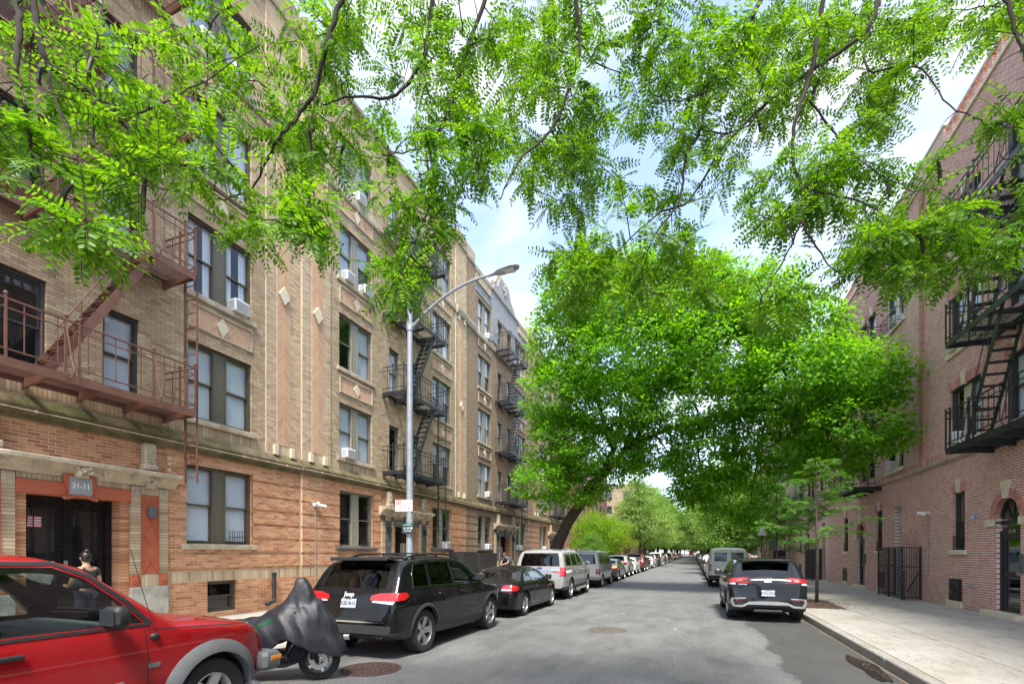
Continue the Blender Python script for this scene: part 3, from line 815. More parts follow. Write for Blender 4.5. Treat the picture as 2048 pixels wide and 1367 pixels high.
def entrance(b, style):
    dark = style == 'dark'
    E = empty('entrance', parent=b)
    pa = M_DKSTONE if dark else M_REDPAINT
    st = MB()
    for s in (-1, 1):
        st.bevbox(min(s * .94, s * 1.74), max(s * .94, s * 1.74), -.10, .0, .13, 1.03, .015)
    st.build('granite_base', M_GRANITE, E)
    st = MB()
    cornice(st, -1.88, 1.88, [(0, 3.24), (.10, 3.24), (.12, 3.29), (.17, 3.33), (.24, 3.42), (.30, 3.455), (.36, 3.47), (.36, 3.535), (.31, 3.56), (0, 3.60)])
    for x in (-.75, .35, .9): st.box(x - .012, x + .012, -.3, -.2, 3.3, 3.45)
    st.build('cornice', M_STONE, E)
    for s in (-1, 1):
        f = MB(); f.bevbox(s * 1.3 - .15, s * 1.3 + .15, -.22, 0, 3.6, 3.72, .02); f.bevbox(s * 1.3 - .12, s * 1.3 + .12, -.17, 0, 3.72, 4.18, .02)
        for r_ in range(5):
            for c_ in range(4): f.ball((s * 1.3 - .085 + c_ * .057, -.175, 3.80 + r_ * .062), .028, 0, 6, (1, .6, 1))
        f.build('finial', M_STONE, E)
        c = MB(); scroll(c, s * 1.3, 3.36, .085, -.27); c.bevbox(s * 1.3 - .09, s * 1.3 + .09, -.22, -.05, 3.2, 3.34, .02); c.build('console', M_STONE, E)
    k = MB()
    for _ in range(16): k.ball((rng.uniform(-.12, .12), -.27 - rng.uniform(0, .05), 3.36 + rng.uniform(-.07, .07)), rng.uniform(.03, .045), 0, 7)
    k.bevbox(-.11, .11, -.24, -.08, 3.24, 3.42, .02); k.build('keystone', M_STONE, E)
    bt = []
    for s in (-1, 1):
        for a, bb in ((.95, 1.14), (1.53, 1.73)):
            a0, a1 = (a, bb) if s > 0 else (-bb, -a)
            z = 1.31
            while z < 3.02: bt.append((a0, a1, -.081 - rng.uniform(0, .003), .0, z + .005, z + .061)); z += .0667
            t = MB(); t.bevbox(a0, a1, -.09, 0, 3.03, 3.22, .008); rosette(t, (a0 + a1) / 2, 3.125, .085, -.095); t.build('rosette_tile', M_DKSTONE if dark else M_STONE, E)
            t = MB(); t.bevbox(a0, a1, -.09, 0, 1.04, 1.30, .008); rosette(t, (a0 + a1) / 2, 1.17, .09, -.095); t.build('rosette_tile', pa, E)
        a0, a1 = (1.15, 1.52) if s > 0 else (-1.52, -1.15)
        for q in range(5): bt.append((a0 + q * .074 + .004, a0 + (q + 1) * .074 - .004, -.082, 0, 1.04, 1.30))
        for q in range(5): bt.append((a0 + q * .074 + .004, a0 + (q + 1) * .074 - .004, -.082, 0, 3.06, 3.23))
        p = MB(); p.box(a0, a1, -.084, 0, 1.31, 3.05); uc = (a0 + a1) / 2
        def dia(zc, hh, half=0):
            P4 = [(uc, zc + hh), (a1 - .02, zc), (uc, zc - hh), (a0 + .02, zc)]
            for i in range(4):
                if half == 1 and i in (0, 3): continue
                if half == -1 and i in (1, 2): continue
                A, B_ = P4[i], P4[(i + 1) % 4]; p.bar((A[0], -.09, A[1]), (B_[0], -.09, B_[1]), .03, .022, up=(0, 1, 0))
        dia(2.22, .27); dia(3.02, .27, 1); dia(1.35, .27, -1)
        for x in (a0 + .008, a1 - .008): p.box(x - .01, x + .01, -.10, -.05, 1.31, 3.05)
        p.build('painted_panel', pa, E)
        l = MB().bevbox(uc - .07, uc + .07, -.21, -.08, 2.56, 2.80, .012); l.box(uc - .05, uc + .05, -.185, -.07, 2.55, 2.56); l.build('wall_lamp', M_LAMPBOX if not dark else M_BLACKFE, E)
    for q in range(25): bt.append((-.935 + q * .0748 + .004, -.935 + (q + 1) * .0748 - .004, -.06 - rng.uniform(0, .004), 0, 3.13, 3.235))
    tb_ = MB()
    for s in (-1, 1):
        tb_.box(min(s * .955, s * 1.725), max(s * .955, s * 1.725), -.079, .0, 1.03, 3.2); tb_.box(min(s * .78, s * .935), max(s * .78, s * .935), -.014, .398, .14, 2.868)
    tb_.box(-.93, .93, -.054, 0, 3.125, 3.24); tb_.build('trim_backing', M_MORT, E, kind='stuff')
    put('trim_bricks', boxes_mesh('trim_bricks', bt, M_BUFF), E, kind='stuff')
    MB().box(-1.74, 1.74, -.05, .0, .13, 3.24).build('trim_backing', M_MORT, E) if False else None
    l = MB(); l.bevbox(-.945, .945, -.10, .3, 2.87, 3.12, .01); l.build('lintel', pa, E)
    s_ = MB(); s_.prism([(-.27, 3.30), (-.27, 3.17), (-.21, 3.02), (-.19, 2.88), (0, 2.83), (.19, 2.88), (.21, 3.02), (.27, 3.17), (.27, 3.30), (.12, 3.34), (-.12, 3.34)], -.15, -.1)
    for k in range(11): s_.ball((-.26 + k * .052, -.155, 2.86 - .03 * math.cos(k * .6)), .035, 0, 6)
    s_.build('shield', pa, E)
    if not dark:
        pl = MB().box(-.185, .185, -.165, -.15, 2.90, 3.25)
        for x in (-.155, 0, .155):
            for z in (2.925, 3.225): pl.ball((x, -.167, z), .012, 0, 6)
        P = pl.build('number_plate', mat('grey plaque', (0.33, 0.34, 0.35), .45, .2, .05), E)
        tm = text_mesh('31-11', .155, mat('white lettering', (.85, .85, .85), .5, var=0))
        put('numerals', tm, P, (0, -.167, 3.075), (PI / 2, 0, 0), (.85, 1, 1))
    else:
        tm = text_mesh('31-17', .13, mat('grey lettering', (.42, .42, .42), .5, var=0))
        put('numerals', tm, E, (-.62, -.105, 2.995), (PI / 2, 0, 0))
    # jambs of the doorway: bricks laid round the recess
    jb = []
    for s in (-1, 1):
        z = .15
        while z < 2.85:
            a0, a1 = (.775, .94) if s > 0 else (-.94, -.775)
            jb.append((a0 - (.003 if s > 0 else 0), a1 + (.003 if s < 0 else 0), -.017 - rng.uniform(0, .002), .40, z + .005, z + .061)); z += .0667
    put('jamb_bricks', boxes_mesh('jamb_bricks', jb, M_ORNG), E, kind='stuff')
    return E
def front_door(b, style):
    black = mat('black door iron', (0.012, 0.012, 0.013), .3, .3, .1)
    D = MB(); y = .36
    D.box(-.775, -.70, y - .06, y + .06, .15, 2.87); D.box(.66, .775, y - .10, y + .06, .15, 2.87); D.box(-.70, .66, y - .08, y + .06, 2.74, 2.87); D.box(-.70, .66, y - .04, y + .04, .15, .22)
    D.box(-.06, .02, y - .05, y + .05, .22, 2.74)
    for a, c in ((-.70, -.06), (.02, .66)):
        D.box(a, a + .10, y - .03, y + .03, .22, 2.74); D.box(c - .10, c, y - .03, y + .03, .22, 2.74); D.box(a + .1, c - .1, y - .03, y + .03, 2.62, 2.74); D.box(a + .1, c - .1, y - .03, y + .03, .22, .55)
        D.box(a + .1, c - .1, y - .025, y + .025, 1.36, 1.42)
        for x in (a + .19, c - .19): D.box(x - .006, x + .006, y - .045, y - .03, .55, 2.62)
        for s in (-1, 1):
            cx = (a + c) / 2 + s * .12
            for k in range(3):
                pts = [(cx + s * .09 * math.cos(t) * (1 - t / 9), y - .05, 1.55 + k * .08 + .09 * math.sin(t) * (1 - t / 9)) for t in [j * .5 for j in range(12)]]
                D.tube(pts, .007, 5)
    O = D.build('door', black, b)
    g = MB()
    for a, c in ((-.60, -.16), (.12, .56)): g.box(a, c, y - .003, y + .003, .55, 2.62)
    g.build('door_glass', M_PANE, O)
    MB().box(-.02, .0, y - .07, y - .05, 1.4, 1.6).bevbox(-.045, .02, y - .062, y - .05, 1.40, 1.62, .004).build('lock_plate', mat('steel', (.5, .5, .48), .35, .8, .1), O)
    if style == 'red':
        fl = MB(); W_, H_ = .22, .22
        for k in range(9): fl.box(-.60, -.60 + W_, y - .010, y - .006, 2.26 + k * H_ / 9, 2.26 + (k + 1) * H_ / 9, 0 if k % 2 == 0 else 1)
        fl.box(-.60, -.60 + .02, y - .012, y - .01, 2.36, 2.48, 2)
        fl.build('flag_sticker', [mat('flag red', (.45, .03, .06), .5, var=0), mat('flag white', (.8, .8, .8), .5, var=0), mat('flag blue', (.03, .04, .2), .5, var=0)], O)
        Sg = MB().box(-.61, -.21, y - .075, y - .068, 1.49, 1.61).build('notice', mat('notice white', (.8, .8, .8), .5, var=0), O)
        put('lettering', text_mesh('NO HAND TRUCKS', .042, mat('black lettering', (.02, .02, .02), .6, var=0), bold=True), Sg, (-.41, y - .076, 1.55), (PI / 2, 0, 0), (.98, 1.4, 1))
    else:
        MB().box(.12, .56, y - .02, y - .006, .6, 2.2).build('door_panel', mat('beige panel', (.45, .40, .30), .7), O)
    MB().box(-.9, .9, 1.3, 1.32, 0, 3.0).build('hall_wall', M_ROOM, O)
    MB().bevbox(-.80, .80, -.34, .5, .10, .19, .015).build('door_step', M_GRANITE, b)
    return O

FL = [5.067, 8.133, 11.2, 14.333]; FH = 1.867
def left_house(yc, kind, label, x=WL, covers=None, real=True, fe_mat=None, seed=0):
    b = empty('apartment_building', label, 'building', (x, yc, 0), PI / 2, group='terraced apartment houses across the street front')
    rr = random.Random(seed)
    door = (-.775, .775, .133, 2.867)
    gw = [(-4.05, -2.2, 2.0, 3.933), (2.2, 4.05, 2.0, 3.933)]
    bs = [(2.75, 3.6, .267, 1.067), (-3.6, -2.75, .267, 1.067)]
    up = []
    for z in FL:
        for s in (-1, 1):
            up.append((min(s * 2.25, s * 4.05), max(s * 2.25, s * 4.05), z, z + FH))
            up.append((min(s * .46, s * 1.16), max(s * .46, s * 1.16), z, z + FH - .067))
    holes = [door] + gw + bs + up
    TOP = 17.6
    if kind == 'brown': wm, wg = M_BROWN, M_BROWN
    elif real: wm, wg = M_MORT, M_MORTO
    else: wm, wg = M_FARBUFF, M_FARORNG
    put('wall', wall_mesh('wall', -HW, HW, 4.2, TOP, [h for h in holes if h[2] > 4], wm), b)
    put('wall', wall_mesh('wall', -HW, HW, 0, 4.2, [h for h in holes if h[2] < 4], wg), b)
    bd = MB(); bd.box(-HW, -HW + .25, .012, 13, 0, TOP - .01).box(HW - .25, HW, .012, 13, 0, TOP - .01).box(-HW + .25, HW - .25, 12.7, 13, 0, TOP - .3).box(-HW + .25, HW - .25, .25, 12.7, TOP - .8, TOP - .6)
    bd.build('body', M_FARBUFF if kind != 'brown' else M_BROWN, b)
    MB().box(-HW + .26, HW - .26, .95, 1.0, .1, TOP - .82).build('dark_room_panel', M_ROOM, b)  # added dark sheet behind the panes; the room shade is its colour
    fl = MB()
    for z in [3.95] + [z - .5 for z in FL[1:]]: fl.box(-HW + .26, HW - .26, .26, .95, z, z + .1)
    fl.build('floor_slab', M_ROOM, b)
    # ---------------- bricks
    def pj(u, z):
        k = int(z / CH_ + 1e-6)
        if z < 4.2:
            if abs(u) > 1.75 and 1.34 < z < 4.1: return .0 if k % 6 == 2 else .028
            return .0
        a = abs(u)
        if a > 4.5: return .035 if not (5.0 > HW) else 0
        return 0.0
    panels = []
    for z in FL[1:]:
        for s in (-1, 1): panels.append((min(s * 2.25, s * 4.05), max(s * 2.25, s * 4.05), sn(z - .867), sn(z - .267)))
    strips = [(min(s * 4.86, s * 5.36), max(s * 4.86, s * 5.36), 4.933, 14.0) for s in (-1, 1)]
    if real:
        sur = (-1.74, 1.74, 0, 3.6)
        Bs, full = lay_bricks(-HW, HW, .133, TOP, holes + [sur, (-HW, HW, 4.2, 4.6), (-HW, HW, 14.0, 14.267)] + panels + strips, projf=pj, seed=seed, jamb_holes=holes, breaks=[(x_, 4.2, 99) for x_ in (-4.5, 4.5)],
                              soldier=((1.067, 1.333), (4.667, 4.933), (13.733, 14.0), (16.4, 16.667)))
        Bs = np.array(Bs); full = np.array(full)
        zc = Bs[:, 4:].mean(1); uc = Bs[:, :2].mean(1)
        isor = (zc < 4.2) & ~((zc > 1.067) & (zc < 1.333))
        bk_ = MB()
        for s in (-1, 1): bk_.box(min(s * 4.5, s * (HW - .002)), max(s * 4.5, s * (HW - .002)), -.0356, .004, 4.64, TOP - .01)
        for k6 in range(20, 62):
            if k6 % 6 == 2: continue
            if not (1.34 < (k6 + .5) * CH_ < 4.1): continue
            hz = [(h[0], h[1]) for h in holes if h[2] < (k6 + 1) * CH_ - 1e-3 and h[3] > k6 * CH_ + 1e-3] + [(-1.75, 1.75)]
            for a_, c_ in cut_intervals([(-HW + .002, HW - .002)], hz): bk_.box(a_, c_, -.0289, .004, k6 * CH_ + .001, (k6 + 1) * CH_ - .001)
        bk_.build('brick_backing', M_MORTO, b, kind='stuff')
        # 300 nearest full bricks in view are objects of their own
        sc_ = []
        for i in np.nonzero(full)[0]:
            im = img_xy((x, yc + uc[i], zc[i]))
            if im is None or not (5 < im[0] < 2040 and 330 < im[1] < 1128): continue
            sc_.append((im[2], i))
        sc_.sort(); pick = [i for _, i in sc_[:300]]
        sel = np.zeros(len(Bs), bool); sel[pick] = True
        for nm, mask, m in (('brickwork', isor & ~sel, M_ORNG), ('brickwork', ~isor & ~sel, M_BUFF)):
            put(nm, boxes_mesh(nm, Bs[mask], m), b, kind='stuff')
        if pick:
            w = .205; hh = CH_ - .011
            one = {}
            for nm, m in ((True, M_ORNG), (False, M_BUFF)): one[nm] = MB().bevbox(-w / 2, w / 2, 0, .03, -hh / 2, hh / 2, .003).mesh('brick', m)
            for i in pick: put('brick', one[bool(isor[i])], b, (uc[i], Bs[i, 2], zc[i]))
    else:
        # rustication bands as geometry over the far material
        rb = MB(); z = 1.4
        while z < 4.0:
            for a, c in ((-HW, -4.15), (-2.1, -1.78), (1.78, 2.1), (4.15, HW)): rb.box(a + .02, c - .02, -.028, .0, z, min(z + .333, 4.17))
            z += .4
        rb.build('rusticated_band', wg, b, kind='stuff')
        for s in (-1, 1): MB().box(min(s * 4.5, s * HW), max(s * 4.5, s * HW), -.055, .0, 4.62, TOP).build('pier', wm, b)
    # herringbone strips, panels, diamonds
    if real or kind == 'buff':
        for s_ in strips:
            (herring(s_[0] + .01, s_[1] - .01, s_[2], s_[3], .24, .062, y=-.046, j=.020) if real else MB().box(s_[0], s_[1], -.07, -.05, s_[2], s_[3])).build('herringbone_strip', M_PINK if real else M_FARORNG, b, kind='stuff' if real else None)
            if real: MB().box(s_[0] + .005, s_[1] - .005, -.0405, .0, s_[2], s_[3]).build('strip_mortar', M_MORTO, b)
            zz = 9.35; uc_ = (s_[0] + s_[1]) / 2
            MB().prism([(uc_ - .2, zz), (uc_, zz - .27), (uc_ + .2, zz), (uc_, zz + .27)], -.105, -.04).build('diamond', M_CREAM, b)
            for uu in (s_[0] - .06, s_[1] + .06): MB().bevbox(uu - .075, uu + .075, -.12, 0, 4.62, 4.90, .01).build('plinth_block', M_CREAM, b); MB().bevbox(uu - .075, uu + .075, -.12, 0, 13.7, 13.98, .01).build('plinth_block', M_CREAM, b)
    for p in panels:
        fr = MB(); t = .045
        fr.box(p[0] + .005, p[1] - .005, -.045, .01, p[3] - t, p[3] - .004).box(p[0] + .005, p[1] - .005, -.045, .01, p[2] + .004, p[2] + t).box(p[0] + .005, p[0] + t, -.045, .01, p[2] + t, p[3] - t).box(p[1] - t, p[1] - .005, -.045, .01, p[2] + t, p[3] - t)
        if real: fr.box(p[0] + t, p[1] - t, -.0025, .01, p[2] + t, p[3] - t, 1)
        P = fr.build('spandrel_panel', [M_STONE, M_MORTO], b)
        if real: herring(p[0] + t, p[1] - t, p[2] + t, p[3] - t, .26, .062, y=-.006, j=.018).build('herringbone', M_PINK, P, kind='stuff')
        elif kind == 'buff': MB().box(p[0] + t, p[1] - t, -.005, .01, p[2] + t, p[3] - t).build('herringbone', M_FARORNG, P)
        uc_, zc_ = (p[0] + p[1]) / 2, (p[2] + p[3]) / 2
        MB().prism([(uc_ - .17, zc_), (uc_, zc_ - .25), (uc_ + .17, zc_), (uc_, zc_ + .25)], -.045, .01).build('diamond', M_CREAM, P)
    # belt course and upper band
    bc = MB(); cornice(bc, -HW + .002, HW - .002, [(0, 4.2), (.05, 4.2), (.05, 4.27), (.09, 4.28), (.13, 4.36), (.16, 4.40), (.16, 4.44), (.03, 4.63), (0, 4.64)])
    bc.build('belt_course', M_MOSS, b)
    gp = MB(); gp.tube([(-HW, -.185, 4.34), (HW, -.185, 4.34)], .014, 6)
    for k in range(8): gp.ball((-HW + .7 + k * 1.45, -.19, 4.34), .03, 0, 6)
    gp.build('conduit', M_STONE, b)
    ub = MB(); cornice(ub, -HW + .002, HW - .002, [(0, 14.0), (.07, 14.0), (.09, 14.08), (.09, 14.2), (.02, 14.28), (0, 14.28)])
    for s in (-1, 1): cornice(ub, min(s * 4.5, s * 5.74), max(s * 4.5, s * 5.74), [(0, 13.96), (.13, 13.96), (.17, 14.06), (.20, 14.2), (.2, 14.3), (.06, 14.42), (0, 14.42)])
    ub.build('band_course', M_STONE, b)
    cp = MB(); cornice(cp, -HW, HW, [(-.3, TOP), (.1, TOP), (.12, TOP + .1), (-.3, TOP + .16)]); cp.build('coping', M_STONE, b)
    # crenels
    for s in (-1, 1):
        MB().bevbox(min(s * 4.6, s * 5.7), max(s * 4.6, s * 5.7), -.08, .3, TOP + .14, TOP + .75, .03).build('parapet_block', M_STONE if kind == 'brown' else M_FARBUFF, b)
    if kind == 'brown':
        # slated false mansard with shaped gable, and balustraded side pieces
        g = MB(); pr = [(-4.55, 15.2), (-4.55, 17.62), (-2.2, 17.62), (-1.9, 18.0), (-1.2, 18.35), (-.75, 19.1), (.75, 19.1), (1.2, 18.35), (1.9, 18.0), (2.2, 17.62), (4.55, 17.62), (4.55, 15.2), (2.15, 15.2), (2.15, 16.5), (.0, 15.6), (-2.15, 16.5), (-2.15, 15.2)]
        tri = [(-4.5, 16.45, -2.15, 17.6), (2.15, 16.45, 4.5, 17.6), (-2.15, 14.6 + .0, -1.25, 17.6), (1.25, 14.6, 2.15, 17.6), (-1.25, 16.25, 1.25, 17.6)]
        for a, z0_, c, z1_ in tri: g.box(a, c, -.03, .0, z0_, z1_)
        g.prism([(-2.15, 17.6), (2.15, 17.6), (1.7, 18.1), (1.15, 18.3), (.75, 19.0), (-.75, 19.0), (-1.15, 18.3), (-1.7, 18.1)], -.03, .28)
        g.build('slate_facing', M_SLATE, b)
        e = MB(); pl = [(-2.25, 17.65), (-1.75, 18.15), (-1.2, 18.35), (-.8, 19.08), (.8, 19.08), (1.2, 18.35), (1.75, 18.15), (2.25, 17.65)]
        for i in range(len(pl) - 1): e.bar((pl[i][0], .12, pl[i][1]), (pl[i + 1][0], .12, pl[i + 1][1]), .42, .09, up=(0, 1, 0))
        for zz in (18.3, 18.55, 18.8): e.ball((0, -.05, zz), .16, 0, 8, (1, .4, .9))
        for s in (-1, 1): e.ball((s * .25, -.05, 18.55), .14, 0, 8, (1, .4, 1))
        e.build('gable_coping', M_STONE, b)
        q = MB()
        for s in (-1, 1):
            for k in range(9): q.box(s * (2.5 + k * .24) - .06, s * (2.5 + k * .24) + .06, -.09, -.03, 17.05, 17.5)
            q.box(min(s * 2.35, s * 4.6), max(s * 2.35, s * 4.6), -.11, -.03, 16.95, 17.05).box(min(s * 2.35, s * 4.6), max(s * 2.35, s * 4.6), -.11, -.03, 17.5, 17.6)
        q.build('parapet_balusters', M_STONE, b)
    # windows
    fr = {'a': M_OLIVE, 'b': M_GREYFR, 'brown': M_GREYFR, 'c': M_GREYFR}[covers or 'b']; pn = {'a': M_TAUPE}.get(covers, mat('pale mullion paint', (0.27, 0.255, 0.21), .5, var=.08))
    opts = [('blind', 'blind'), ('curtain', 'curtain'), ('blind', 'half'), ('half', 'curtain'), ('drape', 'drape'), (None, 'blind'), ('half', 'half')]
    for i, h in enumerate(gw):
        if covers == 'a': cv, gd = ('blind', 'blind'), (.25, .70, .36) if i == 1 else None
        else: cv, gd = rr.choice([(None, None), ('half', None)]), (.22, .68, .3) if i == 0 else None
        window(b, (h[0] + h[1]) / 2, h[2], h[3], h[1] - h[0], 'double', fr, pn, cv, 'stone' if covers == 'a' else 'dark2', guard=gd)
    for h in bs: window(b, (h[0] + h[1]) / 2, h[2], h[3], h[1] - h[0], 'single', fr, pn, (None,), None, depth=.12)
    for j, h in enumerate(up):
        wide = h[1] - h[0] > 1
        if wide:
            cv = rr.choice(opts)
            if covers == 'a': cv = [('blind', 'blind'), ('drape', 'drape'), ('curtain', 'curtain'), ('blind', 'blind')][j // 4]
            window(b, (h[0] + h[1]) / 2, h[2], h[3], h[1] - h[0], 'double', fr, pn, cv, 'stone')
        else:
            cv = rr.choice([('blind',), (None,), ('curtain',)])
            if covers == 'a': cv = ('blind',) if h[0] > 0 else (None,)
            window(b, (h[0] + h[1]) / 2, h[2], h[3], h[1] - h[0], 'single', fr if covers != 'a' else M_DARKFR, pn, cv, None if j < 4 else 'stone')
    # spandrels of the first storey front wall keep plain
    entrance(b, 'red' if covers == 'a' else 'dark')
    front_door(b, 'red' if covers == 'a' else 'dark')
    return b
Y1, Y2, Y3, Y4 = 5.9, 17.4, 28.9, 40.4
LB1 = left_house(Y1, 'buff', 'buff and orange brick apartment house with red door surround numbered 31-11', covers='a', seed=1)
LB2 = left_house(Y2, 'buff', 'buff and orange brick apartment house with black iron balconies behind the street lamp', x=WL + .09, covers='b', seed=2)
LB3 = left_house(Y3, 'brown', 'dark brown brick apartment house with pale headers and grey slate gable', x=WL + .02, covers='brown', real=False, seed=3)
LB4 = left_house(Y4, 'buff', 'buff apartment house half hidden behind the leaning tree trunk', x=WL + .06, covers='c', real=False, seed=4)
FE1 = fire_escape((WL, Y1, 0), PI / 2, 'red brown painted iron fire escape over the red doorway', M_BROWNFE, -1.68, 1.72, [4.95, 8.0, 11.1, 14.2], ladder_u=1.80, stair=(-.85, .95), drop=3.35)
FE2 = fire_escape((WL + .09, Y2, 0), PI / 2, 'black iron fire escape just behind the street lamp pole', M_BLACKFE, -1.62, 1.72, [4.95, 8.0, 11.1, 14.2], ladder_u=1.80, stair=(-.75, .95), drop=2.2)
FE3 = fire_escape((WL + .02, Y3, 0), PI / 2, 'black iron fire escape on the dark brown house with slates', M_BLACKFE, -1.62, 1.72, [4.95, 8.0, 11.1, 14.2], ladder_u=1.80, stair=(-.75, .95), drop=3.2, detail=False)
FE4 = fire_escape((WL + .06, Y4, 0), PI / 2, 'far black iron fire escape partly behind the big leaning tree', M_BLACKFE, -1.62, 1.72, [4.95, 8.0, 11.1, 14.2], ladder_u=None, stair=(-.75, .95), detail=False)
AC = air_conditioner
AC(LB1, 3.62, FL[1], 'white air conditioner above the lowest cream diamond beside the red brown fire escape')
AC(LB1, 3.62, FL[3], 'white air conditioner high up among the leaves in the house with the red doorway')
AC(LB1, 2.70, FL[3], 'white air conditioner beside another, high in the house with the red doorway')
AC(LB2, -3.62, FL[0], 'white air conditioner in the lowest wide window left of the lamp pole')
AC(LB2, -3.62, FL[2], 'white air conditioner in the left sash of the third floor window with two units')
AC(LB2, -2.68, FL[2], 'white air conditioner in the right sash of the third floor window with two units')
AC(LB2, -3.0, FL[3], 'white air conditioner in the top floor window of the house behind the lamp')
AC(LB2, 3.5, 2.0, 'white air conditioner in the ground floor window under the hanging ladder')
AC(LB2, 2.7, FL[1], 'white air conditioner just past the black balcony of the house behind the lamp')
AC(LB3, -2.7, FL[0], 'white air conditioner in the lowest upper window of the dark brown house')
AC(LB3, -2.7, 2.0, 'white air conditioner in the ground floor window left of the brown house doorway')
AC(LB3, 2.9, 2.0, 'white air conditioner in the ground floor window right of the brown house doorway')
AC(LB3, -2.7, FL[3], 'white air conditioner under the slate facing of the brown house')
AC(LB4, -2.8, 2.0, 'white air conditioner beside the leaning tree trunk')
AC(LB4, -2.8, FL[3], 'white air conditioner on the top floor of the house beyond the slate gable')
# drain pipe at the wall
dp = MB(); dp.tube([(0, -.10, 1.20), (0, -.10, .50), (-.03, -.12, .40), (-.16, -.14, .36), (-.24, -.14, .36)], .055, 10); dp.ball((-.27, -.14, .35), .075); dp.lathe([(.07, 1.14), (.07, 1.22)], 10, M=Matrix.Translation((0, -.10, 0)))
tag(dp.build('drain_pipe', M_BLACKFE, None, (WL, 10.62, 0), (0, 0, PI / 2), smooth=True, angle=40), 'short black bent pipe on the orange wall behind the covered scooter', 'pipe')
# security camera on conduit
def security_camera(loc, rz, label, z0, z1):
    o = empty('security_camera', label, 'camera', loc, rz, 'security cameras on the walls')
    MB().tube([(0, -.04, z0), (0, -.04, z1)], .014, 6).build('conduit', M_GALV, o)
    c = MB(); c.bevbox(-.09, .09, -.10, 0, z1, z1 + .11, .01); c.tube([(-.02, -.08, z1 + .05), (-.12, -.28, z1 + .09)], [.045, .05], 10); c.tube([(.06, -.08, z1 + .06), (.26, -.24, z1 + .02)], [.05, .055], 10)
    c.build('housing', M_WHITEPL, o, smooth=True, angle=40)
security_camera((WL + .09, 12.2, 0), PI / 2, 'white twin security camera on a thin conduit on the orange wall', .5, 3.25)
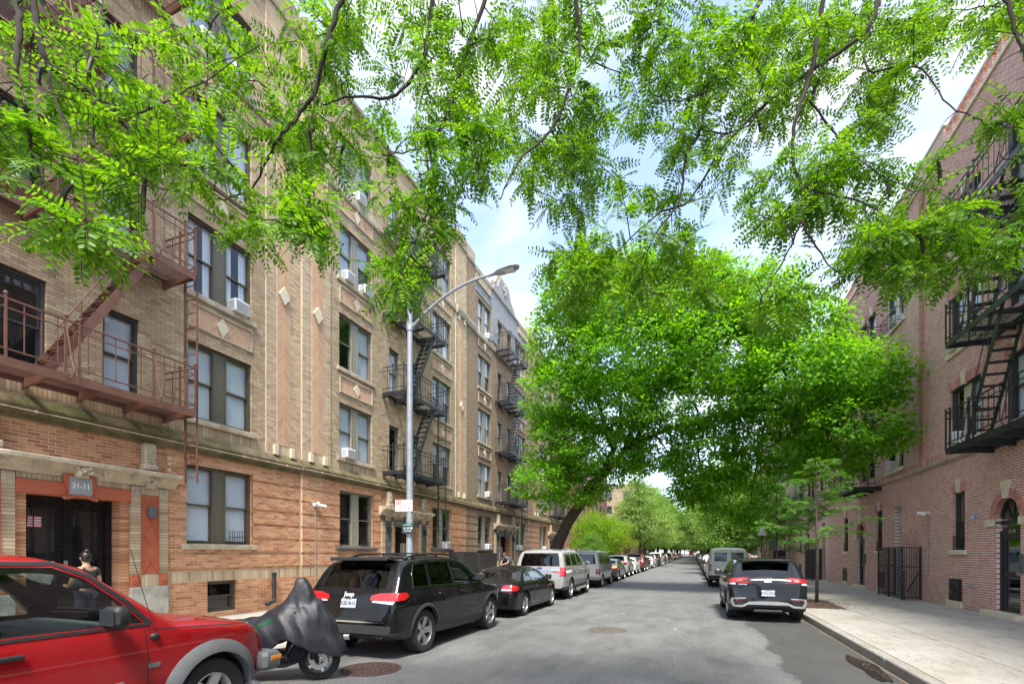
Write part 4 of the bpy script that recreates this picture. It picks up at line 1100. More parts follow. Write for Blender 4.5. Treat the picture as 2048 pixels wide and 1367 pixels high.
# ================================================================== east side apartment houses (facade looks towards -x)
RFL = [5.067, 7.867, 10.667]; RFH = 1.667
def arch_pts(uc, z0, r, n=14): return [(uc + r * math.cos(a), z0 + r * math.sin(a)) for a in [PI * i / n for i in range(n + 1)]]
def right_house(yc, label, real=True, seed=0, door_no=None, y0=None):
    """local u runs towards the camera (-y world)"""
    b = empty('apartment_building', label, 'building', (WR, yc, 0), -PI / 2, group='red brick apartment houses')
    TOP = 14.467; HWR = 5.7; dr = .52
    door = (-dr, dr, .133, 2.667 + dr)
    gwin = [(-2.75, -2.05, 1.867, 3.6), (2.05, 2.75, 1.867, 3.6)]
    rec = (4.0, 4.75, .133, 3.6)
    vents = [(-3.05, -2.2, .33, 1.0), (2.2, 3.05, .33, 1.0)]
    up = []; cols_ = [(-2.95, -1.2), (1.25 - .0 + 2.1, 5.0)]
    cols_ = [(-2.95, -1.2), (3.35, 4.95), (1.0, 1.95), (.0, .8)]
    # world Y = yc - u : column A at yc+2.1, balcony doors at yc-1.4, column B at yc-4.1
    for z in RFL:
        for a, c in cols_: up.append((a, c, z, sn(z + RFH)))
    holes = [door, rec] + gwin + vents + up
    put('wall', wall_mesh('wall', -HWR, HWR, 0, TOP, holes, M_MORTR if real else M_FARRED), b)
    bd = MB(); bd.box(-HWR, -HWR + .25, .012, 13, 0, TOP - .01).box(HWR - .25, HWR, .012, 13, 0, TOP - .01).box(-HWR + .25, HWR - .25, 12.7, 13, 0, TOP - .3).box(-HWR + .25, HWR - .25, .25, 12.7, TOP - .9, TOP - .7)
    bd.build('body', M_FARRED, b)
    MB().box(-HWR + .26, HWR - .26, .95, 1.0, .1, TOP - .92).build('dark_room_panel', M_ROOM, b)  # dark backing sheet, coloured as unlit rooms
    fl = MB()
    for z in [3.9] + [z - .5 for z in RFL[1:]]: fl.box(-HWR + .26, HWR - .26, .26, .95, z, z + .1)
    fl.build('floor_slab', M_ROOM, b)
    lows = [(-.6, 2.6, 13.533, TOP)]
    pil = [(-5.3, -5.0), (-5.3 + 10.3, 5.3)]
    def pj(u, z):
        if z > 4.7 and (-4.95 < u < -4.65): return .06
        return .0
    rings = []
    if real:
        arc_rows = []
        harch = []
        # clip bricks round the door arch: stepped rows
        k0 = 2.667; n = int((dr + .24) / CH_) + 1
        for i in range(n):
            zm = (i + .5) * CH_; rr_ = dr + .23; 
            if zm < rr_: w = math.sqrt(rr_ ** 2 - zm ** 2); harch.append((-w, w, k0 + i * CH_, k0 + (i + 1) * CH_))
        hd = (-dr, dr, .133, 2.667)
        lint = [(h[0] - .1, h[1] + .1, h[3], sn(h[3] + .267)) for h in gwin + up]
        Bs, full = lay_bricks(-HWR, HWR, .133, TOP, [hd] + [rec] + gwin + vents + up + harch + lint + [(-HWR, HWR, 4.6, 4.733)], projf=pj, seed=seed, jamb_holes=holes, breaks=[(-4.95, 4.7, 99), (-4.65, 4.7, 99)], L_=.195, J=.021, hj=.018, dep_jit=.0012, soldier=((4.733, 5.0),))
        Bs = np.array(Bs); full = np.array(full); zc = Bs[:, 4:].mean(1); uc = Bs[:, :2].mean(1)
        sc_ = []
        for i in np.nonzero(full)[0]:
            im = img_xy((WR, yc - uc[i], zc[i]))
            if im is None or not (5 < im[0] < 2040 and 20 < im[1] < 1360): continue
            sc_.append((im[2], i))
        sc_.sort(); pick = [i for _, i in sc_[:300]]; sel = np.zeros(len(Bs), bool); sel[pick] = True
        put('brickwork', boxes_mesh('brickwork', Bs[~sel], M_REDB), b, kind='stuff')
        one = MB().bevbox(-.0975, .0975, 0, .03, -(CH_ - .018) / 2, (CH_ - .018) / 2, .003).mesh('brick', M_REDB)
        for i in pick: put('brick', one, b, (uc[i], Bs[i, 2], zc[i]))
        # radial voussoir bricks
        vb = MB(); nv = 26
        for ring in (0, 1):
            for i in range(nv):
                a0, a1 = PI * i / nv + .012, PI * (i + 1) / nv - .012; r0 = dr + .002 + ring * .115; r1 = r0 + .105
                vb.prism([(r0 * math.cos(a0), 2.667 + r0 * math.sin(a0)), (r1 * math.cos(a0), 2.667 + r1 * math.sin(a0)), (r1 * math.cos(a1), 2.667 + r1 * math.sin(a1)), (r0 * math.cos(a1), 2.667 + r0 * math.sin(a1))], -.03, .25)
        for h in gwin + up:
            nb = int((h[1] - h[0] + .2) / .075); w = (h[1] - h[0] + .2) / nb; mid = (h[0] + h[1]) / 2
            for i in range(nb):
                x0, x1 = h[0] - .1 + i * w, h[0] - .1 + (i + 1) * w
                sk = .25
                if abs((x0 + x1) / 2 - mid) < .08: continue
                vb.prism([(x0 + .008, h[3] + .004), (x1 - .008, h[3] + .004), (x1 - .008 + (x1 - mid) * sk * .3, h[3] + .262), (x0 + .008 + (x0 - mid) * sk * .3, h[3] + .262)], -.008, .2)
        vb.build('arch_bricks', M_REDB, b, kind='stuff')
    ks = MB()
    for h in gwin + up:
        mid = (h[0] + h[1]) / 2; ks.prism([(mid - .07, h[3] - .02), (mid + .07, h[3] - .02), (mid + .11, h[3] + .36), (mid - .11, h[3] + .36)], -.05, .05)
    ks.prism([(-.10, 2.667 + dr - .03), (.10, 2.667 + dr - .03), (.17, 2.667 + dr + .42), (-.17, 2.667 + dr + .42)], -.07, .1)
    for s in (-1, 1): ks.bevbox(min(s * dr, s * (dr + .36)), max(s * dr, s * (dr + .36)), -.06, .2, 2.47, 2.66, .01)
    ks.build('keystone', M_CREAM, b)
    # door in arch
    dk = mat('black painted door', (0.02, 0.022, 0.022), .4, .1, .1); gl = MB(); D = MB(); y = .13
    for s in (-1, 1): D.box(min(s * (dr - .10), s * dr), max(s * (dr - .10), s * dr), y - .04, y + .06, .133, 2.35)
    D.box(-dr + .1, dr - .1, y - .03, y + .05, 2.22, 2.42)
    D.box(-dr + .10, -dr + .2, y - .02, y + .04, .16, 2.22); D.box(dr - .2, dr - .1, y - .02, y + .04, .16, 2.22); D.box(-dr + .2, dr - .2, y - .02, y + .04, .16, .4); D.box(-dr + .2, dr - .2, y - .02, y + .04, 1.15, 1.3); D.box(-dr + .2, dr - .2, y - .02, y + .04, 2.12, 2.22)
    ap = arch_pts(0, 2.667, dr)
    for i in range(len(ap) - 1): D.bar((ap[i][0] * .94, y, 2.667 + (ap[i][1] - 2.667) * .94), (ap[i + 1][0] * .94, y, 2.667 + (ap[i + 1][1] - 2.667) * .94), .08, .06, up=(0, 1, 0))
    for a in (PI / 4, PI / 2, 3 * PI / 4): D.bar((0, y, 2.55), (dr * .95 * math.cos(a), y, 2.667 + dr * .95 * math.sin(a)), .03, .03)
    D.box(-dr, dr, y - .02, y + .02, 2.5, 2.6)
    Do = D.build('door', dk, b)
    gl.prism([(-dr + .02, 2.42), (dr - .02, 2.42)] + [(x * .97, z) for x, z in ap], y + .01, y + .014); gl.box(-dr + .2, dr - .2, y + .008, y + .014, .4, 2.12)
    gl.build('door_glass', M_PANE, Do)
    MB().box(dr - .30, dr - .16, y - .06, y - .02, 1.22, 1.30).build('handle', M_GALV, Do)
    if door_no: put('numerals', text_mesh(door_no, .12, mat('gilt lettering', (.55, .45, .25), .5, var=0)), Do, (0, y - .045, 2.32), (PI / 2, 0, 0))
    MB().bevbox(-dr - .25, dr + .25, -.22, .3, .1, .27, .015).build('door_step', M_CREAM, b)
    MB().bevbox(dr + .02, dr + .20, -.05, 0.0, 1.28, 1.75, .01).build('intercom_box', M_DKSTONE, b)
    # stone belt, coping, raised parapets
    bc = MB(); cornice(bc, -HWR + .002, HWR - .002, [(0, 4.6), (.07, 4.6), (.11, 4.66), (.11, 4.71), (.0, 4.76)]); bc.build('belt_course', M_STONE, b)
    cp = MB(); cornice(cp, -HWR, HWR, [(-.3, TOP), (.06, TOP), (.06, TOP + .09), (-.3, TOP + .12)]); cp.build('coping', M_CREAM, b)
    s3 = MB(); s3.bevbox(-HWR, -3.1, -.08, .3, TOP + .13, TOP + .62, .02); s3.bevbox(2.9, HWR, -.08, .3, TOP + .13, TOP + .62, .02)
    for k in range(14): s3.box(-2.9 + k * .42, -2.78 + k * .42, .0, .12, TOP + .13, TOP + .5)
    s3.box(-3.1, 2.9, -.03, .15, TOP + .5, TOP + .6)
    s3.build('parapet', M_FARRED, b)
    s4 = MB(); s4.bevbox(-HWR - .01, -3.05, -.12, .34, TOP + .62, TOP + .70, .02).bevbox(2.85, HWR + .01, -.12, .34, TOP + .62, TOP + .70, .02); s4.build('parapet_cap', M_CREAM, b)
    rr = random.Random(seed)
    for h in gwin:
        window(b, (h[0] + h[1]) / 2, h[2], h[3], h[1] - h[0], 'single', M_DARKFR, M_DARKFR, (rr.choice([None, 'curtain']),), 'cream', guard=(-.33, .33, .42))
    for v in vents:
        m = MB()
        for k in range(12): m.box(v[0], v[1], .02 + .0, .045, v[2] + (v[3] - v[2]) * k / 12, v[2] + (v[3] - v[2]) * (k + .7) / 12)
        m.build('vent_grille', M_BLACKFE, b)
        MB().bevbox(v[0] - .03, v[1] + .03, -.05, .1, v[2] - .2, v[2] - .003, .01).build('vent_sill', M_CREAM, b)
    for h in up:
        w = h[1] - h[0]; st = 'double' if w > 1.3 else 'single'
        window(b, (h[0] + h[1]) / 2, h[2], h[3], w, st, M_DARKFR, mat('cream mullion paint', (0.48, 0.42, 0.31), .5, var=.06), rr.choice([('blind', 'blind'), ('curtain', 'curtain'), ('half', 'half'), (None, 'blind')]), 'cream' if w > 1.3 else None)
    # recess door
    MB().box(rec[0], rec[1], .5, .54, .133, 2.4).box(rec[0], rec[0] + .06, .3, .54, .133, 3.6).build('service_door', M_DARKFR, b)
    return b
RB1 = right_house(15.8, 'red brick apartment house with arched doorway and black fire escape beside the gate', seed=21, door_no='31-18')
RB2 = right_house(27.2, 'red brick apartment house behind the slim young tree on the pavement', seed=22)
RB3 = right_house(38.6, 'red brick apartment house two doors past the black iron gate', real=False, seed=23)
RB4 = right_house(50.0, 'far red brick apartment house behind the broad street tree crown', real=False, seed=24)
RB5 = right_house(61.4, 'farthest red brick house of the row beyond the parked van', real=False, seed=25)
RB0 = right_house(4.4, 'red brick apartment house at the near end of the pavement', real=False, seed=26)
RFE = [4.60, 7.45, 10.35]
fire_escape((WR, 15.8, 0), -PI / 2, 'black iron fire escape with steep stair above the arched doorway', M_BLACKFE, -.62, 3.2, RFE, ladder_u=None, stair=(.15, 1.75), proj=1.0, ladder_top=14.6)
fire_escape((WR, 27.2, 0), -PI / 2, 'black iron fire escape showing behind the slim young tree', M_BLACKFE, -.3, 2.7, RFE, stair=(.1, 1.7), proj=1.0, detail=False)
fire_escape((WR, 38.6, 0), -PI / 2, 'black iron fire escape on the third red brick house', M_BLACKFE, -.3, 2.7, RFE, stair=(.1, 1.7), proj=1.0, detail=False)
fire_escape((WR, 50.0, 0), -PI / 2, 'small far black fire escape beyond the tree on the red brick row', M_BLACKFE, -.3, 2.7, RFE, stair=(.1, 1.7), proj=1.0, detail=False)
AC(RB1, -2.5, RFL[0], 'white air conditioner behind the lowest balcony over the arched door')
AC(RB1, -2.5, RFL[1], 'white air conditioner under the middle balcony on the red brick house')
AC(RB2, 3.9, RFL[0], 'white air conditioner just above the gate on the belt course')
AC(RB2, 4.3, RFL[2], 'white air conditioner high in the guarded red brick window')
AC(RB3, 4.0, RFL[0], 'white air conditioner behind the young tree crown')
for z, b_, u_ in ((RFL[2], RB2, 4.15),):
    g = MB()
    for k in range(9): g.bar((u_ - .8 + k * .2, -.25, z - .1), (u_ - .8 + k * .2, -.25, z + .45), .014)
    for zz in (z - .08, z + .43): g.bar((u_ - .82, -.25, zz), (u_ + .82, -.25, zz), .022); g.bar((u_ - .82, 0, zz), (u_ - .82, -.25, zz), .02); g.bar((u_ + .82, 0, zz), (u_ + .82, -.25, zz), .02)
    g.build('window_guard', M_BLACKFE, b_)
security_camera((WR, 20.15, 0), -PI / 2, 'white security camera on a long conduit on the red brick wall', 1.0, 3.05)
lm = MB(); lm.tube([(0, 0, 0), (0, -.12, .02), (0, -.2, -.02)], .02, 6); lm.lathe([(.02, .02), (.06, -.02), (.09, -.1), (.0, -.1)], 12, M=Matrix.Translation((0, -.2, 0)))
tag(lm.build('wall_lamp', M_GALV, None, (WR, 16.95, 2.82), (0, 0, -PI / 2), smooth=True, angle=40), 'small grey lamp on the brick left of the arched door', 'lamp')
# standpipe knob
kb = MB(); kb.lathe([(.03, 0), (.03, .07), (.055, .07), (.055, .12), (.0, .13)], 10, M=Matrix.Rotation(PI / 2, 4, 'X'))
tag(kb.build('wall_valve', M_GALV, None, (WR, 17.35, .85), (0, 0, -PI / 2)), 'small metal valve low on the red wall beside the black vent', 'valve')
# ---------------- iron gate enclosure round the cellar steps
def gate():
    o = empty('iron_gate', 'black iron cellar gate with arched hand rail against the red wall', 'gate', (WR, 21.85, 0.15), -PI / 2)
    fr = MB(); h = 1.85; P = .56
    for x, y in ((-1.15, -P), (-.1, -P), (1.15, -P), (1.15, -.03), (-1.15, -.03)): fr.bar((x, y, 0), (x, y, h), .05)
    for z in (.08, 1.15, h - .03): fr.bar((-1.15, -P, z), (1.15, -P, z), .035); fr.bar((1.15, -P, z), (1.15, 0, z), .035); fr.bar((-1.15, -P, z), (-1.15, 0, z), .035)
    F_ = fr.build('frame', M_BLACKFE, o)
    bar = MB().bar((0, 0, .08), (0, 0, h - .03), .016).mesh('bar', M_BLACKFE)
    for k in range(1, 21): put('bar', bar, F_, (-1.15 + k * 2.3 / 21, -P, 0))
    for k in range(1, 8): put('bar', bar, F_, (1.15, -P * k / 8, 0)); put('bar', bar, F_, (-1.15, -P * k / 8, 0))
    w = MB()
    for k in range(26):
        a = -P + .02 + k * .06
        for s in (1, -1):
            w.bar((1.16, -P + .02, .1 + k * .085), (1.16, -.03, .1 + k * .085 + s * .30), .005)
    w.build('wire_mesh', M_BLACKFE, F_, kind='stuff')
    r = MB(); r.tube([(1.5, -P - .05, 0), (1.5, -P - .05, .85), (1.47, -P - .03, .98), (1.38, -P, 1.02), (1.28, -P, .95), (1.25, -P, .8), (1.25, -P, 0)], .028, 8)
    r.tube([(1.15, -.1, .9), (0.2, -.1, .2)], .022, 6)
    r.build('hand_rail', M_BLACKFE, o, smooth=True, angle=50)
    return o
gate()
def railing(y, label, n=9):
    o = empty('stair_railing', label, 'railing', (WR, y, 0.15), -PI / 2, 'iron railings by cellar steps')
    f = MB()
    for s in (-.9, .9): f.tube([(s, -.9, 0), (s, -.9, 1.0), (s, -.86, 1.12), (s, -.76, 1.16), (s, -.68, 1.1), (s, -.66, .95)], .025, 6)
    f.bar((-.9, -.9, .95), (.9, -.9, .95), .03).bar((-.9, -.9, .1), (.9, -.9, .1), .03)
    F_ = f.build('frame', M_BLACKFE, o); bm_ = MB().bar((0, 0, .1), (0, 0, .95), .016).mesh('bar', M_BLACKFE)
    for k in range(1, n): put('bar', bm_, F_, (-.9 + 1.8 * k / n, -.9, 0))
    MB().bevbox(-1.3, -1.1, -.9, -.0, 0, 1.9, .01).build('gate_leaf', M_DARKFR, o)
railing(33.5, 'black hooked iron railing by cellar steps past the slim young tree')
railing(46.0, 'far black hooked iron railing by the grey gate leaf')

# ---------------- farther buildings closing the street
def far_block(x0, x1, y0, y1, h, m, label, face, floors=5, ww=1.4, gap=3.2):
    o = empty('apartment_building', label, 'building', ((x0 + x1) / 2, (y0 + y1) / 2, 0), 0, 'buildings far along the street')
    hx, hy = (x1 - x0) / 2, (y1 - y0) / 2
    MB().box(-hx, hx, -hy, hy, 0, h).build('wall', m, o); MB().box(-hx - .1, hx + .1, -hy - .1, hy + .1, h, h + .3).build('coping', M_STONE, o)
    wm = MB().box(-.0, .06, -ww / 2, ww / 2, 0, 1.7).mesh('window', M_DARKFR); pm = MB().box(.06, .07, -ww / 2 + .08, ww / 2 - .08, .08, 1.62).mesh('pane', M_PANE)
    s = 1 if face > 0 else -1
    n = int((y1 - y0) / gap)
    for f in range(floors):
        for k in range(n):
            w = put('window', wm, o, (s * hx - (.0 if s > 0 else 0), -hy + gap * (k + .5), 1.6 + f * 3.05), (0, 0, 0 if s > 0 else PI)); put('pane', pm, w)
    n2 = int((x1 - x0) / 4)
    for f in range(floors):
        for k in range(n2): w = put('window', wm, o, (-hx + 4 * (k + .5), -hy, 1.6 + f * 3.05), (0, 0, -PI / 2)); put('pane', pm, w)
far_block(-26, -14, 60, 84, 15.5, M_DEEPRED, 'deep red brick block set back behind the yellow green tree', 1)
far_block(-24, -11.5, 110, 160, 17, M_FARBUFF, 'far buff block rising over the tree tops', 1)
far_block(7.6, 20, 90, 150, 14, M_FARRED, 'far red brick block beyond the last street trees', -1, 4)
# ================================================================== vehicles (lofted shells, openings cut with booleans)
def paint_mat():
    m, t, b = _nodes('car paint')
    oi = t.nodes.new('ShaderNodeObjectInfo'); g = t.nodes.new('ShaderNodeNewGeometry')
    f = noise(t, 3.0, 5, 0.6, vec=g.outputs['Position'])
    c = mixc(t, mathn(t, 'MULTIPLY', lerp_ramp(t, f, [(0.4, (0,) * 3), (0.75, (1,) * 3)]), 0.035), oi.outputs['Color'], (0.30, 0.28, 0.25))
    t.links.new(c, b.inputs['Base Color'])
    b.inputs['Metallic'].default_value = 0.0; b.inputs['Roughness'].default_value = 0.5; b.inputs['Specular IOR Level'].default_value = 0.08
    b.inputs['Coat Weight'].default_value = 0.8; b.inputs['Coat Roughness'].default_value = 0.03
    return m
M_PAINT = paint_mat()
M_TRIM = mat('black trim', (0.015, 0.015, 0.016), .55, var=.15)
M_CLAD = mat('grey cladding', (0.13, 0.135, 0.14), .6, var=.1, scale=10)
M_CLADD = mat('dark cladding', (0.035, 0.037, 0.04), .55, var=.12, scale=10)
M_TYRE = mat('tyre rubber', (0.022, 0.022, 0.022), .85, var=.2, scale=20, bmp=.2)
M_RIM = mat('alloy rim', (0.50, 0.50, 0.49), .3, .85, var=.12)
M_RIMW = mat('painted rim', (0.62, 0.61, 0.57), .4, .3, var=.12)
M_CHROME = mat('chrome', (0.75, 0.75, 0.76), .12, 1.0, var=0)
M_SEAT = mat('dark seat cloth', (0.035, 0.035, 0.037), .85, var=.2)
M_SEATG = mat('grey cabin trim', (0.16, 0.17, 0.17), .75, var=.15)
M_RED = mat('red lens', (0.55, 0.012, 0.015), .12, var=.15, scale=30, coat=1.0)
M_REDD = mat('dark red lens', (0.16, 0.008, 0.012), .12, var=.15, scale=30, coat=1.0)
M_AMB = mat('amber lens', (0.75, 0.25, 0.02), .2, var=.1, coat=1.0)
M_CLEAR = mat('clear lens', (0.62, 0.64, 0.66), .12, .3, var=.2, scale=20, coat=1.0)
M_LIT = mat('lit tail lamp', (0.7, 0.02, 0.02), .3, var=0, emit=((1, .08, .02), 2.5))
M_PLATE = mat('number plate', (0.50, 0.53, 0.57), .45, var=.05)
M_PLTXT = mat('plate lettering', (0.02, 0.03, 0.09), .5, var=0)
M_DGLASSM = mat('dark mirror', (.03, .035, .04), .15, var=0)
M_CGLASS = glass_mat('car glass', (0.60, 0.68, 0.66), wav=.006); M_DGLASS = glass_mat('privacy glass', (0.03, 0.04, 0.04), wav=.006)

def interp(prof, s):
    xs = [p[0] for p in prof]; ys = [p[1] for p in prof]
    return np.interp(s, xs, ys)
def smooth_prof(prof, step=0.012, k=9):
    s = np.arange(prof[0][0], prof[-1][0] + step, step); s[-1] = prof[-1][0]
    v = interp(prof, s); pad = k // 2
    w = np.hanning(k + 2)[1:-1]; w /= w.sum()
    vp = np.concatenate([v[0] * 2 - v[1:pad + 1][::-1], v, v[-1] * 2 - v[-pad - 1:-1][::-1]])
    return list(zip(s, np.convolve(vp, w, 'valid')))
def loft(sp, shrink=0.0, srange=None, zfloor=None, nsec=None):
    L_ = sp['L']; top = smooth_prof(sp['top']); low = smooth_prof(sp['low'], k=15); wid = smooth_prof(sp['wid'], k=15); side = smooth_prof(sp['side'], .01, 15)
    # adaptive stations by arc length of the top profile
    fine = np.array(top); ds = np.hypot(np.diff(fine[:, 0]), np.diff(fine[:, 1])); cum = np.concatenate([[0], np.cumsum(ds)])
    n = int(cum[-1] / .055); st = np.interp(np.linspace(0, cum[-1], n), cum, fine[:, 0])
    if srange: st = st[(st > srange[0]) & (st < srange[1])]; st = np.concatenate([[srange[0]], st, [srange[1]]])
    levels = np.arange(0.16, sp['H'] + .1, 0.05)
    rings = []
    for s in st:
        zt = float(interp(top, s)) - shrink; zl = float(interp(low, s)); w = float(interp(wid, s)) - shrink
        if zfloor: zl = zfloor
        if zt < zl + .12: zt = zl + .12
        cr_ = min(sp.get('rc', .11), (zt - zl) * .4); camb = sp.get('camb', .035); cm = camb * min(1, (zt - zl) / .8)
        zc = zt - cr_ - cm
        pts = [(0, zl), (w * .5 * .9, zl), (w * float(interp(side, zl)) - .05, zl), ]
        wl = w * float(interp(side, zl)); pts.append((wl - .012, zl + .015))
        for lv in levels:
            z = min(max(lv, zl + .04), zc); pts.append((w * float(interp(side, z)), z))
        wc = w * float(interp(side, zc)); 
        for k in range(1, 7):
            a = k / 6 * PI / 2; rx = cr_ * 1.25
            pts.append((wc - rx + rx * math.cos(a) - (cr_ * .12) * math.sin(a), zc + cr_ * math.sin(a)))
        xe = pts[-1][0]
        for k in range(1, 6): f = 1 - k / 6; pts.append((xe * f, zt - cm * f * f))
        pts.append((0, zt))
        ring = [(x, s - L_ / 2, z) for x, z in pts] + [(-x, s - L_ / 2, z) for x, z in reversed(pts[1:-1])]
        rings.append(ring)
    k = len(rings[0]); V = [p for r in rings for p in r]; Fc = []
    for i in range(len(rings) - 1):
        for j in range(k): j2 = (j + 1) % k; Fc.append((i * k + j, i * k + j2, (i + 1) * k + j2, (i + 1) * k + j))
    Fc.append(tuple(range(k - 1, -1, -1))); o = (len(rings) - 1) * k; Fc.append(tuple(range(o, o + k)))
    bm = bmesh.new(); vs = [bm.verts.new(p) for p in V]
    for f in Fc: bm.faces.new([vs[i] for i in f])
    bmesh.ops.remove_doubles(bm, verts=bm.verts, dist=.0008); bmesh.ops.dissolve_degenerate(bm, edges=bm.edges, dist=.0004)
    bmesh.ops.recalc_face_normals(bm, faces=bm.faces)
    return bm
def bm_obj(bm, mi=0, mats=()):
    me = bpy.data.meshes.new('tmp'); bm.to_mesh(me); 
    for m in mats: me.materials.append(m)
    me.polygons.foreach_set('material_index', [mi] * len(me.polygons))
    o = bpy.data.objects.new('tmp', me); col.objects.link(o); return o
def boolean(base, cutters):
    for c in cutters:
        md = base.modifiers.new('b', 'BOOLEAN'); md.operation = 'DIFFERENCE'; md.solver = 'EXACT'; md.object = c
    dg = bpy.context.evaluated_depsgraph_get(); dg.update()
    me = bpy.data.meshes.new_from_object(base.evaluated_get(dg)); base.modifiers.clear(); base.data = me
    for c in cutters: bpy.data.objects.remove(c)
def mb_bm(mb):
    me = bpy.data.meshes.new('t'); me.from_pydata(mb.v, [], mb.f); bm = bmesh.new(); bm.from_mesh(me); bmesh.ops.recalc_face_normals(bm, faces=bm.faces); return bm
def inpoly(x, y, poly):
    c = False; n = len(poly)
    for i in range(n):
        x1, y1 = poly[i]; x2, y2 = poly[i - 1]
        if (y1 > y) != (y2 > y) and x < (x2 - x1) * (y - y1) / (y2 - y1) + x1: c = not c
    return c
def decal(bvh, poly, view, off=.004, thick=.01, g=.05, mb=None):
    """lay polygon on the body. view: 'R' (+x side), 'L', 'B' rear, 'F' front, 'T' top. poly in (y,z), (x,z) or (x,y)"""
    bd = []
    for i in range(len(poly)):
        a, b = Vector(poly[i]), Vector(poly[(i + 1) % len(poly)]); n = max(1, int((b - a).length / g))
        for k in range(n): bd.append(tuple(a + (b - a) * k / n))
    xs = [p[0] for p in bd]; ys = [p[1] for p in bd]; pts = list(bd); n = len(bd)
    y = min(ys) + g / 2
    while y < max(ys):
        x = min(xs) + g / 2
        while x < max(xs):
            if inpoly(x, y, bd) and min((x - p[0]) ** 2 + (y - p[1]) ** 2 for p in bd) > (g * .45) ** 2: pts.append((x, y))
            x += g
        y += g
    r = delaunay_2d_cdt([Vector(p) for p in pts], [(i, (i + 1) % n) for i in range(n)], [list(range(n))], 1, 1e-5)
    vv, ff = r[0], r[2]
    O = {'R': lambda a, b: ((3, a, b), (-1, 0, 0)), 'L': lambda a, b: ((-3, a, b), (1, 0, 0)), 'B': lambda a, b: ((a, -5, b), (0, 1, 0)), 'F': lambda a, b: ((a, 5, b), (0, -1, 0)), 'T': lambda a, b: ((a, b, 4), (0, 0, -1))}[view]
    P = []; last = None
    for v in vv:
        o, d = O(v[0], v[1]); hit = bvh.ray_cast(Vector(o), Vector(d))
        if hit[0] is None: P.append(None); continue
        nrm = hit[1]
        if nrm.dot(Vector(d)) > 0: nrm = -nrm
        P.append((hit[0], nrm))
    ok = [p for p in P if p]
    if not ok: return mb or MB()
    mb = mb or MB()
    if any(p is None for p in P):
        for i, p in enumerate(P):
            if p is None:
                j = min((k for k in range(len(P)) if P[k]), key=lambda k: (vv[k] - vv[i]).length); P[i] = P[j]
    top = [p[0] + p[1] * off for p in P]
    if thick <= 0:
        return mb.add(top, [tuple(f) for f in ff])
    bot = [p[0] + p[1] * (off - thick) for p in P]; m = len(P)
    ed = {}
    for f in ff:
        for i in range(len(f)): e = (f[i], f[(i + 1) % len(f)]); ed[tuple(sorted(e))] = ed.get(tuple(sorted(e)), []) + [e]
    sk = [(b_, a, a + m, b_ + m) for es in ed.values() if len(es) == 1 for a, b_ in es]
    return mb.add(top + bot, [tuple(f) for f in ff] + sk)
def line_decal(bvh, path, view, w=.008, off=.0015, mb=None, thick=.004):
    mb = mb or MB()
    for i in range(len(path) - 1):
        a, b = Vector(path[i]), Vector(path[i + 1]); d = (b - a); 
        if d.length < 1e-4: continue
        n = Vector((-d.y, d.x)).normalized() * w / 2; e = d.normalized() * w * .3
        decal(bvh, [tuple(a - n - e), tuple(b - n + e), tuple(b + n + e), tuple(a + n - e)], view, off, thick, .08, mb)
    return mb
def rrect(x0, x1, y0, y1, r=.02, n=3):
    o = []
    for cx, cy, a0 in ((x1 - r, y1 - r, 0), (x0 + r, y1 - r, PI / 2), (x0 + r, y0 + r, PI), (x1 - r, y0 + r, 3 * PI / 2)):
        for k in range(n + 1): a = a0 + k * PI / 2 / n; o.append((cx + r * math.cos(a), cy + r * math.sin(a)))
    return o
def wheel_meshes(r, rimr, w, spokes, style, rim_m):
    Mx = Matrix.Rotation(PI / 2, 4, 'Y')
    t = MB(); h = w / 2
    t.lathe([(rimr * .98, -h * .8), (rimr * 1.04, -h * .95), (r * .93, -h), (r * .985, -h * .82), (r, -h * .55), (r * .992, -h * .3), (r, -h * .28), (r, h * .28), (r * .992, h * .3), (r, h * .55), (r * .985, h * .82), (r * .93, h), (rimr * 1.04, h * .95), (rimr * .98, h * .8)], 36, M=Mx, close=True)
    tm = t.mesh('wheel', M_TYRE, angle=35)
    d = MB(); d.lathe([(rimr, -h * .8), (rimr, h * .84), (rimr * .955, h * .9), (rimr * .93, h * .62), (rimr * .90, -h * .7)], 36, M=Mx)
    d.v = d.v
    hub = h * .55
    d.lathe([(.001, hub + .02), (.03, hub + .018), (.065, hub + .005), (.075, hub - .02), (.075, hub - .06)], 20, M=Mx)
    for k in range(spokes):
        a = 2 * PI * k / spokes
        def P(rr, ww, x): return [Vector((x, rr * math.cos(a) - s * ww * math.sin(a), rr * math.sin(a) + s * ww * math.cos(a))) for s in (-1, 1)]
        wi, wo = {'wide': (.045, .062), 'thin': (.022, .02), 'five': (.05, .045)}[style]
        a_, b_ = P(.055, wi, hub), P(rimr * .95, wo, h * .78); c_, d_ = P(.055, wi, hub - .035), P(rimr * .95, wo, h * .78 - .035)
        d.add([a_[0], a_[1], b_[1], b_[0], c_[0], c_[1], d_[1], d_[0]], [(0, 1, 2, 3), (7, 6, 5, 4), (0, 3, 7, 4), (1, 5, 6, 2)])
    rm = d.mesh('rim', rim_m, angle=35)
    b = MB(); b.lathe([(.0001, -h * .1), (rimr * .9, -h * .1), (rimr * .9, -h * .5)], 24, M=Mx); bm_ = b.mesh('brake_disc', M_TRIM)
    return tm, rm, bm_
TYPES = {}
M_BADGE = mat('silver badge', (.7, .7, .7), .35, .3, var=0)
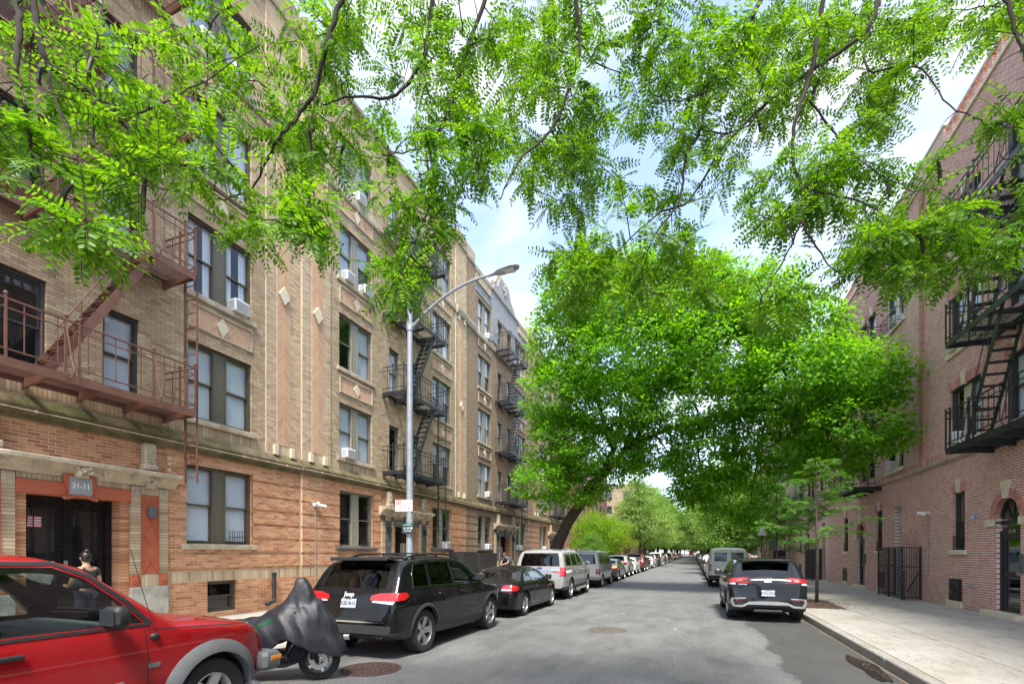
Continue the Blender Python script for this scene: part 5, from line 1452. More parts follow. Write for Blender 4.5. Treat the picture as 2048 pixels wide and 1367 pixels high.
def car_type(key, sp):
    L_ = sp['L']; S = lambda s: s - L_ / 2
    base = loft(sp); bvh = BVHTree.FromBMesh(base)
    bo = bm_obj(base, 0, (M_PAINT, M_TRIM, sp.get('clad', M_CLADD)))
    cut = []
    cz = sp['cab']
    cabin = loft(sp, .075, (cz[0], cz[1]), cz[2]); cut.append(bm_obj(cabin, 1, (M_PAINT, M_TRIM)))
    for sw in (sp['wr'], sp['wf']):
        for sd_ in (-1, 1):
            mb = MB().lathe([(sp['r'] + sp.get('gapw', .055), -.17), (sp['r'] + sp.get('gapw', .055), .30)], 40, M=Matrix.Translation((sd_ * sp['W'] / 2, S(sw), sp['r'] + .01)) @ Matrix.Rotation(sd_ * PI / 2, 4, 'Y') @ Matrix.Translation((0, 0, -.08)))
            cut.append(bm_obj(mb_bm(mb), 1, (M_PAINT, M_TRIM)))
    for pl in sp['sidewin']:
        pl = [(S(a), b) for a, b in pl]
        for sd_ in (-1, 1):
            mb = MB().prism(pl, sd_ * .45, sd_ * 1.3, 'x'); cut.append(bm_obj(mb_bm(mb), 1, (M_PAINT, M_TRIM)))
    for pl, view in ((sp['wind'], 'F'), (sp['rear'], 'B')):
        if not pl: continue
        y0, y1 = ((S(cz[1]) - .55, L_) if view == 'F' else (-L_, S(cz[0]) + sp.get('rdeep', .5)))
        mb = MB().prism(pl, y0, y1, 'y'); cut.append(bm_obj(mb_bm(mb), 1, (M_PAINT, M_TRIM)))
    boolean(bo, cut)
    me = bo.data; bpy.data.objects.remove(bo)
    # cladding and underside by height
    cl = sp.get('cladz', .36)
    for p in me.polygons:
        if p.material_index == 0:
            if p.normal.z < -.6 and p.center.z < .6: p.material_index = 1
            elif p.center.z < cl or (sp.get('bumpz') and (p.center.y < S(.12) or p.center.y > S(L_ - .12)) and p.center.z < sp['bumpz']): p.material_index = 2
    me.polygons.foreach_set('use_smooth', [True] * len(me.polygons)); me.set_sharp_from_angle(angle=R(32)); me.name = 'body'
    out = []
    def add(name, m_or_mb, m=None, parent=None, tag_=None, angle=None, pos=None, rot=None):
        msh = m_or_mb.mesh(name, m, angle=angle) if isinstance(m_or_mb, MB) else m_or_mb
        out.append((name, msh, parent, tag_, pos, rot)); return len(out) - 1
    # glass
    dark = sp.get('tint', 'mix')
    for i, pl in enumerate(sp['sidewin']):
        pl = [(S(a), b) for a, b in pl]
        for v in 'RL': add('side_window', decal(bvh, pl, v, -.006, 0, .06), M_DGLASS if (dark == 'dark' or (dark == 'mix' and i < len(sp['sidewin']) - 1)) else M_CGLASS)
    add('windscreen', decal(bvh, sp['wind'], 'F', -.006, 0, .07), M_CGLASS)
    if sp['rear']: add('rear_window', decal(bvh, sp['rear'], 'B', -.006, 0, .07), M_CGLASS if dark == 'clear' else M_DGLASS)
    # wheels
    tm, rm, bk = wheel_meshes(sp['r'], sp.get('rim', sp['r'] * .68), sp.get('tw', .22), *sp.get('spokes', (5, 'wide')), sp.get('rimm', M_RIM))
    for sw in (sp['wr'], sp['wf']):
        for sd_ in (-1, 1):
            i = add('wheel', tm, pos=(sd_ * (sp['W'] / 2 - sp.get('tw', .22) / 2 - .035), S(sw), sp['r']), rot=(0, 0, 0 if sd_ > 0 else PI))
            add('rim', rm, parent=i); add('brake_disc', bk, parent=i)
    # under floor so light does not leak beneath
    u = MB().box(-.6, .6, S(.5), S(L_ - .5), .24, .40); u.tube([(-.5, S(sp['wr']), sp['r']), (.5, S(sp['wr']), sp['r'])], .05, 8); add('chassis', u, M_TRIM)
    # cabin: dashboard, seats, wheel
    c0, c1, zf = cz; it = MB(); ws = sp['W'] / 2
    it.bevbox(-ws + .15, ws - .15, S(c1 - .62), S(c1 - .12), zf + .12, sp['belt'] - .02, .06); add('dashboard', it, sp.get('trim', M_SEATG))
    sm = sp.get('seat', M_SEAT); seat_s = sp.get('seats', (c1 - 1.55, c1 - 2.55))
    for q, ss in enumerate(seat_s):
        for sx in (-.38, .38):
            m = MB(); m.bevbox(sx - .25, sx + .25, S(ss), S(ss) + .5, zf - .05, zf + .12, .05)
            m.bevbox(sx - .24, sx + .24, S(ss) - .16, S(ss) + .0, zf + .05, min(sp['belt'] + .12, sp['H'] - .35), .05)
            m.bevbox(sx - .12, sx + .12, S(ss) - .14, S(ss) - .05, min(sp['belt'] + .14, sp['H'] - .33), min(sp['belt'] + .32, sp['H'] - .14), .035)
            add('seat', m, sm, angle=40)
    stw = MB(); cx = -.38; ys = S(c1 - .78)
    stw.tube([(cx + .18 * math.cos(a), ys + .06 * math.sin(a) + 0, sp['belt'] - .06 + .17 * math.sin(a)) for a in [k * PI / 10 for k in range(21)]], .014, 6); stw.bar((cx - .17, ys, sp['belt'] - .06), (cx + .17, ys, sp['belt'] - .06), .03, .05); stw.bar((cx, ys, sp['belt'] - .06), (cx, ys + .3, sp['belt'] - .16), .05)
    add('steering_wheel', stw, M_TRIM)
    # mirrors
    mz = sp['belt'] + .06; my = S(sp.get('mirs', c1 - .42))
    for sd_ in (-1, 1):
        hit = bvh.ray_cast(Vector((sd_ * 3, my, mz)), Vector((-sd_, 0, 0)))[0]; x = hit.x
        big = sp.get('mirror', 1.0)
        m = MB().bevbox(min(x + sd_ * .06, x + sd_ * (.06 + .2 * big)), max(x + sd_ * .06, x + sd_ * (.06 + .2 * big)), my - .06, my + .07, mz - .04 * big, mz + .12 * big, .035)
        m.bar((x - sd_ * .01, my + .02, mz), (x + sd_ * .12, my + .02, mz), .07, .05); i = add('mirror', m, M_PAINT if sp.get('mirpaint', True) else M_TRIM, tag_='paint' if sp.get('mirpaint', True) else None, angle=40)
        g = MB().bevbox(min(x + sd_ * .08, x + sd_ * (.04 + .2 * big)), max(x + sd_ * .08, x + sd_ * (.04 + .2 * big)), my - .066, my - .058, mz - .02 * big, mz + .10 * big, .003); add('mirror_glass', g, M_DGLASSM, parent=i)
    # seams
    sm_ = MB()
    for path in sp.get('seams', []):
        for v in 'RL': line_decal(bvh, [(S(a), b) for a, b in path], v, mb=sm_)
    for path in sp.get('rseams', []): line_decal(bvh, path, 'B', mb=sm_)
    if sm_.v: add('panel_gap', sm_, M_TRIM)
    for hy, hz in sp.get('handles', []):
        for v, sd_ in (('R', 1), ('L', -1)):
            hit = bvh.ray_cast(Vector((sd_ * 3, S(hy), hz)), Vector((-sd_, 0, 0)))[0]
            m = MB().bevbox(min(hit.x + sd_ * .005, hit.x + sd_ * .04), max(hit.x + sd_ * .005, hit.x + sd_ * .04), S(hy) - .10, S(hy) + .10, hz - .018, hz + .018, .01)
            add('door_handle', m, sp.get('handm', M_PAINT), tag_=None if sp.get('handm') else 'paint')
    for name, m, view, poly, off, th in sp.get('decals', []):
        if view == 'S':
            pl = [(S(a), b) for a, b in poly]
            for v in 'RL': add(name, decal(bvh, pl, v, off, th), m, angle=30)
        elif view in 'BF':
            for sgx in ((1, -1) if min(p[0] for p in poly) > .0 else (1,)):
                add(name, decal(bvh, [(x * sgx, z) for x, z in poly], view, off, th), m, angle=30)
        else: add(name, decal(bvh, poly, view, off, th), m, angle=30)
    # arch flares
    if sp.get('flare'):
        fm, wd_, hh = sp['flare']
        for sw in (sp['wr'], sp['wf']):
            for sd_ in (-1, 1):
                mb = MB(); r0 = sp['r'] + sp.get('gapw', .055) - .005; n = 22; ringv = []
                for k in range(n + 1):
                    a = PI * (k / n * 1.06 - .03); row = []
                    for rr, xo in ((r0, -.06), (r0, hh), (r0 + wd_ * .5, hh * .9), (r0 + wd_, .004), (r0 + wd_, -.05)):
                        y = S(sw) + rr * math.cos(a); z = sp['r'] + .01 + rr * math.sin(a)
                        h_ = bvh.ray_cast(Vector((sd_ * 3, y, max(z, .33))), Vector((-sd_, 0, 0)))[0]; x = abs(h_.x) if h_ else sp['W'] / 2
                        row.append((sd_ * (x + xo), y, z))
                    ringv += row
                fs = [(k * 5 + j, k * 5 + j + 1, (k + 1) * 5 + j + 1, (k + 1) * 5 + j) for k in range(n) for j in range(4)]
                mb.add(ringv, fs); add('wheel_arch_flare', mb, fm, angle=40)
    if sp.get('rails'):
        m = MB(); rx = sp['rails'][0]; a, b = S(sp['rails'][1]), S(sp['rails'][2]); hgt = sp['rails'][3]
        for sd_ in (-1, 1):
            pts = []
            for k in range(9):
                y = a + (b - a) * k / 8; z = bvh.ray_cast(Vector((sd_ * rx, y, 4)), Vector((0, 0, -1)))[0].z
                pts.append((sd_ * rx, y, z + (hgt if 0 < k < 8 else .01)))
            m.tube(pts, .018, 8)
            for k in (1, 4, 7): m.bar(pts[k], (pts[k][0], pts[k][1], pts[k][2] - hgt - .01), .05, .03)
        add('roof_rail', m, sp['rails'][4], angle=50)
        if len(sp['rails']) > 5:
            m = MB()
            for f in sp['rails'][5]:
                y = a + (b - a) * f; z = bvh.ray_cast(Vector((rx, y, 4)), Vector((0, 0, -1)))[0].z + hgt + .02
                m.bar((-rx - .03, y, z), (rx + .03, y, z), .06, .02)
            add('roof_bar', m, sp['rails'][4])
    for name, mb, m, parent in sp.get('extras', lambda b, S_: [])(bvh, S): add(name, mb, m, angle=35)
    TYPES[key] = (me, out, bvh, sp)
def place_car(key, x, y, rz, colr, label, cat, name='parked_car', plate=None, group='cars parked along the kerb', plate2=None, lit=False, badge=None):
    me, out, bvh, sp = TYPES[key]
    root = empty(name, label, cat, (x, y, 0), rz, group)
    bo = put('body', me, root); bo.color = (*colr, 1)
    obs = []
    for nm, msh, par, tg, pos, rot in out:
        o = put(nm, msh, obs[par] if par is not None else root, pos or (0, 0, 0), rot or (0, 0, 0))
        if tg == 'paint': o.color = (*colr, 1)
        if msh.materials and msh.materials[0] == M_PAINT: o.color = (*colr, 1)
        obs.append(o)
    def rearhit(px, pz): return bvh.ray_cast(Vector((px, -5, pz)), Vector((0, 1, 0)))
    if plate:
        px, pz = sp.get('platepos', (0, .95)); h = rearhit(px, pz); n = h[1]; tilt = math.atan2(n.z, -n.y)
        M = (-tilt, 0, 0)
        e = MB().bevbox(-.155, .155, -.010, .006, -.078, .078, .012)
        P = e.build('number_plate', M_PLATE, root, (px, h[0].y - .012, pz), M)
        put('lettering', text_mesh(plate, .092, M_PLTXT, .001, True), P, (0, -.0115, -.005), (PI / 2, 0, 0), (.80, 1.1, 1))
        put('lettering', text_mesh('NEW YORK', .022, M_PLTXT, .001, True), P, (0, -.0115, .058), (PI / 2, 0, 0))
    for txt, px, pz, sz, m in (badge or []):
        h = rearhit(px, pz); n = h[1]; tilt = math.atan2(n.z, -n.y)
        o = put('badge', text_mesh(txt, sz, m, .004, True), root, (px, h[0].y - .006, pz), (PI / 2 - tilt, 0, 0))
    return root
def S_(L_): return lambda s: s - L_ / 2

# ---------------- large black SUV
def ex_gc(bvh, S):
    o = []
    m = MB(); m.bevbox(-.62, .62, S(.30), S(.62), 1.665, 1.70, .012); m.bevbox(-.60, .60, S(.28), S(.36), 1.64, 1.68, .012); o.append(('spoiler', m, M_TRIM, None))
    w = MB(); w.bar((-.05, S(.17), 1.15), (.36, S(.20), 1.18), .035, .03); w.ball((-.02, S(.17), 1.15), .03); o.append(('rear_wiper', w, M_TRIM, None))
    e = MB()
    for s in (-1, 1): e.tube([(s * .62, S(.02), .40), (s * .62, S(.30), .40)], .05, 12)
    e.bevbox(-.06, .06, S(-.02), S(.2), .33, .42, .01); o.append(('exhaust', e, M_CHROME, None))
    return o
car_type('suv', dict(L=4.82, W=1.94, H=1.75, belt=1.16, r=.385, tw=.26, wr=.96, wf=3.875, spokes=(5, 'wide'), cab=(.30, 3.45, .62), rc=.10,
    top=[(0, .66), (.01, .74), (.05, .86), (.07, 1.0), (.10, 1.10), (.17, 1.20), (.36, 1.50), (.47, 1.62), (.60, 1.675), (1.2, 1.72), (2.0, 1.735), (2.45, 1.71), (2.75, 1.63), (3.15, 1.40), (3.50, 1.19), (3.75, 1.15), (4.3, 1.09), (4.62, .99), (4.78, .82), (4.82, .66)],
    low=[(0, .42), (.08, .36), (.4, .30), (2.4, .26), (4.3, .28), (4.7, .32), (4.82, .42)],
    wid=[(0, .78), (.03, .86), (.10, .915), (.3, .95), (.8, .97), (4.0, .97), (4.4, .92), (4.68, .80), (4.82, .62)],
    side=[(0, .90), (.3, .925), (.5, .98), (.75, 1.0), (.95, 1.0), (1.1, .975), (1.18, .945), (1.4, .875), (1.6, .80), (1.8, .72), (2.2, .7)],
    sidewin=[[(.62, 1.20), (1.12, 1.19), (1.18, 1.56), (.96, 1.57), (.78, 1.53), (.66, 1.38)], [(1.22, 1.19), (2.05, 1.18), (2.05, 1.60), (1.6, 1.61), (1.26, 1.58)], [(2.12, 1.18), (3.05, 1.16), (2.72, 1.47), (2.50, 1.57), (2.12, 1.60)]],
    wind=[(-.66, 1.20), (.66, 1.20), (.62, 1.45), (.56, 1.62), (-.56, 1.62), (-.62, 1.45)], rear=[(-.66, 1.18), (.66, 1.18), (.62, 1.42), (.57, 1.58), (-.57, 1.58), (-.62, 1.42)], rdeep=.45,
    cladz=.47, clad=M_CLADD, flare=(M_CLADD, .055, .022), platepos=(0, .93), mirpaint=False,
    seams=[[(1.20, 1.18), (1.22, .80), (1.45, .50), (1.5, .42)], [(2.08, 1.6), (2.10, .42)], [(3.15, 1.15), (3.2, .8), (3.2, .42)], [(1.5, .42), (3.2, .42)], [(3.3, 1.13), (4.5, 1.0)]],
    rseams=[[(-.80, 1.14), (-.74, .86), (-.70, .74), (.70, .74), (.74, .86), (.80, 1.14)]],
    handles=[(1.50, 1.02), (2.32, 1.02)],
    decals=[('tail_light', M_RED, 'B', [(.42, .99), (.60, .985), (.90, .98), (.90, 1.11), (.60, 1.10), (.44, 1.06)], .016, .03),
            ('tail_light', M_RED, 'S', [(.07, .98), (.30, .99), (.42, 1.05), (.36, 1.11), (.10, 1.11)], .016, .03),
            ('reverse_light', M_CLEAR, 'B', [(.46, .955), (.86, .925), (.89, .975), (.48, .982)], .014, .03),
            ('chrome_strip', M_CHROME, 'B', [(-.72, .625), (.72, .625), (.72, .645), (-.72, .645)], .012, .02),
            ('bumper_skirt', M_CLADD, 'B', [(-.82, .44), (.82, .44), (.84, .58), (-.84, .58)], .010, .02),
            ('window_trim', M_CHROME, 'S', [(.58, 1.165), (3.1, 1.13), (3.1, 1.150), (.58, 1.185)], .006, .01),
            ('window_trim', M_CHROME, 'S', [(.60, 1.17), (.625, 1.17), (.68, 1.40), (.80, 1.555), (.97, 1.60), (.97, 1.62), (.78, 1.575), (.655, 1.41)], .006, .01),
            ('headlight', M_CLEAR, 'F', [(.50, .84), (.78, .84), (.80, .97), (.55, .97)], .01, .02), ('grille', M_TRIM, 'F', rrect(-.46, .46, .80, .98, .03), .01, .02)],
    rails=(.62, .75, 3.0, .055, M_TRIM, (.18, .62)), extras=ex_gc))
# ---------------- boxy red SUV with grey flares
def ex_lib(bvh, S):
    o = []
    m = MB(); m.bevbox(-.93, .93, S(4.22), S(4.47), .46, .66, .04); o.append(('front_bumper', m, M_CLAD, None))
    for s in (-1, 1): a = MB(); a.bevbox(min(s * .74, s * .935), max(s * .74, s * .935), S(4.30), S(4.455), .56, .62, .01); o.append(('indicator', a, M_AMB, None))
    t = MB(); h = bvh.ray_cast(Vector((3, S(3.05), 1.02)), Vector((-1, 0, 0)))[0]
    t.ball((h.x, S(3.08), 1.03), .035, 0, 8, (1, 1.2, 1)); t.tube([(h.x + .01, S(3.08), 1.05), (h.x - .06, S(2.92), 1.80)], .003, 5); o.append(('antenna', t, M_TRIM, None))
    w = MB(); w.tube([(-.5, S(3.02), 1.20), (.1, S(2.99), 1.22), (.55, S(2.88), 1.30)], .008, 5); o.append(('wiper', w, M_TRIM, None))
    return o
car_type('boxsuv', dict(L=4.43, W=1.82, H=1.80, belt=1.15, r=.36, tw=.25, wr=1.0, wf=3.66, rim=.215, spokes=(5, 'five'), rimm=M_RIMW, cab=(.22, 3.2, .62), rc=.10, gapw=.06, tint='clear', clad=M_CLAD, cladz=.40,
    top=[(0, .62), (.01, .80), (.03, 1.0), (.06, 1.14), (.20, 1.55), (.30, 1.68), (.45, 1.74), (1.2, 1.78), (1.9, 1.785), (2.38, 1.765), (2.62, 1.69), (3.0, 1.40), (3.24, 1.20), (3.32, 1.165), (3.7, 1.13), (4.1, 1.06), (4.28, .96), (4.36, .80), (4.38, .62)],
    low=[(0, .44), (.3, .34), (4.1, .34), (4.43, .44)],
    wid=[(0, .82), (.05, .87), (.3, .90), (3.6, .90), (4.05, .875), (4.25, .80), (4.43, .70)],
    side=[(0, .93), (.4, .97), (.6, 1.0), (.9, 1.0), (1.08, .985), (1.16, .955), (1.4, .885), (1.6, .83), (1.8, .76), (2.2, .7)],
    sidewin=[[(.30, 1.2), (.95, 1.18), (.98, 1.62), (.42, 1.60)], [(1.03, 1.18), (1.78, 1.17), (1.78, 1.62), (1.03, 1.62)], [(1.88, 1.17), (3.0, 1.16), (2.84, 1.36), (2.62, 1.56), (2.42, 1.655), (1.88, 1.67)]],
    wind=[(-.70, 1.22), (.70, 1.22), (.66, 1.44), (.60, 1.67), (-.60, 1.67), (-.66, 1.44)], rear=[(-.60, 1.20), (.60, 1.20), (.54, 1.60), (-.54, 1.60)], rdeep=.4,
    flare=(M_CLAD, .125, .05), mirpaint=False, mirror=1.05, mirs=2.70, handm=M_TRIM, handles=[(1.25, 1.03), (2.08, 1.03)],
    seams=[[(1.00, 1.15), (1.02, .9), (1.3, .5)], [(1.83, 1.66), (1.84, .42)], [(3.0, 1.15), (3.02, .9), (3.02, .42)], [(3.0, 1.10), (4.25, 1.00)]],
    decals=[('side_moulding', M_CLAD, 'S', [(1.50, .62), (2.84, .62), (2.82, .69), (1.50, .69)], .02, .03), ('window_seal', M_TRIM, 'S', [(.30, 1.145), (3.05, 1.13), (3.05, 1.152), (.30, 1.167)], .008, .012),
            ('window_seal', M_TRIM, 'S', [(3.02, 1.15), (3.08, 1.15), (2.90, 1.37), (2.67, 1.58), (2.44, 1.695), (1.86, 1.705), (1.86, 1.68), (2.43, 1.668), (2.64, 1.565), (2.86, 1.36)], .006, .01),
            ('bonnet_stripe', M_TRIM, 'T', [(-.5, 3.26 - 2.215), (.5, 3.26 - 2.215), (.5, 3.29 - 2.215), (-.5, 3.29 - 2.215)], .004, .006),
            ('fender_emblem', M_CLAD, 'S', [(3.02, .76), (3.12, .76), (3.12, .80), (3.02, .80)], .006, .008)],
    rails=(.60, .5, 2.0, .05, M_TRIM), seats=(1.25, .35), seat=M_SEATG, extras=ex_lib, trim=M_SEATG))
# ---------------- low coupe
car_type('coupe', dict(L=4.59, W=1.78, H=1.41, belt=.93, r=.335, tw=.24, wr=.93, wf=3.69, spokes=(5, 'five'), cab=(.55, 3.25, .45), rc=.09, tint='mix',
    top=[(0, .60), (.02, .74), (.06, .90), (.14, .96), (.55, .99), (.72, 1.02), (1.25, 1.27), (1.6, 1.365), (2.1, 1.395), (2.45, 1.37), (2.75, 1.28), (3.3, .98), (3.45, .95), (4.1, .88), (4.4, .78), (4.55, .62), (4.59, .52)],
    low=[(0, .36), (.1, .26), (.5, .19), (4.2, .18), (4.59, .28)],
    wid=[(0, .70), (.05, .80), (.2, .86), (.6, .885), (3.8, .885), (4.2, .82), (4.45, .70), (4.59, .5)],
    side=[(0, .93), (.25, .96), (.5, 1.0), (.7, 1.0), (.85, .975), (.95, .94), (1.1, .84), (1.25, .75), (1.4, .66), (2, .6)],
    sidewin=[[(1.02, .98), (1.58, .96), (1.60, 1.27), (1.45, 1.24), (1.15, 1.10)], [(1.64, .96), (2.86, .94), (2.62, 1.12), (2.35, 1.26), (2.1, 1.30), (1.66, 1.28)]],
    wind=[(-.62, .99), (.62, .99), (.58, 1.12), (.50, 1.31), (-.50, 1.31), (-.58, 1.12)], rear=[(-.56, 1.04), (.56, 1.04), (.52, 1.14), (.44, 1.28), (-.44, 1.28), (-.52, 1.14)], rdeep=.7,
    seats=(1.9,), platepos=(0, .72), cladz=.24, handles=[(1.86, .80)],
    seams=[[(1.70, .93), (1.62, .7), (1.72, .35), (2.9, .32), (2.98, .60), (2.95, .90)], [(3.1, .9), (4.3, .76)]],
    rseams=[[(-.62, .92), (-.56, .62), (.56, .62), (.62, .92)]],
    decals=[('tail_light', M_RED, 'B', [(.46, .74), (.70, .73), (.82, .76), (.82, .88), (.62, .90), (.50, .88)], .012, .02), ('tail_light', M_RED, 'S', [(.05, .75), (.20, .74), (.38, .80), (.30, .88), (.08, .89)], .012, .02),
            ('window_trim', M_CHROME, 'S', [(.98, .95), (2.95, .915), (2.95, .93), (.98, .965)], .006, .01), ('window_trim', M_CHROME, 'S', [(.97, .955), (.995, .965), (1.12, 1.11), (1.46, 1.27), (1.8, 1.315), (2.3, 1.30), (2.3, 1.315), (1.8, 1.33), (1.45, 1.285), (1.10, 1.125)], .006, .01),
            ('rear_light_strip', M_CLEAR, 'B', [(.48, .765), (.76, .765), (.76, .795), (.48, .795)], .018, .01), ('headlight', M_CLEAR, 'F', [(.45, .60), (.66, .62), (.70, .72), (.5, .72)], .01, .02), ('sill_strip', M_CHROME, 'S', [(1.5, .33), (2.2, .33), (2.2, .342), (1.5, .342)], .006, .01)]))
# ---------------- long silver SUV
car_type('longsuv', dict(L=5.33, W=2.03, H=1.95, belt=1.24, r=.40, tw=.28, wr=1.15, wf=4.26, spokes=(6, 'wide'), cab=(.25, 3.9, .68), rc=.10,
    top=[(0, .72), (.01, .86), (.04, 1.0), (.07, 1.2), (.12, 1.32), (.24, 1.72), (.32, 1.86), (.45, 1.90), (1.5, 1.94), (2.6, 1.93), (2.95, 1.87), (3.3, 1.68), (3.85, 1.33), (4.0, 1.28), (4.8, 1.22), (5.15, 1.10), (5.3, .85), (5.33, .7)],
    low=[(0, .46), (.2, .36), (4.8, .32), (5.33, .46)],
    wid=[(0, .90), (.05, .96), (.25, 1.0), (4.4, 1.01), (4.9, .95), (5.33, .72)],
    side=[(0, .92), (.4, .97), (.7, 1.0), (1.0, 1.0), (1.2, .98), (1.3, .95), (1.6, .88), (1.85, .80), (2.2, .74)],
    sidewin=[[(.40, 1.30), (1.30, 1.28), (1.32, 1.74), (.56, 1.73)], [(1.40, 1.28), (2.25, 1.27), (2.25, 1.76), (1.40, 1.75)], [(2.33, 1.27), (3.38, 1.26), (2.98, 1.66), (2.75, 1.76), (2.33, 1.76)]],
    wind=[(-.72, 1.34), (.72, 1.34), (.66, 1.60), (.60, 1.80), (-.60, 1.80), (-.66, 1.60)], rear=[(-.78, 1.28), (.78, 1.28), (.74, 1.55), (.68, 1.78), (-.68, 1.78), (-.74, 1.55)], rdeep=.4,
    cladz=.50, clad=M_CLADD, platepos=(-.0, .93), handles=[(1.62, 1.12), (2.55, 1.12)],
    seams=[[(1.36, 1.76), (1.38, .9), (1.65, .5)], [(2.29, 1.78), (2.30, .48)], [(3.45, 1.25), (3.5, .5)], [(1.65, .5), (3.5, .48)]], rseams=[[(-.86, 1.30), (-.84, .78), (.84, .78), (.86, 1.30)]],
    decals=[('tail_light', M_RED, 'B', [(.80, .92), (.96, .92), (.97, 1.24), (.80, 1.24)], .016, .03), ('tail_light', M_RED, 'S', [(.04, .92), (.22, .93), (.22, 1.23), (.07, 1.24)], .016, .03),
            ('chrome_strip', M_CHROME, 'B', [(-.78, 1.12), (.78, 1.12), (.78, 1.155), (-.78, 1.155)], .014, .02), ('emblem', mat('dark blue oval', (.03, .05, .14), .3, var=0, coat=1), 'B', [(.11 * math.cos(a), 1.20 + .045 * math.sin(a)) for a in [k * PI / 8 for k in range(16)]], .02, .02),
            ('running_board', M_CHROME, 'S', [(1.75, .36), (3.6, .36), (3.6, .42), (1.75, .42)], .10, .09), ('headlight', M_CLEAR, 'F', [(.6, .98), (.86, .98), (.86, 1.14), (.6, 1.14)], .01, .02)],
    rails=(.72, .7, 3.0, .05, M_CHROME)))
# ---------------- passenger van
VAN = dict(L=4.85, W=1.90, H=1.98, belt=1.18, r=.34, tw=.22, wr=1.0, wf=3.9, spokes=(6, 'five'), rimm=M_RIMW, cab=(.14, 4.1, .68), rc=.12, tint='mix',
    top=[(0, .66), (.01, .9), (.03, 1.15), (.10, 1.70), (.16, 1.86), (.30, 1.93), (1.5, 1.965), (3.0, 1.95), (3.3, 1.88), (3.6, 1.68), (4.1, 1.26), (4.3, 1.15), (4.6, 1.05), (4.78, .9), (4.85, .68)],
    low=[(0, .42), (.2, .34), (4.4, .30), (4.85, .40)],
    wid=[(0, .86), (.04, .91), (.2, .94), (4.0, .945), (4.5, .88), (4.85, .68)],
    side=[(0, .95), (.5, .99), (.8, 1.0), (1.1, .985), (1.2, .965), (1.6, .90), (1.85, .83), (2.2, .76)],
    sidewin=[[(.28, 1.22), (1.15, 1.21), (1.15, 1.72), (.34, 1.72)], [(1.22, 1.21), (2.1, 1.20), (2.1, 1.73), (1.22, 1.73)], [(2.17, 1.20), (2.95, 1.19), (2.95, 1.73), (2.17, 1.73)], [(3.05, 1.19), (3.85, 1.18), (3.45, 1.62), (3.25, 1.72), (3.05, 1.72)]],
    wind=[(-.70, 1.28), (.70, 1.28), (.64, 1.55), (.58, 1.80), (-.58, 1.80), (-.64, 1.55)], rear=[(-.74, 1.22), (.74, 1.22), (.70, 1.5), (.66, 1.72), (-.66, 1.72), (-.70, 1.5)], rdeep=.35,
    platepos=(0, .85), cladz=.44, handles=[(2.85, 1.02)], seams=[[(3.0, 1.75), (3.0, .42)], [(3.88, 1.18), (3.9, .5)], [(2.1, 1.0), (2.15, .44)], [(.3, 1.02), (3.0, 1.02)]], rseams=[[(-.80, 1.9), (-.80, .6), (.80, .6), (.80, 1.9)]],
    seats=(3.0, 2.0), decals=[('tail_light', M_REDD, 'B', [(.74, .72), (.87, .72), (.88, .98), (.76, .98)], .012, .02), ('tail_light', M_REDD, 'S', [(.03, .72), (.13, .72), (.13, .98), (.06, .98)], .012, .02), ('bumper', M_CLAD, 'B', [(-.86, .44), (.86, .44), (.86, .58), (-.86, .58)], .05, .06),
            ('headlight', M_CLEAR, 'F', [(.5, .78), (.78, .78), (.78, .92), (.5, .92)], .01, .02)])
car_type('van', VAN)
CV = dict(VAN); CV.update(L=5.4, W=2.0, H=2.1, rear=None, r=.37, wr=1.25, wf=4.45, mirpaint=False, mirror=1.3, cab=(.16, 4.7, .72),
    top=[(0, .70), (.01, .95), (.03, 1.2), (.10, 1.80), (.16, 2.0), (.30, 2.06), (1.5, 2.09), (3.6, 2.07), (3.9, 1.98), (4.2, 1.74), (4.68, 1.34), (4.85, 1.26), (5.15, 1.15), (5.33, .95), (5.4, .72)],
    wid=[(0, .92), (.04, .97), (.2, 1.0), (4.6, 1.0), (5.0, .93), (5.4, .74)], low=[(0, .46), (.2, .36), (4.9, .34), (5.4, .44)],
    sidewin=[[(3.7, 1.26), (4.45, 1.25), (4.1, 1.70), (3.9, 1.80), (3.7, 1.80)]],
    wind=[(-.74, 1.36), (.74, 1.36), (.68, 1.62), (.62, 1.9), (-.62, 1.9), (-.68, 1.62)], seats=(3.5,), handles=[(3.55, 1.08)], seams=[[(3.62, 1.9), (3.62, .45)], [(4.5, 1.24), (4.52, .5)]],
    rseams=[[(0, 1.98), (0, .62)], [(-.84, 1.95), (-.86, .62), (.86, .62), (.84, 1.95)]],
    decals=[('tail_light', M_REDD, 'B', [(.80, .86), (.94, .86), (.94, 1.24), (.82, 1.24)], .014, .02), ('tail_light', M_REDD, 'S', [(.03, .86), (.1, .86), (.1, 1.22), (.05, 1.22)], .014, .02), ('bumper', M_TRIM, 'B', [(-.94, .48), (.94, .48), (.94, .64), (-.94, .64)], .07, .08),
            ('rear_window', M_DGLASS, 'B', rrect(.08, .70, 1.36, 1.80, .05), .004, .006), ('hinge', M_TRIM, 'B', [(.84, 1.5), (.88, 1.5), (.88, 1.58), (.84, 1.58)], .02, .02), ('headlight', M_CLEAR, 'F', [(.6, .9), (.84, .9), (.84, 1.06), (.6, 1.06)], .01, .02)])
car_type('cargovan', CV)
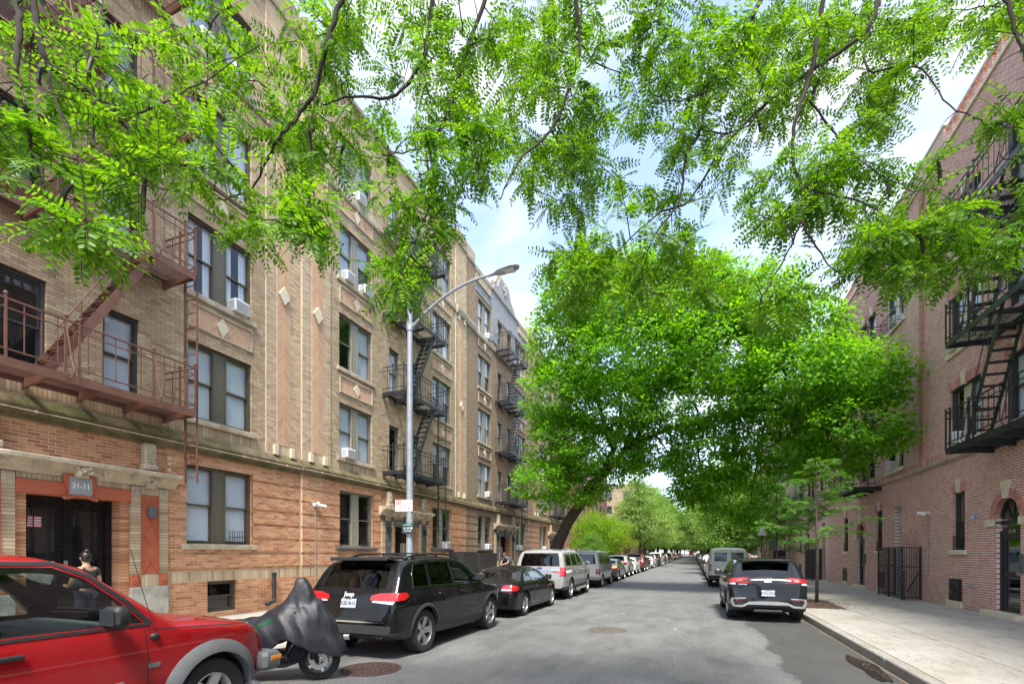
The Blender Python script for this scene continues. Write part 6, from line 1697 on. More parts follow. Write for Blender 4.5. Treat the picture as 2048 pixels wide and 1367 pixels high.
# ---------------- sedan
car_type('sedan', dict(L=4.78, W=1.86, H=1.46, belt=.97, r=.34, tw=.23, wr=1.02, wf=3.85, spokes=(10, 'thin'), cab=(.6, 3.5, .48), rc=.10,
    top=[(0, .58), (.02, .76), (.06, .96), (.12, 1.03), (.5, 1.07), (.75, 1.12), (1.3, 1.34), (1.8, 1.43), (2.3, 1.45), (2.7, 1.40), (3.0, 1.27), (3.55, 1.0), (3.7, .97), (4.3, .88), (4.6, .76), (4.75, .6), (4.78, .5)],
    low=[(0, .36), (.2, .24), (4.4, .20), (4.78, .3)], wid=[(0, .72), (.05, .83), (.25, .90), (.6, .925), (3.9, .925), (4.4, .84), (4.78, .55)],
    side=[(0, .93), (.3, .97), (.55, 1.0), (.75, 1.0), (.9, .975), (1.0, .94), (1.15, .86), (1.3, .77), (1.46, .67), (2, .6)],
    sidewin=[[(1.10, 1.04), (1.50, 1.02), (1.52, 1.30), (1.30, 1.24)], [(1.56, 1.01), (2.30, 1.0), (2.30, 1.34), (1.9, 1.35), (1.58, 1.32)], [(2.36, 1.0), (3.18, .98), (2.9, 1.18), (2.62, 1.32), (2.36, 1.34)]],
    wind=[(-.64, 1.02), (.64, 1.02), (.60, 1.16), (.52, 1.36), (-.52, 1.36), (-.60, 1.16)], rear=[(-.58, 1.14), (.58, 1.14), (.54, 1.22), (.46, 1.35), (-.46, 1.35), (-.54, 1.22)], rdeep=.7,
    platepos=(0, .80), handles=[(1.72, .86), (2.55, .86)], seams=[[(1.54, 1.0), (1.5, .6), (1.6, .3)], [(2.33, 1.0), (2.34, .3)], [(3.25, .95), (3.28, .3)]], rseams=[[(-.7, .98), (-.6, .66), (.6, .66), (.7, .98)]],
    decals=[('tail_light', M_RED, 'B', [(.42, .86), (.84, .88), (.86, .97), (.55, .96)], .012, .02), ('tail_light', M_RED, 'S', [(.04, .88), (.26, .90), (.30, .95), (.08, .97)], .012, .02), ('headlight', M_CLEAR, 'F', [(.5, .64), (.76, .68), (.76, .76), (.55, .74)], .01, .02)]))
# ---------------- compact crossover (rear light bar look)
def ex_kia(bvh, S):
    o = []
    m = MB(); m.bevbox(-.56, .56, S(.30), S(.56), 1.575, 1.605, .010); o.append(('spoiler', m, M_TRIM, None))
    m = MB(); m.bevbox(-.34, .34, S(.02), S(.3), .26, .33, .02); o.append(('exhaust', m, M_TRIM, None))
    f = MB(); f.prism([(S(1.0), 1.66), (S(1.14), 1.66), (S(1.0), 1.72)], -.012, .012, 'x'); o.append(('roof_fin', f, M_TRIM, None))
    return o
car_type('crossover', dict(L=4.55, W=1.87, H=1.66, belt=1.10, r=.36, tw=.24, wr=.92, wf=3.63, spokes=(5, 'five'), cab=(.32, 3.25, .58), rc=.11,
    top=[(0, .62), (.02, .74), (.03, .88), (.06, 1.04), (.10, 1.12), (.20, 1.20), (.42, 1.44), (.52, 1.55), (.66, 1.59), (1.4, 1.645), (2.1, 1.64), (2.45, 1.58), (2.8, 1.42), (3.3, 1.13), (3.5, 1.09), (4.0, 1.02), (4.35, .90), (4.5, .72), (4.55, .58)],
    low=[(0, .40), (.12, .30), (.5, .24), (4.1, .22), (4.55, .36)], wid=[(0, .74), (.04, .84), (.14, .895), (.4, .925), (3.7, .93), (4.1, .87), (4.55, .60)],
    side=[(0, .92), (.3, .96), (.55, 1.0), (.85, 1.0), (1.0, .985), (1.1, .95), (1.3, .87), (1.5, .79), (1.7, .70), (2, .66)],
    sidewin=[[(.72, 1.22), (1.10, 1.15), (1.14, 1.46), (.90, 1.42)], [(1.18, 1.14), (1.95, 1.13), (1.95, 1.52), (1.5, 1.53), (1.2, 1.49)], [(2.02, 1.13), (2.9, 1.11), (2.55, 1.40), (2.35, 1.49), (2.02, 1.52)]],
    wind=[(-.64, 1.15), (.64, 1.15), (.60, 1.34), (.52, 1.54), (-.52, 1.54), (-.60, 1.34)], rear=[(-.62, 1.19), (.62, 1.19), (.60, 1.33), (.53, 1.50), (-.53, 1.50), (-.60, 1.33)], rdeep=.5,
    cladz=.44, clad=M_CLADD, flare=(M_CLADD, .05, .014), platepos=(0, .755), handles=[(1.40, .98), (2.24, .98)],
    seams=[[(1.16, 1.12), (1.14, .8), (1.35, .45)], [(1.98, 1.52), (2.0, .42)], [(3.0, 1.08), (3.03, .42)]], rseams=[[(-.74, 1.10), (-.70, .80), (-.60, .66), (.60, .66), (.70, .80), (.74, 1.10)], [(-.62, .86), (-.42, .82), (.42, .82), (.62, .86)]],
    decals=[('tail_light', M_RED, 'B', [(.40, 1.125), (.62, 1.055), (.86, 1.01), (.90, 1.10), (.70, 1.12), (.58, 1.13)], .014, .03), ('tail_light', M_RED, 'S', [(.06, 1.0), (.30, 1.02), (.34, 1.07), (.12, 1.11)], .014, .03),
            ('reverse_light', M_CLEAR, 'B', [(.74, .965), (.87, .955), (.88, 1.0), (.76, 1.01)], .014, .03),
            ('skid_plate', mat('satin silver trim', (.42, .43, .44), .35, .5, var=.08), 'B', [(-.46, .46), (.46, .46), (.56, .40), (.80, .40), (.86, .50), (.84, .62), (.52, .635), (.50, .615), (.78, .60), (.80, .52), (.76, .44), (.58, .45), (.44, .53), (.2, .55), (-.2, .55), (-.44, .53), (-.58, .45), (-.76, .44), (-.80, .52), (-.78, .60), (-.50, .615), (-.52, .635), (-.84, .62), (-.86, .50), (-.80, .40), (-.56, .40)], .02, .03),
            ('reflector', M_REDD, 'B', [(.52, .565), (.77, .555), (.77, .585), (.52, .60)], .012, .02), ('lamp_recess', M_TRIM, 'B', [(.56, .47), (.76, .46), (.78, .54), (.52, .55)], .008, .01),
            ('headlight', M_CLEAR, 'F', [(.55, .8), (.78, .8), (.8, .95), (.62, .95)], .01, .02)],
    rails=(.60, .75, 2.6, .045, M_TRIM), extras=ex_kia))

BLK = (0.003, 0.0035, 0.0045); SIL = (0.29, 0.29, 0.285); WHT = (0.72, 0.72, 0.70); REDC = (0.30, 0.005, 0.008); GRY = (0.10, 0.11, 0.12); DRED = (0.16, 0.012, 0.018); BLU = (0.03, 0.05, 0.12)
CX = -5.44
place_car('boxsuv', -5.36, 2.03, 0, REDC, 'bright red boxy four wheel drive with grey flares nearest at the left kerb', 'car', badge=None)
rc_ = [o for o in bpy.data.objects if o.name == 'parked_car'][0]; put('lettering', text_mesh('LIBERTY', .055, M_BADGE, .002, True), rc_, (.945, 2.42 - 2.215, .655), (PI / 2, 0, PI / 2), (1.5, 1, 1))
place_car('suv', CX + .02, 6.6 + 2.41, R(-.4), BLK, 'large black four wheel drive with roof rails behind the covered scooter', 'car', plate='KSE-9610', badge=[('Jeep', -.02, 1.075, .12, M_BADGE)])
place_car('coupe', CX + .10, 12.1 + 2.3, 0, BLK, 'low black coupe between the big black and the long silver four wheel drives', 'car')
place_car('longsuv', CX - .05, 17.5 + 2.66, 0, SIL, 'long silver four wheel drive in front of the leaning tree', 'car', plate='JNS-3281')
place_car('van', CX + .05, 24.4 + 2.42, 0, (.36, .38, .37), 'silver grey passenger van parked behind the long silver four wheel drive', 'van', name='parked_van')
c_ = place_car('sedan', CX + .08, 30.2 + 2.39, 0, GRY, 'dark grey sedan with lit tail lamps past the silver van', 'car')
for o in list(c_.children):
    if o.name.startswith('tail_light'):
        o.data = o.data.copy(); o.data.materials[0] = M_LIT
far = [('crossover', SIL, 'silver crossover two places past the silver van'), ('sedan', WHT, 'white sedan in front of the dark red four wheel drive on the left kerb'), ('suv', DRED, 'dark red four wheel drive far down the left kerb'), ('sedan', BLK, 'black sedan just past the dark red four wheel drive'),
       ('sedan', WHT, 'far white sedan past the black sedan on the left kerb'), ('crossover', SIL, 'far silver crossover tenth along the left kerb'), ('suv', GRY, 'far dark grey four wheel drive on the left kerb'), ('longsuv', WHT, 'far tall white four wheel drive on the left kerb')]
y = 36.2
for k, n, lab in far:
    Lc = TYPES[k][3]['L']; place_car(k, CX + rng.uniform(-.08, .08), y + Lc / 2, R(rng.uniform(-1, 1)), n, lab, 'car'); y += Lc + .95
def dn(i, right):
    k = kinds[(i * 2 + 1) % 7] if right else kinds[i % 7]
    return (cn2[(i * 7 + 2) % 10] if right else cn2[(i * 3) % 10]) + ' ' + kn[k]
kinds = ['sedan', 'crossover', 'suv', 'sedan', 'van', 'coupe', 'longsuv']; cols2 = [GRY, WHT, BLK, SIL, REDC, BLU, WHT, BLK, SIL, DRED]
cn2 = ['dark grey', 'white', 'black', 'silver', 'bright red', 'dark blue', 'white', 'black', 'silver', 'dark red']
kn = {'sedan': 'sedan', 'crossover': 'crossover', 'suv': 'offroader', 'van': 'van', 'coupe': 'coupe', 'longsuv': 'estate'}
for i in range(24):
    k = kinds[i % 7]; Lc = TYPES[k][3]['L']
    place_car(k, CX + rng.uniform(-.1, .1), y + Lc / 2, 0, cols2[(i * 3) % 10], '%s between the %s and the %s in the left line' % (dn(i, 0), dn(i - 1, 0), dn(i + 1, 0)), 'car', group='distant cars in the left line'); y += Lc + .9
# right hand kerb
place_car('crossover', 1.74, 13.75 + 2.27, R(.6), (0.004, 0.007, 0.010), 'black crossover parked at the right kerb by the pavement', 'car', plate='KVG-5323', badge=[('KIA', 0, 1.06, .10, M_BADGE), ('SPORTAGE', -.58, .97, .04, M_BADGE)])
place_car('cargovan', 1.70, 27.2 + 2.7, 0, (.64, .65, .58), 'pale beige cargo van with two rear doors ahead of the black crossover', 'van', name='parked_van')
y = 33.8
rights = [('sedan', DRED, 'dark red sedan hidden mostly behind the beige van'), ('suv', WHT, 'white four wheel drive beyond the beige van'), ('sedan', GRY, 'grey sedan beyond the beige van on the right kerb'), ('crossover', WHT, 'white crossover farther on the right kerb')]
for k, n, lab in rights:
    Lc = TYPES[k][3]['L']; place_car(k, 1.66, y + Lc / 2, 0, n, lab, 'car'); y += Lc + .9
for i in range(22):
    k = kinds[(i * 2 + 1) % 7]; Lc = TYPES[k][3]['L']; c = cols2[(i * 7 + 2) % 10] if i != 2 else (.75, .42, .02)
    place_car(k, 1.66, y + Lc / 2, 0, c, '%s between the %s and the %s in the right line' % (dn(i, 1), dn(i - 1, 1), dn(i + 1, 1)) if i != 2 else 'small yellow cab in the right line of distant cars', 'car', group='distant cars in the right line'); y += Lc + .9
# ================================================================== street lamp with its signs
def street_lamp(x, y, side, label, h=8.15):
    o = empty('street_lamp', label, 'street lamp', (x, y, 0.15), 0 if side > 0 else PI, 'galvanised street lamps')
    p = MB(); p.lathe([(.19, 0), (.19, .04), (.13, .06), (.12, .5), (.105, .52), (.095, 2.0), (.07, h - .15), (.072, h - .02), (.03, h + .03), (.001, h + .05)], 20); p.build('pole', M_GALV, o, smooth=True, angle=40)
    a = MB(); pts = []
    for k in range(15):
        t = k / 14; pts.append((.05 + 2.35 * t, 0, h - .55 + .95 * (1 - (1 - t) ** 2.1)))
    a.tube(pts, [.042 - .012 * k / 14 for k in range(15)], 10); a.lathe([(.09, -.10), (.09, .12)], 16, M=Matrix.Translation((0, 0, h - .52)))
    a.build('arm', M_GALV, o, smooth=True, angle=50)
    hd = MB(); z = pts[-1][2]
    prof = [(-.30, .035, .035), (-.12, .05, .045), (.0, .12, .06), (.12, .145, .07), (.35, .15, .06), (.48, .12, .045), (.54, .05, .03)]
    ring = []
    for px, w, t in prof:
        for q in range(12): an = 2 * PI * q / 12; ring.append((2.55 + px, w * math.cos(an), z + .01 + px * .10 + (t if math.sin(an) > 0 else t * .5) * math.sin(an)))
    n = len(prof); hd.add(ring, [(i * 12 + j, i * 12 + (j + 1) % 12, (i + 1) * 12 + (j + 1) % 12, (i + 1) * 12 + j) for i in range(n - 1) for j in range(12)] + [tuple(range(11, -1, -1)), tuple(range((n - 1) * 12, n * 12))])
    H = hd.build('lamp_head', M_GALV, o, smooth=True, angle=60)
    MB().box(2.58, 2.98, -.10, .10, z - .006, z + .004, M=Matrix.Translation((0, 0, 0))).build('led_panel', mat('led lens', (.6, .62, .6), .3, var=.1), H)
    MB().lathe([(.03, 0), (.035, .02), (.03, .06), (.0, .065)], 10, M=Matrix.Translation((2.62, 0, z + .07))).build('photocell', M_GRILLE, H)
    return o
lamp = street_lamp(-7.08, 11.1, 1, 'galvanised street lamp with curved arm rising behind the large black four wheel drive')
street_lamp(3.25, 57, -1, 'far galvanised street lamp among the trees on the right pavement', 8.0)
M_SW = mat('sign white', (.80, .80, .80), .35, var=.02); M_SR = mat('sign red', (.55, .015, .03), .35, var=.03); M_SK = mat('sign black', (.03, .035, .04), .4, var=.05); M_SG = mat('sign green', (.01, .13, .10), .4, var=.05); M_BLKT = mat('sign print', (.06, .06, .07), .5, var=0)
def sign_face(name, label, loc, rz, w, h, base, items, group=None):
    o = empty(name, label, 'sign', loc, rz, group)
    P = MB().box(-w / 2, w / 2, -.002, .002, -h / 2, h / 2).build('panel', base, o)
    for kind, *a in items:
        if kind == 'rect': x, z, ww, hh, m = a; MB().box(x - ww / 2, x + ww / 2, -.0035, -.002, z - hh / 2, z + hh / 2).build('marking', m, P)
        elif kind == 'ring': x, z, r, t, m = a; b = MB(); b.lathe([(r - t, .002), (r, .002), (r, .0045), (r - t, .0045)], 28, M=Matrix.Translation((x, 0, z)) @ Matrix.Rotation(PI / 2, 4, 'X'), close=True); b.build('marking', m, P)
        elif kind == 'poly': pts_, m = a; MB().prism(pts_, -.0045, -.002).build('marking', m, P)
        else: txt, x, z, s, m = a; put('lettering', text_mesh(txt, s, m, .0006, True), P, (x, -.0035, z), (PI / 2, 0, 0))
    return o
# face the camera side (towards -y, slightly to the road)
so_ = sign_face('parking_sign', 'white street cleaning sign with red symbol and double arrow on the lamp pole', (-7.18, 10.97, 3.03), R(20), .46, .31, M_SW,
    [('rect', -.145, .085, .125, .125, M_SR), ('ring', -.145, .085, .052, .013, M_SW), ('text', 'P', -.145, .085, .075, M_SW), ('text', 'Tuesday', .0, .10, .034, M_BLKT), ('text', 'Friday', .0, .055, .034, M_BLKT), ('text', 'Except', .15, -.01, .026, M_BLKT),
     ('rect', .01, -.075, .24, .013, M_SR), ('poly', [(-.125, -.075), (-.09, -.055), (-.09, -.095)], M_SR), ('poly', [(.145, -.075), (.11, -.055), (.11, -.095)], M_SR), ('rect', .045, -.015, .11, .05, M_SK), ('rect', .045, -.018, .09, .03, M_SW),
     ('rect', 0, .148, .44, .004, M_SR), ('rect', 0, -.148, .44, .004, M_SR), ('rect', -.222, 0, .004, .29, M_SR), ('rect', .222, 0, .004, .29, M_SR)])
sign_face('meter_sign', 'small dark green and black pay sign lower on the lamp pole', (-7.05, 10.95, 2.42), R(20), .30, .26, M_SK,
    [('rect', 0, .095, .28, .05, M_SG), ('text', 'PAY-BY-CELL', 0, .095, .030, M_SW), ('rect', .095, .01, .05, .05, M_SW), ('text', '+', .095, .01, .05, M_SK), ('rect', .01, .022, .07, .012, M_SW), ('rect', .01, .0, .07, .012, M_SW), ('poly', [(-.12, .0), (-.07, .04), (-.06, .0), (-.06, -.09), (-.075, -.09), (-.075, -.01)], mat('sign mint', (.3, .7, .5), .5, var=0)), ('rect', .03, -.06, .13, .014, M_SW)])
def post_sign(x, y, z, w, h, m, label):
    o = empty('sign_post', label, 'sign', (x, y, .15), 0, 'sign posts on the right pavement')
    MB().tube([(0, 0, 0), (0, 0, z + h / 2 - .15)], .028, 8).build('post', M_BLACKFE, o); MB().bevbox(-w / 2, w / 2, -.05, -.03, z - h / 2 - .15, z + h / 2 - .15, .004).build('panel', m, o)
post_sign(3.2, 23.4, 2.12, .32, .42, M_SK, 'black sign on a thin post behind the black crossover')
post_sign(3.25, 27.6, 2.95, .40, .55, M_GRILLE, 'grey backed sign on a post among the young trees')
# ================================================================== dark timber bin enclosure
def enclosure(x, y, w, h, d, label, n):
    o = empty('bin_enclosure', label, 'enclosure', (x, y, .15), PI / 2, 'dark bin enclosures at the wall')
    MB().box(-w / 2, w / 2, -d, -.02, h - .06, h).box(-w / 2, w / 2, -d + .03, -.02, 0, h - .06).build('box', M_DKW, o)
    pm = MB().bevbox(0, w / n - .012, -.025, 0, .02, h - .04, .006).mesh('plank', M_DKW)
    for k in range(n): put('plank', pm, o, (-w / 2 + k * w / n + .006, -d + .02, 0), (0, 0, 0))
    q = MB().bevbox(0, .025, 0, d / 4 - .012, .02, h - .04, .006).mesh('plank', M_DKW)
    for k in range(4): put('plank', q, o, (-w / 2 - .01, -d + .04 + k * d / 4, 0)); put('plank', q, o, (w / 2 - .015, -d + .04 + k * d / 4, 0))
    MB().ball((-w / 2 + .2, -d - .02, h * .45), .035).build('knob', mat('brass', (.6, .42, .15), .3, .9, .1), o)
    return o
M_DKW = mat('dark stained timber', (0.022, 0.020, 0.019), .7, var=.4, scale=9, bmp=.3)
enclosure(WL, 22.0, 1.5, 1.7, .9, 'dark timber bin enclosure nearer the orange brick house', 9)
enclosure(WL, 24.4, 2.2, 1.65, .9, 'wider dark timber bin enclosure beside the man in the blue shirt', 14)

# ================================================================== covered motor scooter
sco = empty('motor_scooter', 'black motor scooter with perforated brake disc between the red and the big black car', 'scooter', (-4.93, 5.42, 0), R(27))
tm, rm, bk = wheel_meshes(.275, .175, .12, 5, 'thin', M_RIM)
Ws = R(8)
for (x, rz_) in ((0, Ws), (-1.28, 0)):
    for nm in ('wheel',):
        w = put('wheel', tm, sco, (x, 0, .275), (0, 0, PI / 2 + rz_ + PI)); put('rim', mat('x', (.1,) * 3) and rm, w)
d = MB(); Mx = Matrix.Translation((0, 0, 0)) @ Matrix.Rotation(PI / 2, 4, 'X')
d.lathe([(.062, .075), (.118, .075), (.118, .081), (.062, .081)], 32, M=Mx, close=True)
for k in range(5): a = 2 * PI * k / 5; d.bar((.02 * math.cos(a), -.078, .02 * math.sin(a)), (.075 * math.cos(a), -.078, .075 * math.sin(a)), .012, .006, up=(0, 1, 0))
for k in range(24): a = 2 * PI * k / 24; rr_ = .098 if k % 2 else .083; d.ball((rr_ * math.cos(a), -.083, rr_ * math.sin(a)), .005, 1, 5)
d.lathe([(.03, .06), (.03, .11), (.001, .115)], 12, M=Mx)
d.build('brake_disc', [M_RIMW, M_TRIM], sco, (0, 0, .275), (0, 0, Ws), angle=40)
f = MB()
for s in (-1, 1): f.bar((.0, s * .095, .275), (-.14, s * .085, .72), .035, .045); f.ball((0, s * .095, .275), .035)
f.bevbox(-.10, -.03, -.135, -.09, .30, .40, .01); f.tube([(-.10, -.10, .42), (-.16, -.16, .55), (-.14, -.10, .7)], .008, 6)
f.build('fork', M_TRIM, sco, angle=50)
m = MB()
for k in range(12):
    a0, a1 = R(20 + k * 11), R(31 + k * 11)
    for (rr_) in (.305,):
        p = [(rr_ * math.cos(a) - .0, y, .275 + rr_ * math.sin(a)) for a in (a0, a1) for y in (-.075, .075)]
        m.add(p + [(v[0] * .96, v[1], .275 + (v[2] - .275) * .96) for v in p], [(0, 2, 3, 1), (4, 5, 7, 6), (0, 4, 6, 2), (1, 3, 7, 5)])
m.build('mudguard', M_TRIM, sco)
MB().bevbox(-.115, -.085, -.135, -.10, .50, .585, .006).bevbox(-.115, -.085, .10, .135, .50, .585, .006).build('reflector', M_AMB, sco)
bdy = MB()
bdy.prism([(-.20, .28), (-.12, .50), (-.22, 1.0), (-.30, 1.0), (-.42, .42), (-1.0, .40), (-1.05, .72), (-1.65, .80), (-1.72, .66), (-1.5, .38), (-1.0, .20), (-.42, .20)], -.15, .15)
bdy.bevbox(-1.02, -.36, -.19, .19, .30, .37, .02); bdy.bevbox(-1.65, -.85, -.14, .14, .72, .84, .04)
bdy.build('body', mat('scooter black plastic', (.018, .018, .02), .35, var=.15), sco, angle=30)
MB().bar((-1.0, -.195, .365), (-.42, -.195, .345), .012).bar((-.42, -.195, .345), (-.24, -.17, .62), .012).build('chrome_edge', M_CHROME, sco)
MB().tube([(-.26, -.24, .96), (-.22, 0, .95), (-.26, .24, .96)], .018, 8).build('handlebar', M_TRIM, sco)
MB().bar((-.95, -.1, .25), (-1.05, -.25, .0), .02).build('side_stand', M_TRIM, sco)
# cover cloth
m_, t_, b_ = _nodes('charcoal cover cloth')
pz = t_.nodes.new('ShaderNodeNewGeometry').outputs['Position']
t_.links.new(lerp_ramp(t_, noise(t_, 7, 5, vec=pz), [(.3, (.014, .0135, .018)), (.7, (.028, .027, .034))]), b_.inputs['Base Color']); b_.inputs['Roughness'].default_value = .45; b_.inputs['Specular IOR Level'].default_value = .45
bump(t_, b_, noise(t_, 26, 6, .7, vec=pz), .45, .012)
M_COVER = MATS['charcoal cover cloth']
tops = [(-1.95, .55), (-1.85, .80), (-1.6, .86), (-1.1, .85), (-.80, .90), (-.55, 1.04), (-.40, 1.18), (-.34, 1.34), (-.28, 1.43), (-.20, 1.44), (-.12, 1.34), (-.08, 1.17), (.02, 1.12), (.12, .98), (.22, .78), (.33, .54), (.36, .40)]
hems = [(-1.95, .38), (-1.3, .36), (-1.0, .34), (-.75, .42), (-.50, .50), (-.40, .62), (-.30, .60), (-.15, .52), (0, .44), (.2, .37), (.36, .33)]
wids = [(-1.95, .14), (-1.6, .24), (-1.0, .26), (-.6, .30), (-.35, .36), (-.1, .36), (.1, .27), (.25, .20), (.36, .12)]
tp = smooth_prof(tops, .01, 7); hp = smooth_prof(hems, .01, 9); wp = smooth_prof(wids, .01, 11)
nx, ny = 130, 72; V = []
for i in range(nx + 1):
    x = -1.95 + 2.31 * i / nx; zt = float(interp(tp, x)); zh = float(interp(hp, x)); w = float(interp(wp, x))
    hump = max(0.0, zt - 1.12)
    for j in range(ny + 1):
        t = -1 + 2 * j / ny; a = abs(t); sg = 1 if t > 0 else -1
        # hump is narrow; shoulders sit on the handlebar
        zs = zt - hump
        prof_z = zs - (zs - zh) * (a ** 1.55)
        if hump > 0: prof_z += hump * math.exp(-(t / .20) ** 4)
        yy = sg * w * (1 - (1 - a) ** 1.8)
        fold = .016 * a ** 1.5 * math.sin(x * 13 + 5 * t + 2 * math.sin(x * 5)) + .011 * a * math.sin(x * 27 + t * 9) + .002 * math.sin(x * 53 + t * 21)
        # drapery lines running from the bar down and back
        fold += .026 * a * math.exp(-((x + .25) / .5) ** 2) * math.sin(math.atan2(x + .25, 1.25 - prof_z) * 7)
        V.append((x + .012 * math.sin(prof_z * 23 + x * 9), yy + sg * fold, prof_z + (.010 * math.sin(x * 29 + t * 3) if a > .9 else 0) + .006 * math.sin(x * 33 + t * 14)))
Fc = [(i * (ny + 1) + j, (i + 1) * (ny + 1) + j, (i + 1) * (ny + 1) + j + 1, i * (ny + 1) + j + 1) for i in range(nx) for j in range(ny)]
cvm = MB().add(V, Fc); cov = cvm.build('dust_cover', M_COVER, None, (-4.93, 5.42, 0), (0, 0, R(27)), smooth=True)
md = cov.modifiers.new('s', 'SOLIDIFY'); md.thickness = .004
tag(cov, 'wrinkled charcoal cloth cover with green letters draped over the motor scooter', 'cover')
gt = text_mesh('MOTO TUNING', .085, mat('green print', (.01, .20, .06), .6, var=0), .0005, True)
gbv = BVHTree.FromPolygons([Vector(v) for v in V], Fc)
MG = Matrix.Translation((-.80, -1, .74)) @ Matrix.Rotation(-R(28), 4, 'Y') @ Matrix.Rotation(PI / 2, 4, 'X')
for v in gt.vertices:
    p = MG @ v.co; h = gbv.ray_cast(Vector((p.x, -2, p.z)), Vector((0, 1, 0)))
    v.co = (h[0] + Vector((0, -.006, .002))) if h[0] else p
put('lettering', gt, cov)

# ================================================================== people
def skinned(name, joints, edges, rad, m, parent, sub=2, root=0):
    """joints dict name->xyz, edges list, rad dict"""
    keys = list(joints); idx = {k: i for i, k in enumerate(keys)}
    me = bpy.data.meshes.new(name); me.from_pydata([joints[k] for k in keys], [(idx[a], idx[b]) for a, b in edges], [])
    o = bpy.data.objects.new(name, me); col.objects.link(o)
    bm = bmesh.new(); bm.from_mesh(me); ly = bm.verts.layers.skin.verify(); bm.verts.ensure_lookup_table()
    for k, i in idx.items():
        r = rad[k]; bm.verts[i][ly].radius = r if isinstance(r, tuple) else (r, r); bm.verts[i][ly].use_root = (i == root)
    bm.to_mesh(me); bm.free()
    s = o.modifiers.new('k', 'SKIN'); s.use_smooth_shade = True; s.branch_smoothing = .6
    u = o.modifiers.new('u', 'SUBSURF'); u.levels = sub; u.render_levels = sub
    dg = bpy.context.evaluated_depsgraph_get(); dg.update(); nm = bpy.data.meshes.new_from_object(o.evaluated_get(dg)); bpy.data.objects.remove(o)
    nm.materials.clear(); nm.materials.append(m); nm.polygons.foreach_set('use_smooth', [True] * len(nm.polygons)); nm.name = name
    return put(name, nm, parent)
def merge_into(target, pieces):
    """join extra meshes (fingers, nose, ears) into one body mesh"""
    bm = bmesh.new(); bm.from_mesh(target.data)
    for p in pieces: bm.from_mesh(p.data)
    bm.to_mesh(target.data); bm.free()
    for p in pieces: bpy.data.objects.remove(p)
def person(loc, rz, label, J, shirt, trousers, skin, hairm, bun=False, group=None, h=1.7, female=False, lean=0):
    root = empty('person', label, 'person', loc, rz, group)
    E = [('hip', 'waist'), ('waist', 'chest'), ('chest', 'neckb'), ('neckb', 'neck'), ('neck', 'chin'), ('chin', 'skull')]
    Rr = dict(hip=(.11, .08), waist=(.09, .065), chest=(.10, .07), neckb=(.075, .065), neck=(.052, .054), chin=(.066, .078), skull=(.076, .092))
    for s in 'lr':
        E += [('chest', 'sh' + s), ('sh' + s, 'el' + s), ('el' + s, 'wr' + s), ('wr' + s, 'ha' + s), ('hip', 'th' + s), ('th' + s, 'kn' + s), ('kn' + s, 'an' + s), ('an' + s, 'to' + s)]
        Rr.update({'sh' + s: .058, 'el' + s: .038, 'wr' + s: (.026, .022), 'ha' + s: (.036, .018), 'th' + s: .085, 'kn' + s: .055, 'an' + s: .038, 'to' + s: (.038, .028)})
    B = skinned('body', {k: v for k, v in J.items() if k != 'face'}, E, Rr, skin, root)
    ex = []
    for s in 'lr':
        hnd, wr = Vector(J['ha' + s]), Vector(J['wr' + s]); d = (hnd - wr).normalized(); sd_ = d.cross(Vector((0, 0, 1)))
        sd_ = sd_.normalized() if sd_.length > .2 else Vector((1, 0, 0)); dn = d.cross(sd_)
        for k in range(4):
            b0 = hnd + sd_ * (k - 1.5) * .018; l = (.07, .08, .075, .058)[k]
            q = {'a': tuple(b0), 'b': tuple(b0 + d * l * .5 - dn * .006), 'c': tuple(b0 + d * l * .85 - dn * .022), 'e': tuple(b0 + d * l - dn * .036)}
            ex.append(skinned('finger', q, [('a', 'b'), ('b', 'c'), ('c', 'e')], dict(a=.009, b=.0085, c=.008, e=.007), skin, None, 1))
        b0 = wr + d * .03 + sd_ * .022
        ex.append(skinned('thumb', {'a': tuple(b0), 'b': tuple(b0 + sd_ * .03 + d * .03), 'c': tuple(b0 + sd_ * .035 + d * .06)}, [('a', 'b'), ('b', 'c')], dict(a=.011, b=.010, c=.008), skin, None, 1))
    hd = Vector(J['skull']); ch = Vector(J['chin']); upv = (hd - ch).normalized(); fw = Vector(J.get('face', (0, 1, 0))).normalized(); rt = fw.cross(upv).normalized(); fw = upv.cross(rt).normalized()
    mid = (hd + ch) / 2
    mb = MB()
    Mo = Matrix((rt, fw, upv)).transposed().to_4x4(); 
    def H(x, y, z): return tuple(mid + rt * x + fw * y + upv * z)
    hp_ = MB(); hp_.tube([H(0, .085, .02), H(0, .098, -.012), H(0, .088, -.028)], [.009, .015, .012], 8)
    for s in (-1, 1): hp_.ball(H(s * .078, -.005, -.005), .024, 0, 8, (.5, .8, 1.2))
    nz_ = hp_.build('nose', skin); nz_.data.name = 'n'; ex.append(nz_)
    merge_into(B, ex)
    ey = MB()
    for s in (-1, 1): ey.ball(H(s * .030, .078, .012), .012, 0, 8)
    ey.build('eyes', mat('eye white', (.7, .7, .68), .3, var=0), root); ir = MB()
    for s in (-1, 1): ir.ball(H(s * .030, .086, .012), .006, 0, 6); ir.bar(H(s * .018, .088, .034), H(s * .044, .082, .034), .006)
    ir.build('brows', hairm, root); MB().tube([H(-.022, .082, -.048), H(0, .090, -.05), H(.022, .082, -.048)], .005, 6).build('mouth', mat('lips', (.4, .14, .12), .5, var=0), root)
    # hair cap: shell round the skull, open at the face
    hv = MB(); n1, n2 = 22, 14; P = []
    for i in range(n2 + 1):
        th = PI * .74 * i / n2
        for j in range(n1):
            ph = 2 * PI * j / n1; front = max(0, math.sin(ph)); lim = th * (1 - .50 * front)
            r = .094 + .004 * math.sin(ph * 7 + i)
            P.append(H(r * .93 * math.sin(lim) * math.cos(ph), r * 1.12 * math.sin(lim) * math.sin(ph) - .008, r * 1.12 * math.cos(lim) + .022))
